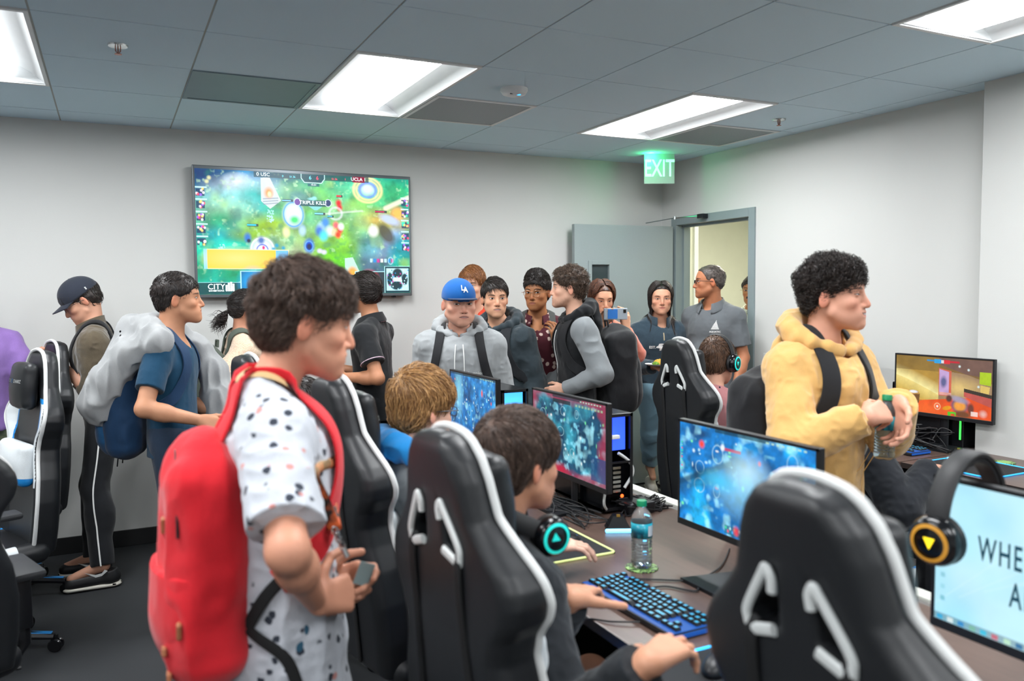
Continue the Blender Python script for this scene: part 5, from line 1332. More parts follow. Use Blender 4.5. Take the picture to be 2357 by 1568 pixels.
def back_sdf():
    TH = .036
    def fn(P):
        x, y, z = P[..., 0], P[..., 1], P[..., 2]; t = BH-z; w = hw(np.clip(t, 0, BH)).astype(F4); r = .034
        dx = (np.abs(x)-w)*.86; dx = np.maximum(dx, -t); dx = np.maximum(dx, -z); th = TH+.012*np.clip((t-.2)*5, 0, 1)
        fb = .022*np.clip((np.abs(x)-(w-.10))/.08, 0, 1)*np.clip((t-.16)*8, 0, 1); yy = y-yc(x, t); dy = np.maximum(-yy-th, yy-th-fb)*.9; a, b = dx+r, dy+r
        d = np.sqrt(np.maximum(a, 0)**2+np.maximum(b, 0)**2)+np.minimum(np.maximum(a, b), 0)-r
        h = hole_d(np.abs(x), t); k = .012; hh = np.maximum(k-np.abs(d+h), 0)/k
        return np.maximum(d, -h)+hh*hh*k*.25
    sd = Sdf(); sd.fnp(fn, (-.30, -.08, -.01), (.30, .24, BH+.01)); return sd
def make_chair():
    root = empty('gaming_chair'); RB = rotm('X', math.radians(-11)).copy() if False else np.array(Matrix.Translation((0, -.23, .46)) @ Matrix.Rotation(math.radians(6), 4, 'X'))
    sd = back_sdf()
    def mi(c):
        x, y, z = c.T; t = BH-z; a = np.abs(x); fr = y-yc(x, t) > .012
        m = np.zeros(len(c), int); wing = fr & (a < hw(t)-.016) & (t > .235) & (t < .60) & (a > .140+.08*np.clip((t-.45)*2, 0, 1)); m[wing] = 1
        m[fr & (a < hw(t)-.016) & (((t > .215) & (t <= .235) & (a > .12)) | ((a > .130) & (a <= .140) & (t > .235) & (t < .55)))] = 2; return m
    sdf_obj('backrest', sd, .0055, [LB, LW, LBL], root, 2, mi=mi, xf=RB)
    ts_ = np.concatenate([np.linspace(.0, .03, 5), np.linspace(.05, .86, 44)]); 
    def rim(s): return [(s*(hw(t)-.002), yc(hw(t), t)+.028+.024*min(1, max(0, (t-.16)*6)), BH-t) for t in ts_]
    P = [np.array(p) for p in rim(1)[::-1]]+[np.array(p) for p in rim(-1)]
    P = smoothpath(P, 2); mb = MB(); mb.tube(P, .0085, n=8, M=RB); mb.build('piping', PIPE, root, True)
    for s in (1, -1):
        mb = MB(); yb = lambda x, t: yc(x, t)-.040
        q = [(.038, .170), (.037, .148), (.046, .134), (.056, .146), (.098, .212), (.101, .234), (.097, .252)]
        P = smoothpath([(s*x, yb(x, t), BH-t) for x, t in q], 5); mb.tube(P, .0085, n=8, M=RB, flat=(0, 1, 0, .75)); mb.build('hole_trim', TRIM, root, True)
        mb = MB(); mb.tube([(s*.088, yb(.09, .24)-.001, BH-.247), (s*.042, yb(.05, .22)-.001, BH-.232)], .0105, n=8, M=RB, flat=(0, 1, 0, .6)); mb.build('hole_ledge', TRIM, root, True)
        mb = MB(); P = [(s*.092, yc(.11, .25)-.034, BH-.23), (s*.094, yc(.11, .27)-.047, BH-.265), (s*.096, yc(.11, .4)-.050, BH-.40), (s*.11, yc(.11, .6)-.052, BH-.62), (s*.10, yc(.1, .8)-.052, BH-.86)]
        mb.tube(smoothpath(P, 6), .013, n=8, M=RB, flat=(0, 1, 0, .35)); mb.build('strap', mat('strap_black', '0d0e10', .7), root, True)
    # head pillow in front of the holes
    pl = Sdf(); pl.box((0, .075, BH-.165), (.105, .032, .105), None, .03)
    pl.el((0, .085, BH-.165), (.10, .04, .10), None, .02); o = sdf_obj('head_pillow', pl, .006, LB, root, 2, xf=RB)
    for s_, x_, sz, m_ in (('CLUTCH', .046, .021, WHITE), ('X', 0, .028, BLUEP), ('CHAIRZ', -.046, .021, WHITE)):
        to = text('logo', s_, sz, frame(V(x_, .2, BH-.145), (-1, 0, 0), (0, 0, 1), (0, 1, 0)), m_, o, .0004, bold=.0005, sx=.8); me = to.data
        v = np.empty(len(me.vertices)*3, F4); me.vertices.foreach_get('co', v); v = v.reshape(-1, 3).astype(float)
        for _ in range(30): v[:, 1] -= np.clip(pl.eval(v.astype(F4)[:, None])[:, 0]*.8, -.01, .05)
        v[:, 1] += .0015; v = v@RB[:3, :3].T+RB[:3, 3]; me.vertices.foreach_set('co', v.astype(F4).ravel()); me.update()
    mb = MB(); mb.cbox((0, .02, BH-.2), (.09, .05, .09), 0, .01, M=RB); mb.build('pillow_strap', BLACK, root)
    lp = Sdf(); lp.box((0, .085, .38), (.16, .035, .095), None, .03); lp.el((0, .10, .38), (.15, .045, .09), None, .02)
    o = sdf_obj('lumbar_pillow', lp, .007, [LW, LBL], root, 2, mi=lambda c: ((c[:, 2] < .325)).astype(int), xf=RB)
    st = Sdf(); st.box((0, .03, .455), (.20, .25, .045), None, .035); 
    for s in (1, -1): st.rc((s*.215, -.19, .475), (s*.235, .24, .465), .048, .042, .03)
    def mi2(c): a = np.abs(c[:, 0]); return np.where((a > .185) & (c[:, 2] > .455) & (c[:, 1] > -.1), 1, np.where((a > .172) & (a <= .185) & (c[:, 2] > .47), 2, 0))
    sdf_obj('seat', st, .008, [LB, LW, LBL], root, 2, mi=mi2)
    mb = MB(); mb.box((-.13, -.16, .375), (.13, .14, .415), 0, .01).box((-.03, -.03, .33), (.03, .03, .38)); mb.build('mechanism', DARKM, root)
    mb = MB(); mb.tube([(.1, -.02, .385), (.24, -.03, .375), (.30, -.03, .37)], .007, n=6); mb.build('lever', BLACK, root)
    mb = MB(); mb.lathe([(0, .1), (.028, .1), (.028, .24), (.02, .245), (.02, .36), (0, .36)]); mb.build('gas_lift', BLACK, root, True)
    for s in (1, -1):
        a = empty('armrest', (0, 0, 0), 0, root)
        mb = MB(); mb.tube([(s*.12, .02, .40), (s*.30, .02, .395), (s*.325, .02, .43), (s*.325, .02, .66)], .022, n=8, flat=(0, 1, 0, 1.0)); mb.cbox((s*.325, .02, .57), (.045, .07, .17), 0, .008); mb.build('bracket', BLACK, a, True)
        mb = MB(); mb.cbox((s*.325, .035, .685), (.095, .26, .028), 0, .012); mb.build('pad', mat('armpad', '2a2c2f', .6), a, True)
        mb = MB(); mb.cbox((s*.348, .03, .60), (.004, .02, .05), 0, .001); mb.build('adjuster', DARKM, a)
    hub = MB(); hub.lathe([(0, .06), (.045, .06), (.05, .10), (.04, .12), (0, .12)]); hub.build('base_hub', BLACK, root, True)
    for k in range(5):
        A = k*2*PI/5+PI/2; c, s_ = math.cos(A), math.sin(A); M = frame(V(0, 0, 0), (c, s_, 0), (-s_, c, 0), (0, 0, 1))
        leg = MB(); leg.tube([(.03, 0, .095), (.18, 0, .085), (.31, 0, .068)], [.026, .022, .016], n=8, M=M); lo = leg.build('base_leg', BLACK, root, True)
        mb = MB(); mb.box((.07, -.013, .108), (.30, .013, .112), 0, .002, M=M@np.array(Matrix.Rotation(.10, 4, 'Y'))@np.array(Matrix.Translation((-.008, 0, .006)))); mb.build('blue_strip', BLUEP, lo)
        cs = MB(); 
        for q in (-1, 1): cs.lathe([(0, -.008), (.026, -.008), (.030, -.004), (.030, .004), (.026, .008), (0, .008)], M=M@frame(V(.315, q*.014, .03), (1, 0, 0), (0, 0, 1), (0, -1, 0)), n=16)
        cs.box((.297, -.006, .03), (.325, .006, .075), 0, 0, M=M); cs.build('castor', BLK2, root, True)
    return root
CH = make_chair()
def put_chair(label, x, y, az, o=None, s=1., rec=0):
    o = o or dup(CH)
    if rec:
        Rr = Matrix.Translation((0, -.23, .46)) @ Matrix.Rotation(math.radians(rec), 4, 'X') @ Matrix.Translation((0, .23, -.46))
        for c in o.children:
            if c.name.split('.')[0] in ('backrest', 'piping', 'hole_trim', 'hole_ledge', 'strap', 'head_pillow', 'pillow_strap', 'lumbar_pillow'): c.matrix_local = Rr
    o.scale = (s, s, s); o.location = (x, y, 0); o.rotation_euler = (0, 0, -math.radians(az)); tag(o, label, 'chair', 'black and white gaming chairs'); return o

# headsets
CYG = mat('cyan_glow', '20d8d0', .4, emit='20e0d0', es=.45); YLG = mat('amber_glow', 'a87828', .4, emit='f0a830', es=.3); YTR = mat('yellow_logo', 'ffe030', .4, emit='ffe020', es=1.2)
def headset(label, loc, R, ring, logo, ringout=None, s=1., op=.088):
    t = thing('headset', label, 'headset', tuple(loc), 0, 'gaming headsets'); M = frame(V(0, 0, 0), R[:, 0]*s, R[:, 1]*s, R[:, 2]*s)
    P = [(math.sin(a)*(op+.006), -.0, -.0+math.cos(a)*.135+.0) for a in np.radians(np.linspace(-82, 82, 21))]
    mb = MB(); mb.tube(P, .021, n=10, flat=(P[10][0], 0, 1, .30), M=M) if False else None
    v = []; f = []
    for i, p in enumerate(P):
        a = math.radians(-82+164*i/20); nx, nz = math.sin(a), math.cos(a)
        for (u_, w_) in ((-.019, -.004), (.019, -.004), (.021, .003), (.014, .008), (-.014, .008), (-.021, .003)): v.append((p[0]+nx*w_, u_, p[2]+nz*w_))
    f = [(i*6+k, i*6+(k+1) % 6, (i+1)*6+(k+1) % 6, (i+1)*6+k) for i in range(20) for k in range(6)]+[tuple(range(6))[::-1], tuple(120+k for k in range(6))]
    mb = MB(); mb.add(v, f, M=M); mb.build('headband', mat('band_black', '1a1b1d', .55), t, True)
    mb = MB(); v = [((x*.93), y*.8, z*.93) for x, y, z in v]; mb.add(v[18:108], f[:14*6], M=M); mb.build('band_cushion', BLACK, t, True)
    for q in (1, -1):
        c = empty('ear_cup', (0, 0, 0), 0, t)
        B = M@frame(V(q*op, 0, -.005), (0, 1, 0), (0, 0, 1), (q, 0, 0))
        mb = MB(); mb.lathe([(.020, -.012), (.042, -.014), (.048, -.006), (.046, .004), (.03, .006)], n=28, M=B); mb.build('ear_pad', mat('pad_leather', '131416', .5), c, True)
        mb = MB(); mb.lathe([(.044, .002), (.047, .012), (.042, .026), (.034, .031), (0, .031)], n=32, M=B); mb.build('shell', BLK2, c, True)
        mb = MB(); mb.lathe([(.027, .030), (.034, .029), (.035, .032), (.028, .034)], n=32, M=B, cap=False); mb.build('light_ring', ring, c, True)
        mb = MB(); mb.prism([(-.010, .009), (.010, .009), (0, -.011)], .031, .0335, M=B); mb.build('logo', logo, c)
        mb = MB(); mb.tube([(q*(op+.008), 0, .035), (q*(op+.010), 0, .012)], .007, n=8, M=M); mb.build('yoke', CHROME, c)
    return t

# ------------------------------------------------ bags
def onto(sd, p):
    p = np.asarray(p, float)
    for _ in range(5): g, d = grad(sd, p[None]); p = p-g[0]*(d[0]-.004)
    return p
def backpack(label, c, m, off=(0, -.21, -.27), half=(.155, .095, .235), m2=None, pocket=True, toggles=None, straps=True, sm_=None, tilt=0, sw=.055, h=.006, sleeve=None, shape=1., handle=True, spath=None, name='backpack', seed=1, lower=None):
    B, T, s = c['B'], c['T'], c['s']; ctr = T(*off); R = B@np.array(Matrix.Rotation(math.radians(tilt), 3, 'X')); o = V(ctr[0], ctr[1], ctr[2]-half[2])
    t = thing(name, label, 'backpack', tuple(o)); xf = frame(-o, (1, 0, 0), (0, 1, 0), (0, 0, 1)); P = lambda x, y, z: ctr+R@V(x, y, z)
    hx, hy, hz = half; sd = Sdf()
    sd.rc(P(0, 0, -hz+hx*.80), P(0, .005, hz-hx*.80), hx, hx*.88, .03, flat=(R[:, 1], hy/hx)); sd.box(P(0, .01, -.02), V(hx*.96, hy*.8, hz*.92), R, .05, .05)
    sd.disp = lambda Q: (np.abs(vnoise(Q*np.array([1, 1, .42], F4), 13, seed))-.3)*.016+vnoise(Q, 30, seed)*.002
    # the back of the wearer presses flat against it
    sdf_obj('bag_body', sd, h, m, t, 1, xf=xf)
    if pocket:
        s2 = Sdf(); s2.rc(P(0, -hy*.62, -hz+hx*.7), P(0, -hy*.6, -hz*.02), hx*.80, hx*.72, .02, flat=(R[:, 1], .62)); s2.disp = lambda Q: (np.abs(vnoise(Q, 16, 4))-.3)*.006
        sdf_obj('front_pocket', s2, h, m2 or m, t, 1, xf=xf)
    mb = MB()
    for q in (1, -1):
        z = [P(q*hx*.93*math.cos(a)*1.0 if True else 0, -hy*.35, (hz-.03)*math.sin(a)) for a in np.radians(np.linspace(5, 175 if q < 0 else 85, 8))]
    zp = [P(hx*.9*math.cos(a), -hy*.55, hz*.25+(hz*.66)*math.sin(a)) for a in np.radians(np.linspace(0, 180, 16))]
    mb.tube([p-o for p in zp], .003, n=6); mb.build('zip', mat('zip_dark', '1c1d20', .5, .2), t)
    if handle: mb = MB(); mb.tube([p-o for p in (P(-.03, hy*.5, hz-.01), P(-.028, hy*.55, hz+.03), P(.028, hy*.55, hz+.03), P(.03, hy*.5, hz-.01))], .006, n=6); mb.build('handle', sm_ or m, t, True)
    if straps:
        for q in straps if isinstance(straps, tuple) else (1, -1):
            pth = spath or [(.075, -.13, -.10), (.085, -.10, -.01), (.092, -.03, .035), (.098, .05, .005), (.108, .11, -.08), (.125, .12, -.18), (.155, .08, -.28), (.185, .0, -.34), (.17, -.09, -.38)]
            ribbon(c['top'], [T(q*x*c['w'], y, z) for x, y, z in pth], sw, .010, .003, 6, 'shoulder_strap', sm_ or m, t, o)
            if lower: mb = MB(); mb.tube([T(q*x, y, z)-o for x, y, z in lower], .007, n=6, flat=(0, 0, 1, .5)); mb.build('webbing', mat('webbing', '16171a', .7), t, True)
    if toggles:
        for (x, y, z, r) in toggles: mb = MB(); mb.cbox((0, 0, 0), (.018, .010, .034), 0, .004, M=frame(onto(sd, P(x, y, z))-o, R[:, 0], R[:, 1], R[:, 2])@np.array(Matrix.Rotation(r, 4, 'Y'))); mb.build('leather_toggle', mat('tan_leather', 'a86a48', .6), t)
    return t, P, R, o, sd
def decal(c, s_, x, z, size, m, parent=None, sx=1., y0=.3, bold=.0006, name='chest_lettering', side=1):
    """lettering printed on a garment, wrapped on its surface"""
    B, T = c['B'], c['T']; n = len(s_)
    M = frame(V(0, 0, 0), (1, 0, 0), (0, 1, 0), (0, 0, 1)); o = text(name, s_, size, M, m, parent or c['root'], .0004, sx=sx, bold=bold)
    return wrap(c, o, x, z, y0)
def wrap(c, o, x, z, y0=.3, off=.0012):
    B, T = c['B'], c['T']; me = o.data; v = np.empty(len(me.vertices)*3, F4); me.vertices.foreach_get('co', v); v = v.reshape(-1, 3)
    # front of the chest: local x runs to the wearer's left as read from outside
    P = np.array([T(x-p[0], y0, z+p[1]) for p in v]); d = -B[:, 1]; c['top'].disp = c.get('disp')
    for _ in range(30):
        dd = c['top'].eval(P.astype(F4)[:, None])[:, 0]; P = P+d*np.clip(dd*.8, -.01, .03)[:, None]
    c['top'].disp = None; P = P-d*(off+.0015+v[:, 2:3]*1.)
    me.vertices.foreach_set('co', (P-c['o']).astype(F4).ravel()); me.update(); return o
def shape_decal(c, polys, x, z, m, name='chest_logo', y0=.3, parent=None):
    mb = MB()
    for pl in polys: mb.prism(pl, 0, .0004)
    o = mb.build(name, m, parent or c['root'], fix=False); return wrap(c, o, x, z, y0)
SK_LIGHT = 'd9a68a'; WP = mat('print_white', 'e4e6e4', .7); BP = mat('print_black', '1a1a1a', .7)
H_BLK = hair_mat('hair_black', '120e0d', '3a302c'); H_DBR = hair_mat('hair_dark_brown', '2a1f1b', '725c50'); H_BR = hair_mat('hair_brown', '3a281e', '7a5a44'); H_RED = hair_mat('hair_ginger', '6a3c20', 'b07848'); H_BLO = hair_mat('hair_blond', '6e4a2a', 'c89a62'); H_GRY = hair_mat('hair_grey', '2c2724', '706660')
JEAN = fabric('denim_dark', '26364a', weave=600); DARKT = fabric('dark_trousers', '17191d', weave=500); JNB = fabric('denim_teal', '2f5a72', weave=600)
SHB = mat('shoe_black', '141518', .5); SHW = mat('shoe_white', 'dcd8cc', .6); KH = fabric('khaki', '6a6250', weave=500)
SKX = mat('skin_plain', 'c98e70', .5)
BLKF = fabric('bag_black', '1b1c1f', weave=700, rough=.75); 

# P1 purple tee, cut by the left edge
p = person('person in a purple t-shirt cut off by the left edge, behind a chair', (-0.634, 5.167, 1.576), 150, haz=170, skin='c58a6c', hm=H_BLK, hair_=dict(n=400),
    top=dict(m=fabric('purple_cotton', '8a6cae'), g=.02, hem=-.56, fold=.006), bottom=dict(m=fabric('camo', '2a332c', '59604c', weave=30), length=.86, g=.02), shoes=dict(m=mat('sandal', '3a2a24', .6), kind='low'),
    L_=dict(w=(-0.286, 5.059, 0.872), loc=False, f=(.1, .1, -1), n=(-1, .3, 0), pole=(-.5, -1, -.1)), R_=dict(), h=.006)
# P2 cap, olive fleece
OLV = fabric('olive_fleece', '5c5140', weave=300, fuzz=.4)
def cap(c, m, m2=None, brim=1., bill=(.0, .0), back=None, flatbill=False):
    H, R, k, o = c['H'], c['Hm'], c['hs'], c['o']; P = lambda x, y, z: H+R@(V(x, y, z)*k); sd = Sdf()
    sd.el(P(0, -.013, .040), V(.090, .112, .096)*k, R, .01); sd.rc(P(0, -.018, .03), P(0, -.018, .055), .088*k, .088*k, .02, flat=None) if False else None
    sd.cut(P(0, 0, .022), R@V(0, -.12, -1), .004); sd.el(P(0, -.018, .02), V(.079, .100, .085)*k, R, .004, 's')
    ob = sdf_obj('cap', sd, .004*k, m, c['root'], 1, xf=c['xf'])
    mb = MB(); n = 14; v = []; f = []
    for j in range(7):
        for i in range(n+1):
            a = math.radians(-62+124*i/n); r0 = .103; L = .072*j/6
            x = math.sin(a)*.086*(1-.0*j); y = -.018+math.cos(a)*.106+L*max(0, math.cos(a*.9))**.6
            z = .026-(.0 if flatbill else .9*x*x*6*.35)-L*(.06 if flatbill else .22)
            for dz in (0,): v.append(P(x, y, z+.004)-o)
    f = [(j*(n+1)+i, j*(n+1)+i+1, (j+1)*(n+1)+i+1, (j+1)*(n+1)+i) for j in range(6) for i in range(n)]
    mb.add(v, f); b = mb.build('brim', m2 or m, ob, True); so = b.modifiers.new('t', 'SOLIDIFY'); so.thickness = .005; so.offset = 0
    mb = MB(); mb.lathe([(0, .002), (.008, 0), (0, .006)], M=frame(P(0, -.018, .132)-o, R[:, 0], R[:, 1], R[:, 2])); mb.build('button', m, ob)
    return ob
def p2x(c):
    cp = cap(c, fabric('cap_navy', '2c313d', weave=600)); H, R, o = c['H'], c['Hm'], c['o']; P = lambda x, y, z: H+R@V(x, y, z)-o
    glasses(c['root'], H, R, 1, o, BLACK, w=.021, hh=.013)
    mb = MB(); mb.cbox((0, 0, 0), (.018, .002, .016), 0, M=frame(P(-.081, -.055, .048), nrm(R@V(.6, 1, 0)), nrm(R@V(-1, .6, 0)), R[:, 2])); mb.build('cap_badge', WP, cp)
p = person('person in a navy cap and olive fleece looking down at their hands by the wall', (-0.152, 5.230, 1.562), -84, haz=-92, hp=32, lean=6, skin='cf9a80', hm=H_BLK, hair_=dict(n=700, L=.03), extra=p2x, sk=dict(eye=.003),
    top=dict(m=OLV, kind='fleece', sleeve='long', push=.34, g=.03, sg=.026, hem=-.60, fold=.008, open_=.0), bottom=dict(m=DARKT, g=.014), shoes=dict(m=SHB, sole=SHW),
    L_=dict(w=(-0.260, 5.125, 1.207), loc=False, f=(0, .55, .45), n=(-.9, 0, .5), curl=(.5, .6, .4), pole=(-.3, -.8, -1)), R_=dict(w=(-0.293, 5.275, 1.214), loc=False, f=(-.3, .5, .5), n=(.7, .2, .4), curl=(.6, .6, .4), pole=(.3, -.8, -1)), h=.0045,
    feet=((-0.133, 5.145, 0.085), (-0.091, 4.897, 0.085)))
for q, (dx) in ((-1, 0),):                                          # side stripe of the track trousers
    K, A = p['legs'][-1]; hj = p['hipj'][-1]; side = p['Bz'][:, 0]*-1
    ribbon(p['bot'], [hj+side*.1+V(0, 0, .05), hj*.5+K*.5+side*.1, K+side*.08, K*.5+A*.5+side*.08, A+side*.07], .008, .001, .002, 8, 'side_stripe', WP, p['root'], p['o'])
for q in (-1, 1):
    A = p['legs'][q][1]; mb = MB(); f_ = p['Bz'][:, 1]; s_ = -p['Bz'][:, 0]
    mb.add([A-p['o']+f_*x+s_*(.047)+V(0, 0, z) for x, z in ((-.03, -.02), (.0, -.045), (.03, -.05), (.085, -.018), (.03, -.035), (.0, -.03), (-.015, -.012))], [tuple(range(7))]); mb.build('shoe_mark', WP, p['root'], fix=False)
backpack('dark backpack on the shoulders of the person in the navy cap', p, BLKF, off=(0, -.19, -.20), half=(.12, .06, .17), pocket=False, straps=(-1, 1), sw=.04)
# P3 navy tee
NAVY = fabric('navy_tee', '12405c', weave=600)
p = person('person in a dark blue t-shirt with grey sweatshirt draped over shoulders facing right', (0.295, 4.230, 1.574), 107, haz=97, hp=-3, w=1.06, skin='c9906f', hm=H_BLK, hair_=dict(n=1500, L=.022, comb='up', t=.004, lift=.4, top=.006), sk=dict(smile=1.2), neck=1.12,
    hd=dict(cheek=1.03), top=dict(m=NAVY, g=.006, hem=-.60, fold=.004, open_=.03, flat=.66), bottom=dict(m=JEAN), shoes=dict(m=SHB),
    R_=dict(w=(0.353, 3.973, 1.015), loc=False, f=(.1, 1, -.35), n=(1, 0, .5), pole=(.6, -1, -.2)), L_=dict(w=(-.12, .26, -.44), f=(.3, 1, 0), n=(-.5, 0, 1)), h=.004)
P3 = p
NB_ = fabric('bag_navy', '17385a', weave=500, rough=.7)
t, P, R, o, sd = backpack('navy blue backpack worn by the person with the draped grey sweatshirt', p, NB_, off=(.02, -.215, -.34), half=(.15, .095, .235), m2=fabric('bag_navy2', '1f5480', rough=.6), sw=.055)
for x_ in (-.05, .03):
    mb = MB(); mb.tube([P(x_, -.03, -.22)-o, P(x_, -.04, -.30)-o], .006, n=6, flat=(1, 0, 0, .5)); mb.build('webbing', MATS['strap_black'], t)
GRS = fabric('grey_sweat', 'a2a4a5', weave=900, fuzz=.3)
def drape(label, c, m):
    T, w = c['T'], c['w']; sd = Sdf(); o = c['o']
    for q in (1, -1):
        pts = [(0, -.10, .02), (.07, -.085, .045), (.135, -.05, .015), (.19, -.0, -.03), (.205, .09, -.10) if q < 0 else (.15, -.16, -.10), (.20, .15, -.22) if q < 0 else (.13, -.25, -.22), (.18, .18, -.36) if q < 0 else (.10, -.30, -.33), (.15, .19, -.46) if q < 0 else (.06, -.27, -.40)]
        rr = [.035, .038, .042, .048, .056 if q > 0 else .05, .075 if q > 0 else .065, .085 if q > 0 else .07, .06]
        for (a, b, r1, r2) in zip(pts[:-1], pts[1:], rr[:-1], rr[1:]): sd.rc(T(q*a[0]*w, a[1], a[2]), T(q*b[0]*w, b[1], b[2]), r1, r2, .06)
    sd.rc(T(.02, -.18, -.03), T(.0, -.33, -.30), .12, .10, .07, flat=(c['B'][:, 1], .55)); sd.rc(T(.05, -.30, -.3), T(.02, -.30, -.46), .06, .05, .03, flat=(c['B'][:, 1], .5))
    sd.rc(T(0, .0, -.02), T(0, .02, .2), .062, .09, .01, 's')
    sd.disp = lambda Q: (np.abs(vnoise(Q*np.array([1, 1, .35], F4), 22, 2))-.3)*.022
    ob = sdf_obj('sweatshirt', sd, .006, m, None, 1, xf=frame(-o, (1, 0, 0), (0, 1, 0), (0, 0, 1))); ob.location = tuple(o); tag(ob, label, 'sweatshirt'); return ob
drape('light grey sweatshirt slung over shoulders of person in dark blue t-shirt', p, GRS)
# P4 knitted sweater, ponytail
KN = fabric('knit_cream', 'c4a88e', 'e0cab2', weave=160, fuzz=.3)
def p4x(c):
    H, R, o = c['H'], c['Hm'], c['o']; P = lambda x, y, z: H+R@V(x, y, z)
    v, q, cc = strands(np.array([P(rg.normal()*.012, -.115, -.045+rg.normal()*.012) for _ in range(260)]), np.tile(R@V(0, -1, -.2), (260, 1)), H, R, 1, lambda p_, n_: n_*.5+V(0, -.3, -.5), .09, .0022, .2, .35, .6, .012, 8, 6, 4, None)
    mesh_obj('ponytail', v-o, q, H_BLK, c['root'], True, None, {'col': np.stack([cc]*3, 1)})
p = person('person with dark tied-back hair and cream knitted sweater facing right', (0.719, 4.943, 1.500), 85, haz=88, hp=8, s=.93, w=.86, hs=.95, skin='c48a6e', hm=H_BLK, hair_=dict(n=900, comb='back', L=.05, t=.007, ear=1, hug=.002, line=.06), extra=p4x,
    top=dict(m=KN, kind='sweater', sleeve='long', g=.028, hem=-.52, fold=.006, neckr=.06), bottom=dict(m=JEAN), shoes=dict(m=SHB), R_=dict(w=(0.724, 4.741, 1.034), loc=False, f=(.5, 1, .2), n=(1, 0, .3), pole=(.5, -.7, -1)), L_=dict(w=(-.1, .3, -.34), f=(0, 1, .3)), h=.005)
backpack('grey-green backpack on the person in the cream knitted sweater', p, fabric('bag_sage', '4d554c', weave=500), off=(0, -.19, -.24), half=(.12, .07, .18), sw=.045)
# P6 black polo, seen from behind
BPOLO = fabric('black_pique', '17191c', weave=900)
def p6x(c):
    T = c['T']; m = mat('stripe_pink', 'd8b8c8', .7)
    for q in (1, -1):
        a = c['arms'][q]; u = nrm(a['E']-a['S']); e = a['S']+(a['E']-a['S'])*.62; A1 = nrm(np.cross(u, (0, 0, 1))); A2 = np.cross(u, A1)
        mb = MB(); mb.tube([e-c['o']+(A1*math.cos(t)+A2*math.sin(t))*(.0585*c['s']*c['w']**.5+.0125) for t in np.linspace(0, 2*PI, 28)[:-1]], .003, n=6, closed=True); mb.build('sleeve_stripe', m, c['root'], True)
    mb = MB(); mb.tube([T(math.sin(t)*.0895, math.cos(t)*.083+.0, -.006-.045*((1-math.cos(t-PI))/2)**1.5) - c['o'] for t in np.radians(np.linspace(40, 320, 30))], .0022, n=6); mb.build('collar_stripe', m, c['root'], True)
p = person('person in a black polo shirt with thin striped collar seen from behind', (1.397, 4.894, 1.589), -55, haz=-28, w=1.06, skin='b9805f', hm=H_BLK, hair_=dict(n=1500, L=.05, comb='back', t=.010, top=.008, nape=-.085), extra=p6x,
    top=dict(m=BPOLO, kind='polo', g=.014, hem=-.62, fold=.005), bottom=dict(m=DARKT), shoes=dict(m=SHB), L_=dict(w=(1.222, 4.779, 1.095), loc=False, f=(.2, 1, .4), n=(-1, 0, .3), curl=(.5, .6, .4), pole=(-.5, -1, -1)), R_=dict(w=(.1, .3, -.3), f=(-.4, 1, .2)), h=.005)
# P7 seated beyond
p = person('seated person with short dark hair and headset beyond the nearest gaming chairs', (0.741, 3.566, 1.115), 92, haz=88, pose='sit', skin='c88f72', hm=H_BLK, hair_=dict(n=1300, L=.02, t=.004, comb='fwd'), top=dict(m=fabric('charcoal_tee', '23262a'), kind='jacket', sleeve='long', g=.02), bottom=dict(m=DARKT), shoes=dict(m=SHB),
    R_=dict(w=(.16, .42, -.40), f=(0, 1, 0), n=(0, 0, 1)), L_=dict(w=(-.16, .42, -.40), f=(0, 1, 0), n=(0, 0, 1)), h=.005)
# P8 seated, blond with glasses, hoodie with blue hood
def p8x(c): glasses(c['root'], c['H'], c['Hm'], 1, c['o'], mat('specs_dark', '1a2030', .3), w=.021, hh=.015, r=.0016)
GR8 = fabric('hoodie_grey', '5e6264', weave=700)
p = person('seated person with light brown hair and glasses in a grey hoodie with blue hood', (0.912, 2.517, 1.213), 88, haz=76, hp=6, lean=8, pose='sit', skin='dfb09a', hm=H_BLO, hair_=dict(n=3200, L=.055, t=.012, top=.016, comb='fwd', r=.0015, nape=-.085, side=.0, rnd=.22, lift=.2), extra=p8x, w=.95,
    top=dict(m=GR8, kind='hoodie', sleeve='long', g=.026, hood_m=fabric('hood_blue', '1278b8', weave=700, fuzz=.3)), bottom=dict(m=JEAN), shoes=dict(m=SHB),
    R_=dict(w=(1.127, 2.095, 0.835), loc=False, f=(.25, 1, .05), n=(0, 0, 1), curl=(.35, .5, .3), thumb=(.5, .15, .3)), L_=dict(w=(-.18, .42, -.40), f=(.2, 1, -.1), n=(0, 0, 1)), h=.0035)
c = p; sd = Sdf(); T = c['T']                                        # the big soft hood lying on the back
sd.el(T(0, -.165, -.045), V(.13, .095, .085), c['B'], .03); sd.el(T(0, -.16, -.15), V(.11, .09, .12), c['B'], .03); sd.el(T(0, -.11, .05), V(.055, .045, .03), c['B'], .01, 's')
sd.disp = lambda Q: (np.abs(vnoise(Q, 15, 6))-.3)*.016
sdf_obj('hood_folds', sd, .005, MATS['hood_blue'], c['root'], 1, xf=c['xf'])
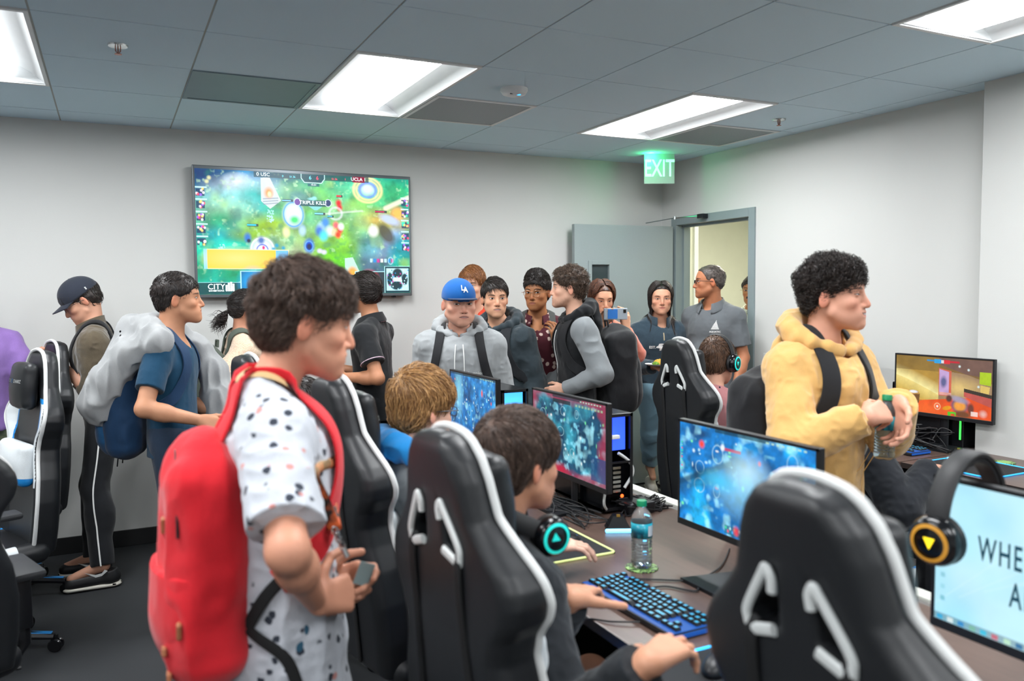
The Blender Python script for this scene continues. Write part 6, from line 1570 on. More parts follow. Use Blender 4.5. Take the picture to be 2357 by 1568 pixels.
# P9 blue cap, grey hoodie
GH = fabric('hoodie_heather', '9a9ea0', weave=1100, fuzz=.3)
def p9x(c):
    cp = cap(c, fabric('cap_blue', '0f58a0', weave=800), fabric('brim_dark', '142a4c', weave=800), flatbill=True); H, R = c['H'], c['Hm']
    for s_, dx, dz in (('L', -.008, .006), ('A', .009, -.004)):
        Mx = frame(H+R@V(-dx, .0965, .082+dz)-c['o'], -R[:, 0], nrm(R@V(0, -.42, 1)), nrm(R@V(0, 1, .42))); text('cap_lettering', s_, .044, Mx, WP, cp, .0008, sx=.8, bold=.0012)
p = person('person in a blue baseball cap and light grey hoodie facing the camera', (1.735, 4.188, 1.531), 204, haz=187, hp=2, w=1.09, dp=1.12, hs=1.04, skin='cf9a84', hm=H_BLK, hd=dict(fw=1.08, cheek=1.12, jaw=1.2), sk=dict(gaze=.0035, mouth=.0016, smile=-.3, lip='a8605a', eye=.0046), extra=p9x,
    top=dict(m=GH, kind='hoodie', sleeve='long', g=.034, hem=-.58, fold=.008, open_=.02), bottom=dict(m=JEAN), shoes=dict(m=SHB), h=.004)
text_m = mat('print_red', 'c83048', .7)
decal(p, 'Champion', -.085, -.235, .026, WP, bold=.0004); decal(p, 'C', -.040, -.235, .026, text_m, bold=.0008, name='chest_initial')
T = p['T']
for q in (1, -1):
    ribbon(p['top'], [T(q*.022, .16, -.06), T(q*.026, .16, -.14), T(q*.028, .16, -.23)], .006, .004, .004, 6, 'drawstring', WP, p['root'], p['o'])
backpack('black backpack with dark straps on the person in blue cap', p, BLKF, off=(0, -.24, -.27), half=(.14, .07, .2), sw=.055)
# P10 ginger, behind
p = person('ginger-haired person in a red and black top behind the person in blue cap', (2.172, 5.019, 1.632), 215, haz=222, skin='dba78c', hm=H_RED, hair_=dict(n=1600, L=.05, t=.009, top=.012, comb='side'), top=dict(m=fabric('red_top', 'd8452c'), kind='jacket', sleeve='long', g=.02), bottom=dict(m=JEAN), shoes=dict(m=SHB), h=.005)
# P11 dark hoodie
DG = fabric('hoodie_slate', '2f3a40', weave=900, fuzz=.25)
p = person('person with short black hair in a dark slate hoodie with one backpack strap', (2.117, 4.538, 1.553), 236, haz=196, hp=0, skin='cf9c7e', hm=H_BLK, hair_=dict(n=1900, L=.035, t=.006, top=.008, comb='side', line=.062, rnd=.1), sk=dict(gaze=-.002, mouth=.0022, smile=-.2, lip='b0685f'), hd=dict(fw=.98),
    top=dict(m=DG, kind='hoodie', sleeve='long', g=.028, hem=-.62, fold=.008, open_=.01), bottom=dict(m=JEAN), shoes=dict(m=SHB), h=.0045)
backpack('dark backpack on the person in the slate hoodie', p, fabric('bag_charcoal', '24272b', weave=700), off=(0, -.23, -.30), half=(.14, .08, .22), sw=.06)
mb = MB(); mb.tube([(math.cos(a)*.013, math.sin(a)*.0065, 0) for a in np.linspace(0, 2*PI, 20)[:-1]], .002, n=6, closed=True); o = mb.build('chest_logo', mat('logo_olive', 'b8b890', .6), p['root']); wrap(p, o, -.10, -.20)
# P12 maroon shirt, glasses
MAR = fabric('maroon_print', '4e1c26', weave=900, spots=[(26, .38, 'd8c0b4', .5)])
def p12x(c): glasses(c['root'], c['H'], c['Hm'], 1, c['o'], mat('specs_gold', 'b08a70', .3, .6), w=.024, hh=.020, r=.0015, round_=.8)
p = person('person in clear-rimmed glasses and maroon patterned shirt raising a hand to chest', (2.515, 4.736, 1.588), 208, haz=228, hp=2, skin='a8704a', hm=H_BLK, hair_=dict(n=2600, L=.02, t=.006, top=.03, comb='up', curl=.004, cf=14, lift=.6, tl=.03, nape=-.05), hd=dict(cheek=1.06), sk=dict(bt=1.6, brow='14100e', gaze=-.003, lip='a05f55', smile=-.2), extra=p12x,
    top=dict(m=MAR, kind='shirt', sleeve='short', g=.020, hem=-.62, open_=.05, fold=.006), bottom=dict(m=DARKT), shoes=dict(m=SHB), L_=dict(w=(2.520, 4.487, 1.261), loc=False, f=(.10, .15, 1), n=(-.6, .75, .1), curl=(.7, .6, .35), pole=(-.7, -.3, -1)), h=.0045)
backpack('grey-strapped backpack on the person in the maroon shirt', p, fabric('bag_grey', '4a4c4a', weave=700), off=(0, -.23, -.27), half=(.14, .07, .2), sw=.055)
# P13 curly brown hair, varsity hoodie
H_CUR = hair_mat('hair_curly_brown', '2c2019', '6a5444')
GSL = fabric('raglan_grey', '84898c', weave=900, fuzz=.2); BBD = fabric('black_body', '15171a', weave=900)
p = person('person with curly brown hair in a black hoodie with grey sleeves facing left', (2.523, 4.342, 1.611), 286, haz=300, hp=-2, skin='d8a78e', hm=H_CUR, hair_=dict(n=2600, L=.028, t=.004, top=.008, lumps=170, curl=.006, cf=9, comb='up', lift=.5, rnd=.4, nape=-.07, hug=.008, tl=.008), sk=dict(smile=1.0, stubble=.25, brow='4a3628'), hd=dict(nose=1.0, jaw=.95),
    top=dict(m=BBD, kind='hoodie', sleeve='none', g=.022, hem=-.64, fold=.007, hood_m=BBD), bottom=dict(m=DARKT), shoes=dict(m=SHB), L_=dict(w=(2.433, 4.234, 1.006), loc=False, f=(.6, .9, -.3), n=(-1, .3, .3), pole=(-1, -1.2, -.4)), R_=dict(w=(.16, .2, -.46), f=(-.5, 1, -.2)), h=.004)
def sleeves(c, m, sg=.02, name='sleeve'):
    for q in (1, -1):
        sd = Sdf(); a = c['arms'][q]; s = c['s']
        sd.el(c['sh'][q]-c['B'][:, 2]*.005, V(.075, .075, .085), c['B'], .02); sd.rc(a['S'], a['E'], .055*s+sg, .045*s+sg, .03); u = nrm(a['W']-a['E']); e = a['E']+(a['W']-a['E'])*.97
        sd.rc(a['E'], e, .045*s+sg, .034*s+sg*.6, .02, cap=(0, 1)); sd.disp = lambda P: (np.abs(vnoise(P, 15, q))-.33)*.012
        sdf_obj(name, sd, c['h'], m, c['root'], 1, xf=c['xf'])
sleeves(p, GSL)
T = p['T']; ribbon(p['top'], [T(.0, .2, -.05), T(.0, .2, -.2), T(.0, .2, -.35), T(.0, .2, -.5), T(0, .2, -.62)], .010, .004, .002, 6, 'zip', WP, p['root'], p['o'])
t, P, R, o, sd = backpack('large black backpack on the person with curly brown hair', p, BLKF, off=(-.02, -.26, -.33), half=(.165, .125, .265), m2=fabric('bag_black2', '202226', weave=500), sw=.06, seed=5)
mb = MB()
for a_ in ((.06, -.20, .05), (.03, -.22, -.08), (-.05, -.21, .0)): mb.tube([onto(sd, P(*a_))-o, onto(sd, P(a_[0]+.006, a_[1]-.01, a_[2]-.05))-o], .003, n=6)
mb.build('zip_pull', WHITE, t)
# P14 woman with phone
COR = fabric('coral_knit', 'dd7f6a', weave=500, fuzz=.3); H_AUB = hair_mat('hair_auburn', '241510', '6e4530')
def longhair(c, m, spread=.07, L=.42, r=.0024, n=900, front=.25, seed=3):
    H, R, o = c['H'], c['Hm'], c['o']; rg = np.random.default_rng(seed); top = c['top']; sd = Sdf(); sd.p = [p_ for p_ in top.p if p_.mode == 'u']
    P = lambda x, y, z: H+R@V(x, y, z)
    cap_ = Sdf(); cap_.el(P(0, -.018, .034), V(.083, .106, .093), R, .02); cap_.el(P(0, -.04, -.03), V(.078, .075, .09), R, .02)
    V_ = []; Q_ = []; C_ = []; nb = 0
    for q in (1, -1):
        N = n//2; th = rg.random(N); 
        # roots along the parting, falling over the side of the head
        yy = .050-.125*th; C = []; p_ = np.array([P(q*.004, y, 0) for y in yy]); 
        zz = .034+.093*np.sqrt(np.maximum(0, 1-((yy+.018)/.108)**2)); p_ = np.array([P(q*(.004+.01*rg.random()), y, z) for y, z in zip(yy, zz)])
        d = np.tile(R@V(q*.8, -.25, -.1), (N, 1))+rg.normal(0, .06, (N, 3)); steps = 16; Ls = (L*(.8+.35*rg.random(N)))/steps
        if front: d += (R@V(0, .25, 0))*(th < front)[:, None]
        C = [p_]
        for i in range(steps):
            d = d+V(0, 0, -.40)+R@V(-q*.10, -.05, 0)*(1 if i > 3 else 0); d /= np.linalg.norm(d, axis=1)[:, None]; p_ = p_+d*Ls[:, None]
            pl = (p_-H)@R; low = pl[:, 2] < -.045; sx = np.where(low, np.maximum(0, .074-np.abs(pl[:, 0])), 0)*q; bk = np.where((pl[:, 2] < .05) & (pl[:, 1] > .035), (pl[:, 1]-.035)*.6, 0)
            p_ = p_+R[:, 0]*sx[:, None]*.6-R[:, 1]*bk[:, None]
            for S_ in (cap_, sd):
                g, dd = grad(S_, p_); tgt = .002+.010*rg.random(N); mv = np.where((p_[:, 2] > H[2]-.10) & (S_ is cap_), np.clip(tgt-dd, -.03, .05), np.clip(tgt-dd, 0, .05)); p_ = p_+g*mv[:, None]
            C.append(p_)
        C = np.stack(C, 1); T_ = np.gradient(C, axis=1); T_ /= np.linalg.norm(T_, axis=2)[..., None]+1e-9
        u = np.cross(T_, rg.normal(0, 1, (N, 1, 3))); u /= np.linalg.norm(u, axis=2)[..., None]+1e-9; w = np.cross(T_, u); k_ = steps+1
        rad = r*(1-.6*np.linspace(0, 1, k_)**2); a = np.arange(3)*2*PI/3
        v = (C[:, :, None]+(u[:, :, None]*np.cos(a)[None, None, :, None]+w[:, :, None]*np.sin(a)[None, None, :, None])*rad[None, :, None, None]).reshape(-1, 3)
        qd = np.array([(i*3+j, i*3+(j+1) % 3, (i+1)*3+(j+1) % 3, (i+1)*3+j) for i in range(steps) for j in range(3)]); qd = (qd[None]+(np.arange(N)*k_*3)[:, None, None]).reshape(-1, 4)+nb
        V_.append(v); Q_.append(qd); C_.append(np.repeat(rg.random(N), k_*3)); nb += len(v)
    cc = np.concatenate(C_); return mesh_obj('long_hair', np.concatenate(V_)-o, np.concatenate(Q_), m, c['root'], True, None, {'col': np.stack([cc]*3, 1)})
p = person('person with long brown hair in a coral sweater taking a photo with a phone', (2.978, 4.672, 1.540), 205, haz=196, hp=12, s=.94, w=.85, hs=.96, skin='d09c7e', hm=H_AUB, hair_=dict(n=0, t=.003, line=.076), extra=lambda c: longhair(c, H_AUB, L=.36), sk=dict(eye=.0035, brow='241510', lip='b56a62', smile=-.6, look=-.002),
    top=dict(m=COR, kind='sweater', sleeve='long', g=.014, hem=-.5, fold=.005, push=.97), bottom=dict(m=JEAN), shoes=dict(m=SHB), R_=dict(w=(2.797, 4.414, 1.366), loc=False, f=(-.35, .15, 1), n=(.5, -.8, .2), curl=(.6, .5, .3), pole=(.6, -.2, -1)), L_=dict(w=(2.946, 4.339, 1.337), loc=False, f=(.12, .1, 1), n=(-.5, .8, .2), curl=(.5, .5, .3), pole=(-.6, -.2, -1)), h=.0045, hd=dict(fw=.95, jaw=.85))
t = thing('phone', 'phone in a blue and silver case held up by person in coral sweater', 'phone', (2.845, 4.307, 1.448)); a_ = math.radians(-25)
mb = MB(); mb.box((-.075, -.004, -.036), (.075, .004, .036), 0, .004); mb.build('case', mat('phone_silver', 'aab4be', .35, .3), t); mb = MB(); mb.box((-.05, -.0062, -.030), (.012, -.004, .030), 0, .001); mb.build('card_sleeve', mat('phone_blue', '2474c8', .5), t); mb = MB(); mb.box((.048, -.0065, .006), (.066, -.004, .028), 0, .002); mb.build('camera_lens', BLK2, t); t.rotation_euler = (0, 0, a_)
# P15 woman with long black hair
FL = fabric('fleece_slate', '2c3f4c', weave=250, fuzz=.5)
def p15x(c): longhair(c, H_BLK, L=.44, n=1200)
p = person('person with long black hair in a dark fleece and blue jeans holding a plate', (3.625, 4.889, 1.534), 200, haz=210, hp=2, s=.965, w=.9, hs=.97, skin='cf9a7e', hm=H_BLK, hair_=dict(n=0, t=.003, line=.078), extra=p15x, hd=dict(fw=1.03, cheek=1.05), sk=dict(brow='2a201c', eye=.0042, lip='b5675e'),
    top=dict(m=FL, kind='fleece', sleeve='long', g=.024, hem=-.50, fold=.006, open_=.01), bottom=dict(m=fabric('denim_light', '7fa3b4', weave=600), length=.84, g=.016, fold=.008), shoes=dict(m=SHW, sole=SHW, kind='low'),
    R_=dict(w=(3.416, 4.702, 1.053), loc=False, f=(-1, .55, .0), n=(-.3, .2, -1), curl=(.3, .4, .3), thumb=(.6, .2, -.3), pole=(.8, -.6, -1)), L_=dict(w=(-.15, .22, -.36), f=(.5, .6, 0), n=(0, .3, -1)), h=.0045, feet=((3.871, 5.354, 0.085), (4.068, 5.427, 0.085)))
decal(p, 'EST.', .085, -.20, .027, WP, bold=.0008)
shape_decal(p, [[(-.04, 0), (-.034, .012), (-.025, .014), (-.018, .030), (.0, .033), (.02, .030), (.036, .026), (.044, .012), (.042, -.01), (.034, -.022), (.024, -.022), (.022, -.004), (.004, -.004), (-.002, -.022), (-.014, -.022), (-.014, -.004), (-.03, -.002)]], .020, -.203, WP)
ribbon(p['top'], [p['T'](0, .2, -.055), p['T'](0, .2, -.10), p['T'](0, .2, -.14)], .008, .003, .002, 5, 'zip', mat('zip_brass', 'b8a888', .4, .5), p['root'], p['o'])
t = thing('paper_plate', 'white paper plate with food held by person with long black hair', 'plate', (3.393, 4.615, 1.071)); mb = MB(); mb.lathe([(0, 0), (.06, 0), (.085, .012), (.086, .014), (.06, .003), (0, .003)], n=28); mb.build('plate', WP, t, True)
fd = Sdf(); fd.el((.02, 0, .022), (.03, .022, .02)); fd.el((.0, .01, .018), (.02, .02, .014)); fd.disp = lambda P: vnoise(P, 90)*.004; ob = sdf_obj('food', fd, .003, mat('food_yellow', 'e0a83a', .6), None, 1); tag(ob, 'yellow and green food on the white paper plate', 'food'); ob.location = (3.393, 4.615, 1.071); ob.location.z += .003
fd = Sdf(); fd.el((-.02, -.01, .014), (.025, .02, .012)); fd.disp = lambda P: vnoise(P, 140)*.006; sdf_obj('lettuce', fd, .003, mat('lettuce', '6f9a2c', .6), ob, 1)
# P16 grey polo
PG = fabric('polo_grey', '64696d', weave=1200)
def p16x(c): glasses(c['root'], c['H'], c['Hm'], 1, c['o'], BLACK, w=.023, hh=.013, r=.0022)
p = person('older person in glasses and grey polo shirt standing in the doorway', (3.861, 4.636, 1.654), 248, haz=301, hp=0, w=1.0, dp=1.1, skin='b97a58', nb=(0, -.05, -.165), hm=H_GRY, hair_=dict(n=500, L=.012, t=.003, top=-.004, line=.078, comb='back', nape=-.06, yl=.03), hd=dict(nose=1.12, jaw=1.06), sk=dict(stubble=.2, brow='1e1a18', mouth=.0012, smile=-.3), extra=p16x,
    top=dict(m=PG, kind='polo', g=.016, hem=-.62, fold=.004, belly=1.08, push=1.1), bottom=dict(m=KH), shoes=dict(m=SHB), L_=dict(w=(3.894, 4.400, 0.886), loc=False, f=(.05, .25, -1), n=(-1, 0, .1), pole=(-.5, -1, -.1)), h=.0045)
shape_decal(p, [[(-.028+.032*i/7+.0035, -.012+.064*i/7), (.026-.022*i/7, -.012+.064*i/7), (.026-.022*(i+.75)/7, -.012+.064*(i+.75)/7), (-.028+.032*(i+.75)/7+.0035, -.012+.064*(i+.75)/7)] for i in range(7)], -.085, -.155, WP); decal(p, 'AQUATIC', -.085, -.185, .016, WP)
# P17, P18 in the corridor
p = person('person in a white shirt in corridor, mostly hidden behind the grey polo', (4.923, 6.065, 1.606), 230, haz=225, skin='d08a62', hm=H_DBR, hair_=dict(n=700), top=dict(m=fabric('white_shirt', 'd8dadd'), kind='shirt', g=.02), bottom=dict(m=DARKT), shoes=dict(m=SHB), h=.006)
def p18x(c): glasses(c['root'], c['H'], c['Hm'], 1, c['o'], mat('specs_brass', 'c8b070', .3, .7), w=.022, hh=.016, r=.001)
p = person('person with glasses and moustache half hidden by the right door frame', (4.566, 4.955, 1.585), 232, haz=238, skin='b0764e', hm=H_BLK, hair_=dict(n=900, L=.03, comb='side'), sk=dict(must=1., brow='241c18', smile=1.), extra=p18x, top=dict(m=fabric('check_shirt', '9aa090', 'd0d4c4', weave=90), kind='shirt', sleeve='long', g=.024), bottom=dict(m=DARKT), shoes=dict(m=SHB), h=.005)
# P19 pink shirt, headset
PK = fabric('pink_print', 'c98a8c', weave=900, spots=[(38, .30, '2a2a38', .5)])
p = person('seated person in a pink patterned shirt wearing a headset with teal lights', (2.918, 3.429, 1.211), 78, haz=66, hp=4, pose='sit', hs=1.03, skin='d8a48c', hm=H_BR, hair_=dict(n=2600, L=.022, t=.006, top=.010, comb='fwd', nape=-.07, lift=.3), top=dict(m=PK, kind='shirt', g=.018, hem=-.5, fold=.006), bottom=dict(m=KH), shoes=dict(m=SHB),
    R_=dict(w=(.16, .42, -.40), f=(0, 1, 0), n=(0, 0, 1)), L_=dict(w=(-.16, .42, -.40), f=(0, 1, 0), n=(0, 0, 1)), h=.0045)
P19 = p; headset('black headset with glowing teal rings on the person in pink shirt', p['H']+p['Hm']@V(0, -.02, .0), p['Hm'], CYG, CYG, s=1.04)
# P20 yellow hoodie
YH = fabric('hoodie_yellow', 'd8ab68', weave=1100, fuzz=.35, fold=.5); YIN = fabric('hood_lining', 'd89a30', weave=900)
p = person('person with wavy black hair in a yellow hoodie holding a bottle beside the orange monitor', (2.186, 1.983, 1.578), 176, haz=151, hp=-1, hr=3, w=.90, skin='d49c84', hm=H_BLK, hair_=dict(n=5200, L=.026, t=.003, top=.006, back=.0, lumps=200, curl=.008, cf=8, nseg=7, comb='fwd', lift=.3, rnd=.4, r=.00125, line=.045, yl=.05, nape=-.045, side=.012, hug=.010, tl=.010, h=.003, ear=1), sk=dict(smile=1.3, mouth=.003, brow='4a3a34', eye=.0034, lip='c0706a', stubble=0.), hd=dict(cheek=1.04, jaw=1.05),
    top=dict(m=YH, kind='hoodie', hsize=1.04, sleeve='long', g=.034, sg=.03, hem=-.66, fold=.008, open_=.015, push=.95), bottom=dict(m=DARKT), shoes=dict(m=SHB),
    R_=dict(w=(2.090, 1.758, 1.201), loc=False, floc=False, f=(.97, .12, .12), n=(-.2, -.75, .6), curl=(.9, .8, .5), thumb=(.2, .4, .2), pole=(.9, -.8, -.9)), L_=dict(w=(2.263, 1.787, 1.233), loc=False, floc=False, f=(-.28, -.35, -.9), n=(.95, -.1, -.2), curls=((.5, .5, .3), (.45, .5, .3), (.5, .5, .3), (.5, .5, .3)), thumb=(.5, .3, .4), pole=(-.8, -.8, -.7)), h=.003)
t, P, R, o, sd = backpack('large black backpack worn over the yellow hoodie', p, BLKF, off=(.0, -.235, -.36), half=(.17, .11, .25), sw=.062, h=.006, seed=7)
T = p['T']; ribbon(p['top'], [T(-.115, .2, -.60), T(-.08, .2, -.47), T(.08, .2, -.47), T(.115, .2, -.60)], .004, .0015, .001, 8, 'pocket_seam', fabric('seam_yellow', 'c09048'), p['root'], p['o'])
sd = Sdf()
for i in range(9):
    a = math.radians(-120+30*i)
    if i: sd.rc(T(math.sin(a0)*.078, -math.cos(a0)*.07, -.035+.06*((1+math.cos(a0))/2)), T(math.sin(a)*.078, -math.cos(a)*.07, -.035+.06*((1+math.cos(a))/2)), .011, .011, .01)
    a0 = a
sdf_obj('hood_lining', sd, .003, YIN, p['root'], 1, xf=p['xf'])
P20 = p
# P21 seated in dark hoodie at the wall desk
p = person('seated person in a dark hoodie at the wall desk, mostly hidden behind the yellow hoodie', (2.877, 2.521, 1.189), 92, haz=95, lean=6, pose='sit', skin='d39a80', hm=H_BLK, hair_=dict(n=800), top=dict(m=fabric('hoodie_ink', '23262c', weave=900), kind='hoodie', sleeve='long', g=.03, fold=.008, hood_m=None), bottom=dict(m=DARKT, fold=.008), shoes=dict(m=SHB),
    R_=dict(w=(2.999, 2.214, 0.849), loc=False, floc=False, f=(.93, .36, -.02), n=(0, 0, 1), curl=(.3, .4, .25), pole=(.7, -.3, -1)), L_=dict(w=(-.2, .42, -.42), f=(0, 1, 0)), h=.0045)
# P5 foreground, white patterned tee and red backpack
WT = fabric('tee_print', 'b4b8c0', 'c8ccd4', weave=700, spots=[(34, .34, '2e3440', .5), (26, .22, 'c88a84', .4)], fold=.5)
p = person('person in the foreground in a white patterned t-shirt wearing a red backpack', (0.387, 1.815, 1.534), 93, haz=93, hp=10, lean=-2, nb=(0, -.088, -.150), w=.86, hs=1.0, skin='cf9378', hm=H_DBR, hair_=dict(n=9000, L=.042, topL=.042, t=.005, top=.008, back=.002, comb='fwd', nseg=5, r=.0010, rnd=.22, lift=.28, line=.062, yl=.045, nape=-.095, side=-.01, hug=.008, lumps=90, curl=.004, cf=6, tl=.012, h=.003, nz=.004), sk=dict(smile=1.3, lip='a85a58', brow='3a2c26', eye=.004), hd=dict(cheek=1.02, ears=1.04), neck=.94, arm=1.14,
    top=dict(m=WT, g=.020, sg=.014, hem=-.80, fold=.009, ff=12, push=1.22, flat=.88, belly=1.03, neckr=.068), bottom=dict(m=JNB, g=.001), shoes=dict(m=SHW),
    R_=dict(w=(0.355, 1.636, 0.971), loc=False, floc=False, f=(.85, .45, -.10), n=(.3, -.85, .42), curls=((.85, 1.1, .6), (1.0, 1.1, .6), (1.1, 1.1, .6), (1.2, 1.1, .6)), thumb=(.75, .25, -.1), pole=(1, -.1, -.6)), L_=dict(w=(0.392, 1.773, 0.956), loc=False, floc=False, f=(.9, -.25, .12), n=(.25, .9, .3), curls=((.5, .9, .5), (1.1, 1.2, .6), (1.2, 1.2, .6), (1.3, 1.2, .6)), thumb=(.5, .35, 0), pole=(-.5, -1, -.4)), h=.0026)
P5 = p
RED = fabric('bag_red', 'd8202c', weave=900, fuzz=.2, fold=.6)
t, P, R, o, sd = backpack('bright red backpack with tan leather toggles worn by foreground person', p, RED, off=(.0, -.170, -.345), half=(.148, .092, .248), m2=None, pocket=False, sw=.058, h=.0045, handle=True, tilt=-3, seed=9,
    toggles=[(.075, -.105, -.05, .3), (.06, -.108, .07, .2), (.13, -.04, -.12, .2), (.11, -.085, -.17, 1.4), (.11, -.075, -.225, 1.5)],
    spath=[(.052, -.16, -.12), (.060, -.12, -.04), (.068, -.06, .02), (.074, .02, .02), (.078, .09, -.04), (.082, .13, -.12), (.10, .12, -.22), (.135, .07, -.32), (.14, -.02, -.40)])
s2 = Sdf(); s2.rc(P(0, -.012, -.115), P(0, -.006, .02), .150, .150, .03, flat=(R[:, 1], .63)); s2.cut(P(0, 0, -.02), R[:, 2]); s2.disp = lambda Q: (np.abs(vnoise(Q*np.array([1, 1, .5], F4), 14, 3))-.3)*.010
sdf_obj('lower_panel', s2, .0045, RED, t, 1, xf=frame(-o, (1, 0, 0), (0, 1, 0), (0, 0, 1)))
T = p['T']; sdt = p['top']
for q in (1,):
    ribbon(sdt, [T(q*.145, .09, -.27), T(q*.155, .03, -.35), T(q*.16, -.06, -.43), T(q*.15, -.12, -.50)], .026, .004, .002, 6, 'webbing', MATS['strap_black'], t, o)
    ribbon(sdt, [T(q*.15, -.12, -.50), T(q*.165, -.03, -.56), T(q*.16, .0, -.64), T(q*.155, .02, -.74)], .024, .004, .002, 6, 'webbing', MATS['strap_black'], t, o)
# lanyard of the foreground person
LM = None
def lanmat():
    m, nt, b = newmat('lanyard_print'); f = noise(nt, 22, 3); g = noise(nt, 30, 2, stretch=(1, 2, 1)); z = xyz(nt, objcoord(nt))[2]
    a = mixc(nt, f.step(.42, .5), tuple(lin('2a1c16')), tuple(lin('c8a878'))); w = mixc(nt, g.step(.45, .62), tuple(lin('1e1412')), tuple(lin('d8602a')))
    n = nt.nodes.new('ShaderNodeMix'); n.data_type = 'RGBA'; nt.links.new(z.step(1.28, 1.2).k, n.inputs[0]); nt.links.new(a.k, n.inputs[6]); nt.links.new(w.k, n.inputs[7]); nt.links.new(n.outputs[2], b.inputs['Base Color']); b.inputs['Roughness'].default_value = .6; return m
lan = thing('lanyard', 'printed brown and orange lanyard with chrome chain around the foreground person', 'lanyard', (0, 0, 0)); LM = lanmat()
ns = Sdf(); ns.p = list(sdt.p[:-2])+[]; bsd = p['body']
cmb = Sdf(); cmb.p = [q_ for q_ in sdt.p if q_.mode == 'u']
for q in (1, -1):
    ribbon(cmb, [T(0, -.075, .035), T(q*.045, -.055, .035), T(q*.072, -.005, .025), T(q*.075, .05, -.01), T(q*.055, .11, -.10)], .026, .0025, .004, 8, 'strap', LM, lan, None)
end = (0.418, 1.656, 1.066); S0 = [T(.055, .11, -.10), T(.045, .135, -.17), (0.359, 1.652, 1.236), (0.382, 1.658, 1.164), (0.400, 1.657, 1.112)]
mb = MB(); mb.tube(smoothpath(S0, 8), .013, n=8, flat=(*p['B'][:, 0], .18)); mb.build('strap', LM, lan, True)
S1 = [T(-.055, .11, -.10), T(-.03, .14, -.2), (0.416, 1.754, 1.176), (0.407, 1.675, 1.106)]; mb = MB(); mb.tube(smoothpath(S1, 8), .013, n=8, flat=(*p['B'][:, 0], .18)); mb.build('strap', LM, lan, True)
mb = MB(); A_ = V(*(0.400, 1.656, 1.109)); B_ = V(*end)
for i in range(5):
    c_ = A_+(B_-A_)*(i+.5)/5; u = nrm(B_-A_); w_ = nrm(np.cross(u, V(1, 0, 0) if i % 2 else V(0, 1, 0)))
    mb.tube([c_+u*math.cos(a)*.010+w_*math.sin(a)*.006 for a in np.linspace(0, 2*PI, 16)[:-1]], .0022, n=6, closed=True)
mb.build('chain', CHROME, lan, True); mb = MB(); mb.tube([V(*(0.418, 1.656, 1.066)), V(*(0.425, 1.651, 1.048))], .006, n=8); mb.build('clasp', CHROME, lan, True)
t = thing('badge_holder', 'clear card holder held in the clasped hands of the foreground person', 'badge holder', (0.471, 1.692, 0.991)); mb = MB(); mb.cbox((0, 0, 0), (.035, .003, .05), 0, .001, M=rotm('Y', .4)); mb.build('card', mat('clear_card', '8fa6a8', .2, alpha=.8), t)
# P22 near seated player
JK = fabric('jacket_black', '1b1f24', weave=900, fold=.4)
p = person('seated player in a black jacket typing at the near keyboard', (0.856, 1.706, 1.196), 84, haz=76, hp=3, lean=7, pose='sit', w=.94, skin='cd9476', hm=H_DBR, hair_=dict(n=8000, L=.045, topL=.045, t=.008, top=.006, comb='fwd', nseg=5, r=.0010, rnd=.12, lift=.12, line=.052, nape=-.085, side=-.02, hug=.004, h=.003), sk=dict(brow='2a201c'), hd=dict(ears=1.02), neck=.95,
    top=dict(m=JK, kind='jacket', sleeve='long', g=.026, sg=.02, hem=-.52, fold=.007, push=.93), bottom=dict(m=fabric('shorts_blue', '1463b8', weave=600), short=.75, g=.02, name='shorts'), shoes=dict(m=SHB),
    L_=dict(w=(0.893, 1.524, 0.919), loc=False, floc=False, f=(.62, .70, -.12), n=(-.1, -.15, 1), curls=((.2, .45, .35), (.25, .5, .35), (.3, .5, .35), (.35, .5, .35)), thumb=(.75, .1, .15), spread=.10, pole=(-.9, -.2, -.7)),
    R_=dict(w=(0.865, 1.202, 0.912), loc=False, floc=False, f=(.90, .35, .05), n=(-.05, -.1, 1), curls=((.3, .5, .4), (.3, .5, .4), (.4, .6, .4), (.5, .6, .4)), thumb=(.5, .2, .3), pole=(.9, -.1, -.9)), h=.0028)
P22 = p; T = p['T']; Bm = p['B']
Rn = np.stack([Bm[:, 0], -Bm[:, 2]*.55+Bm[:, 1]*.83, -(Bm[:, 1]*.55+Bm[:, 2]*.83)*-1], 1); Rn = np.stack([Bm[:, 0], nrm(np.cross(-Bm[:, 1]*.9+Bm[:, 2]*.35, Bm[:, 0])), nrm(-Bm[:, 1]*.9+Bm[:, 2]*.35)], 1)
headset('black headset with teal light hanging around the neck of the near player', (.865, 1.685, 1.045), Rn, CYG, CYG, s=1.0, op=.082)
# headset on the corner of the near monitor
Rm = np.stack([nrm(V(-1, -.12, -.05)), nrm(V(.12, -1, 0)), V(0, 0, 1)], 1); Rm[:, 2] = np.cross(Rm[:, 0], Rm[:, 1])
headset('black headset with amber ring and yellow logo hung over corner of near monitor', (1.608, 1.095, 1.098), Rm, YLG, YTR, s=1.12, op=.10)
# bottle in the hands of the yellow hoodie
bottle('water bottle with teal label held by the person in the yellow hoodie', (2.226, 1.809, 1.047), (0, math.radians(3), 0))

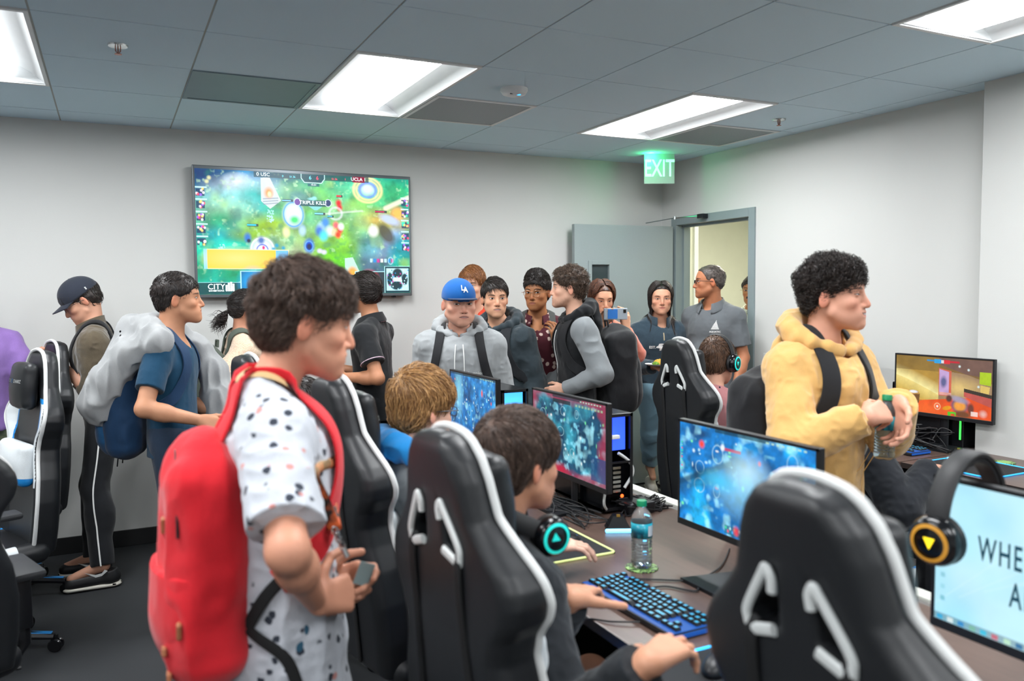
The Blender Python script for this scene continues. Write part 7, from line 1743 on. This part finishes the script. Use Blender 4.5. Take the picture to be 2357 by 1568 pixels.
# chairs
put_chair('near gaming chair filling the lower right corner of the photo', *CH3, s=.99, rec=3)
put_chair('gaming chair of the player in the black jacket', *CH2, s=.985)
put_chair('gaming chair of the person with the blue hood', *CH1)
put_chair('gaming chair of the person in the pink patterned shirt', *CH4)
put_chair('gaming chair seen from its blue and white front at the left edge', *CHL1)
put_chair('gaming chair next to the wall behind the purple t-shirt', *CHL2)
put_chair('dark chair cut off by the left edge, closest to the camera on that side', *CHL0)
put_chair('gaming chair of the seated person in the dark hoodie at the wall desk', *CH5)
put_chair('gaming chair of the seated person with short dark hair', *CH7, o=CH)

# ------------------------------------------------ camera, light
cd = bpy.data.cameras.new('camera'); co = bpy.data.objects.new('camera', cd); COL.objects.link(co); SC.camera = co
f_px, yaw, pit, rol = 1874.264, .45701, -.06118, -.00839
cy, sy, cp, sp = math.cos(yaw), math.sin(yaw), math.cos(pit), math.sin(pit)
Fv = V(sy*cp, cy*cp, sp); Rv = V(cy, -sy, 0); Uv = np.cross(Rv, Fv); c_, s_ = math.cos(rol), math.sin(rol)
R2 = c_*Rv+s_*Uv; U2 = -s_*Rv+c_*Uv
co.matrix_world = Matrix([list(map(float, r)) for r in frame(V(0, 0, 1.6), R2, U2, -Fv)])
cd.sensor_width = 36; cd.lens = 36*f_px/2357; cd.clip_start = .05
cd.dof.use_dof = True; cd.dof.focus_distance = 4.6; cd.dof.aperture_fstop = 2.6
w = bpy.data.worlds.new('world'); SC.world = w; w.use_nodes = True; w.node_tree.nodes['Background'].inputs[0].default_value = (.6, .75, 1, 1); w.node_tree.nodes['Background'].inputs[1].default_value = .0
vs = SC.view_settings; vs.view_transform = 'Standard'; vs.look = 'None'; vs.gamma = 1; vs.use_curve_mapping = False; vs.exposure = EXPO
SC.cycles.use_denoising = True; SC.cycles.use_adaptive_sampling = True; SC.cycles.adaptive_threshold = .06; SC.cycles.max_bounces = 6; SC.cycles.diffuse_bounces = 3; SC.cycles.glossy_bounces = 2; SC.cycles.transmission_bounces = 8; SC.cycles.sample_clamp_indirect = 6; SC.cycles.caustics_reflective = False; SC.cycles.caustics_refractive = False
for m_ in bpy.data.materials:
    if m_.name not in ('lens', 'lens_corridor', 'lens_side'): m_.cycles.emission_sampling = 'NONE'
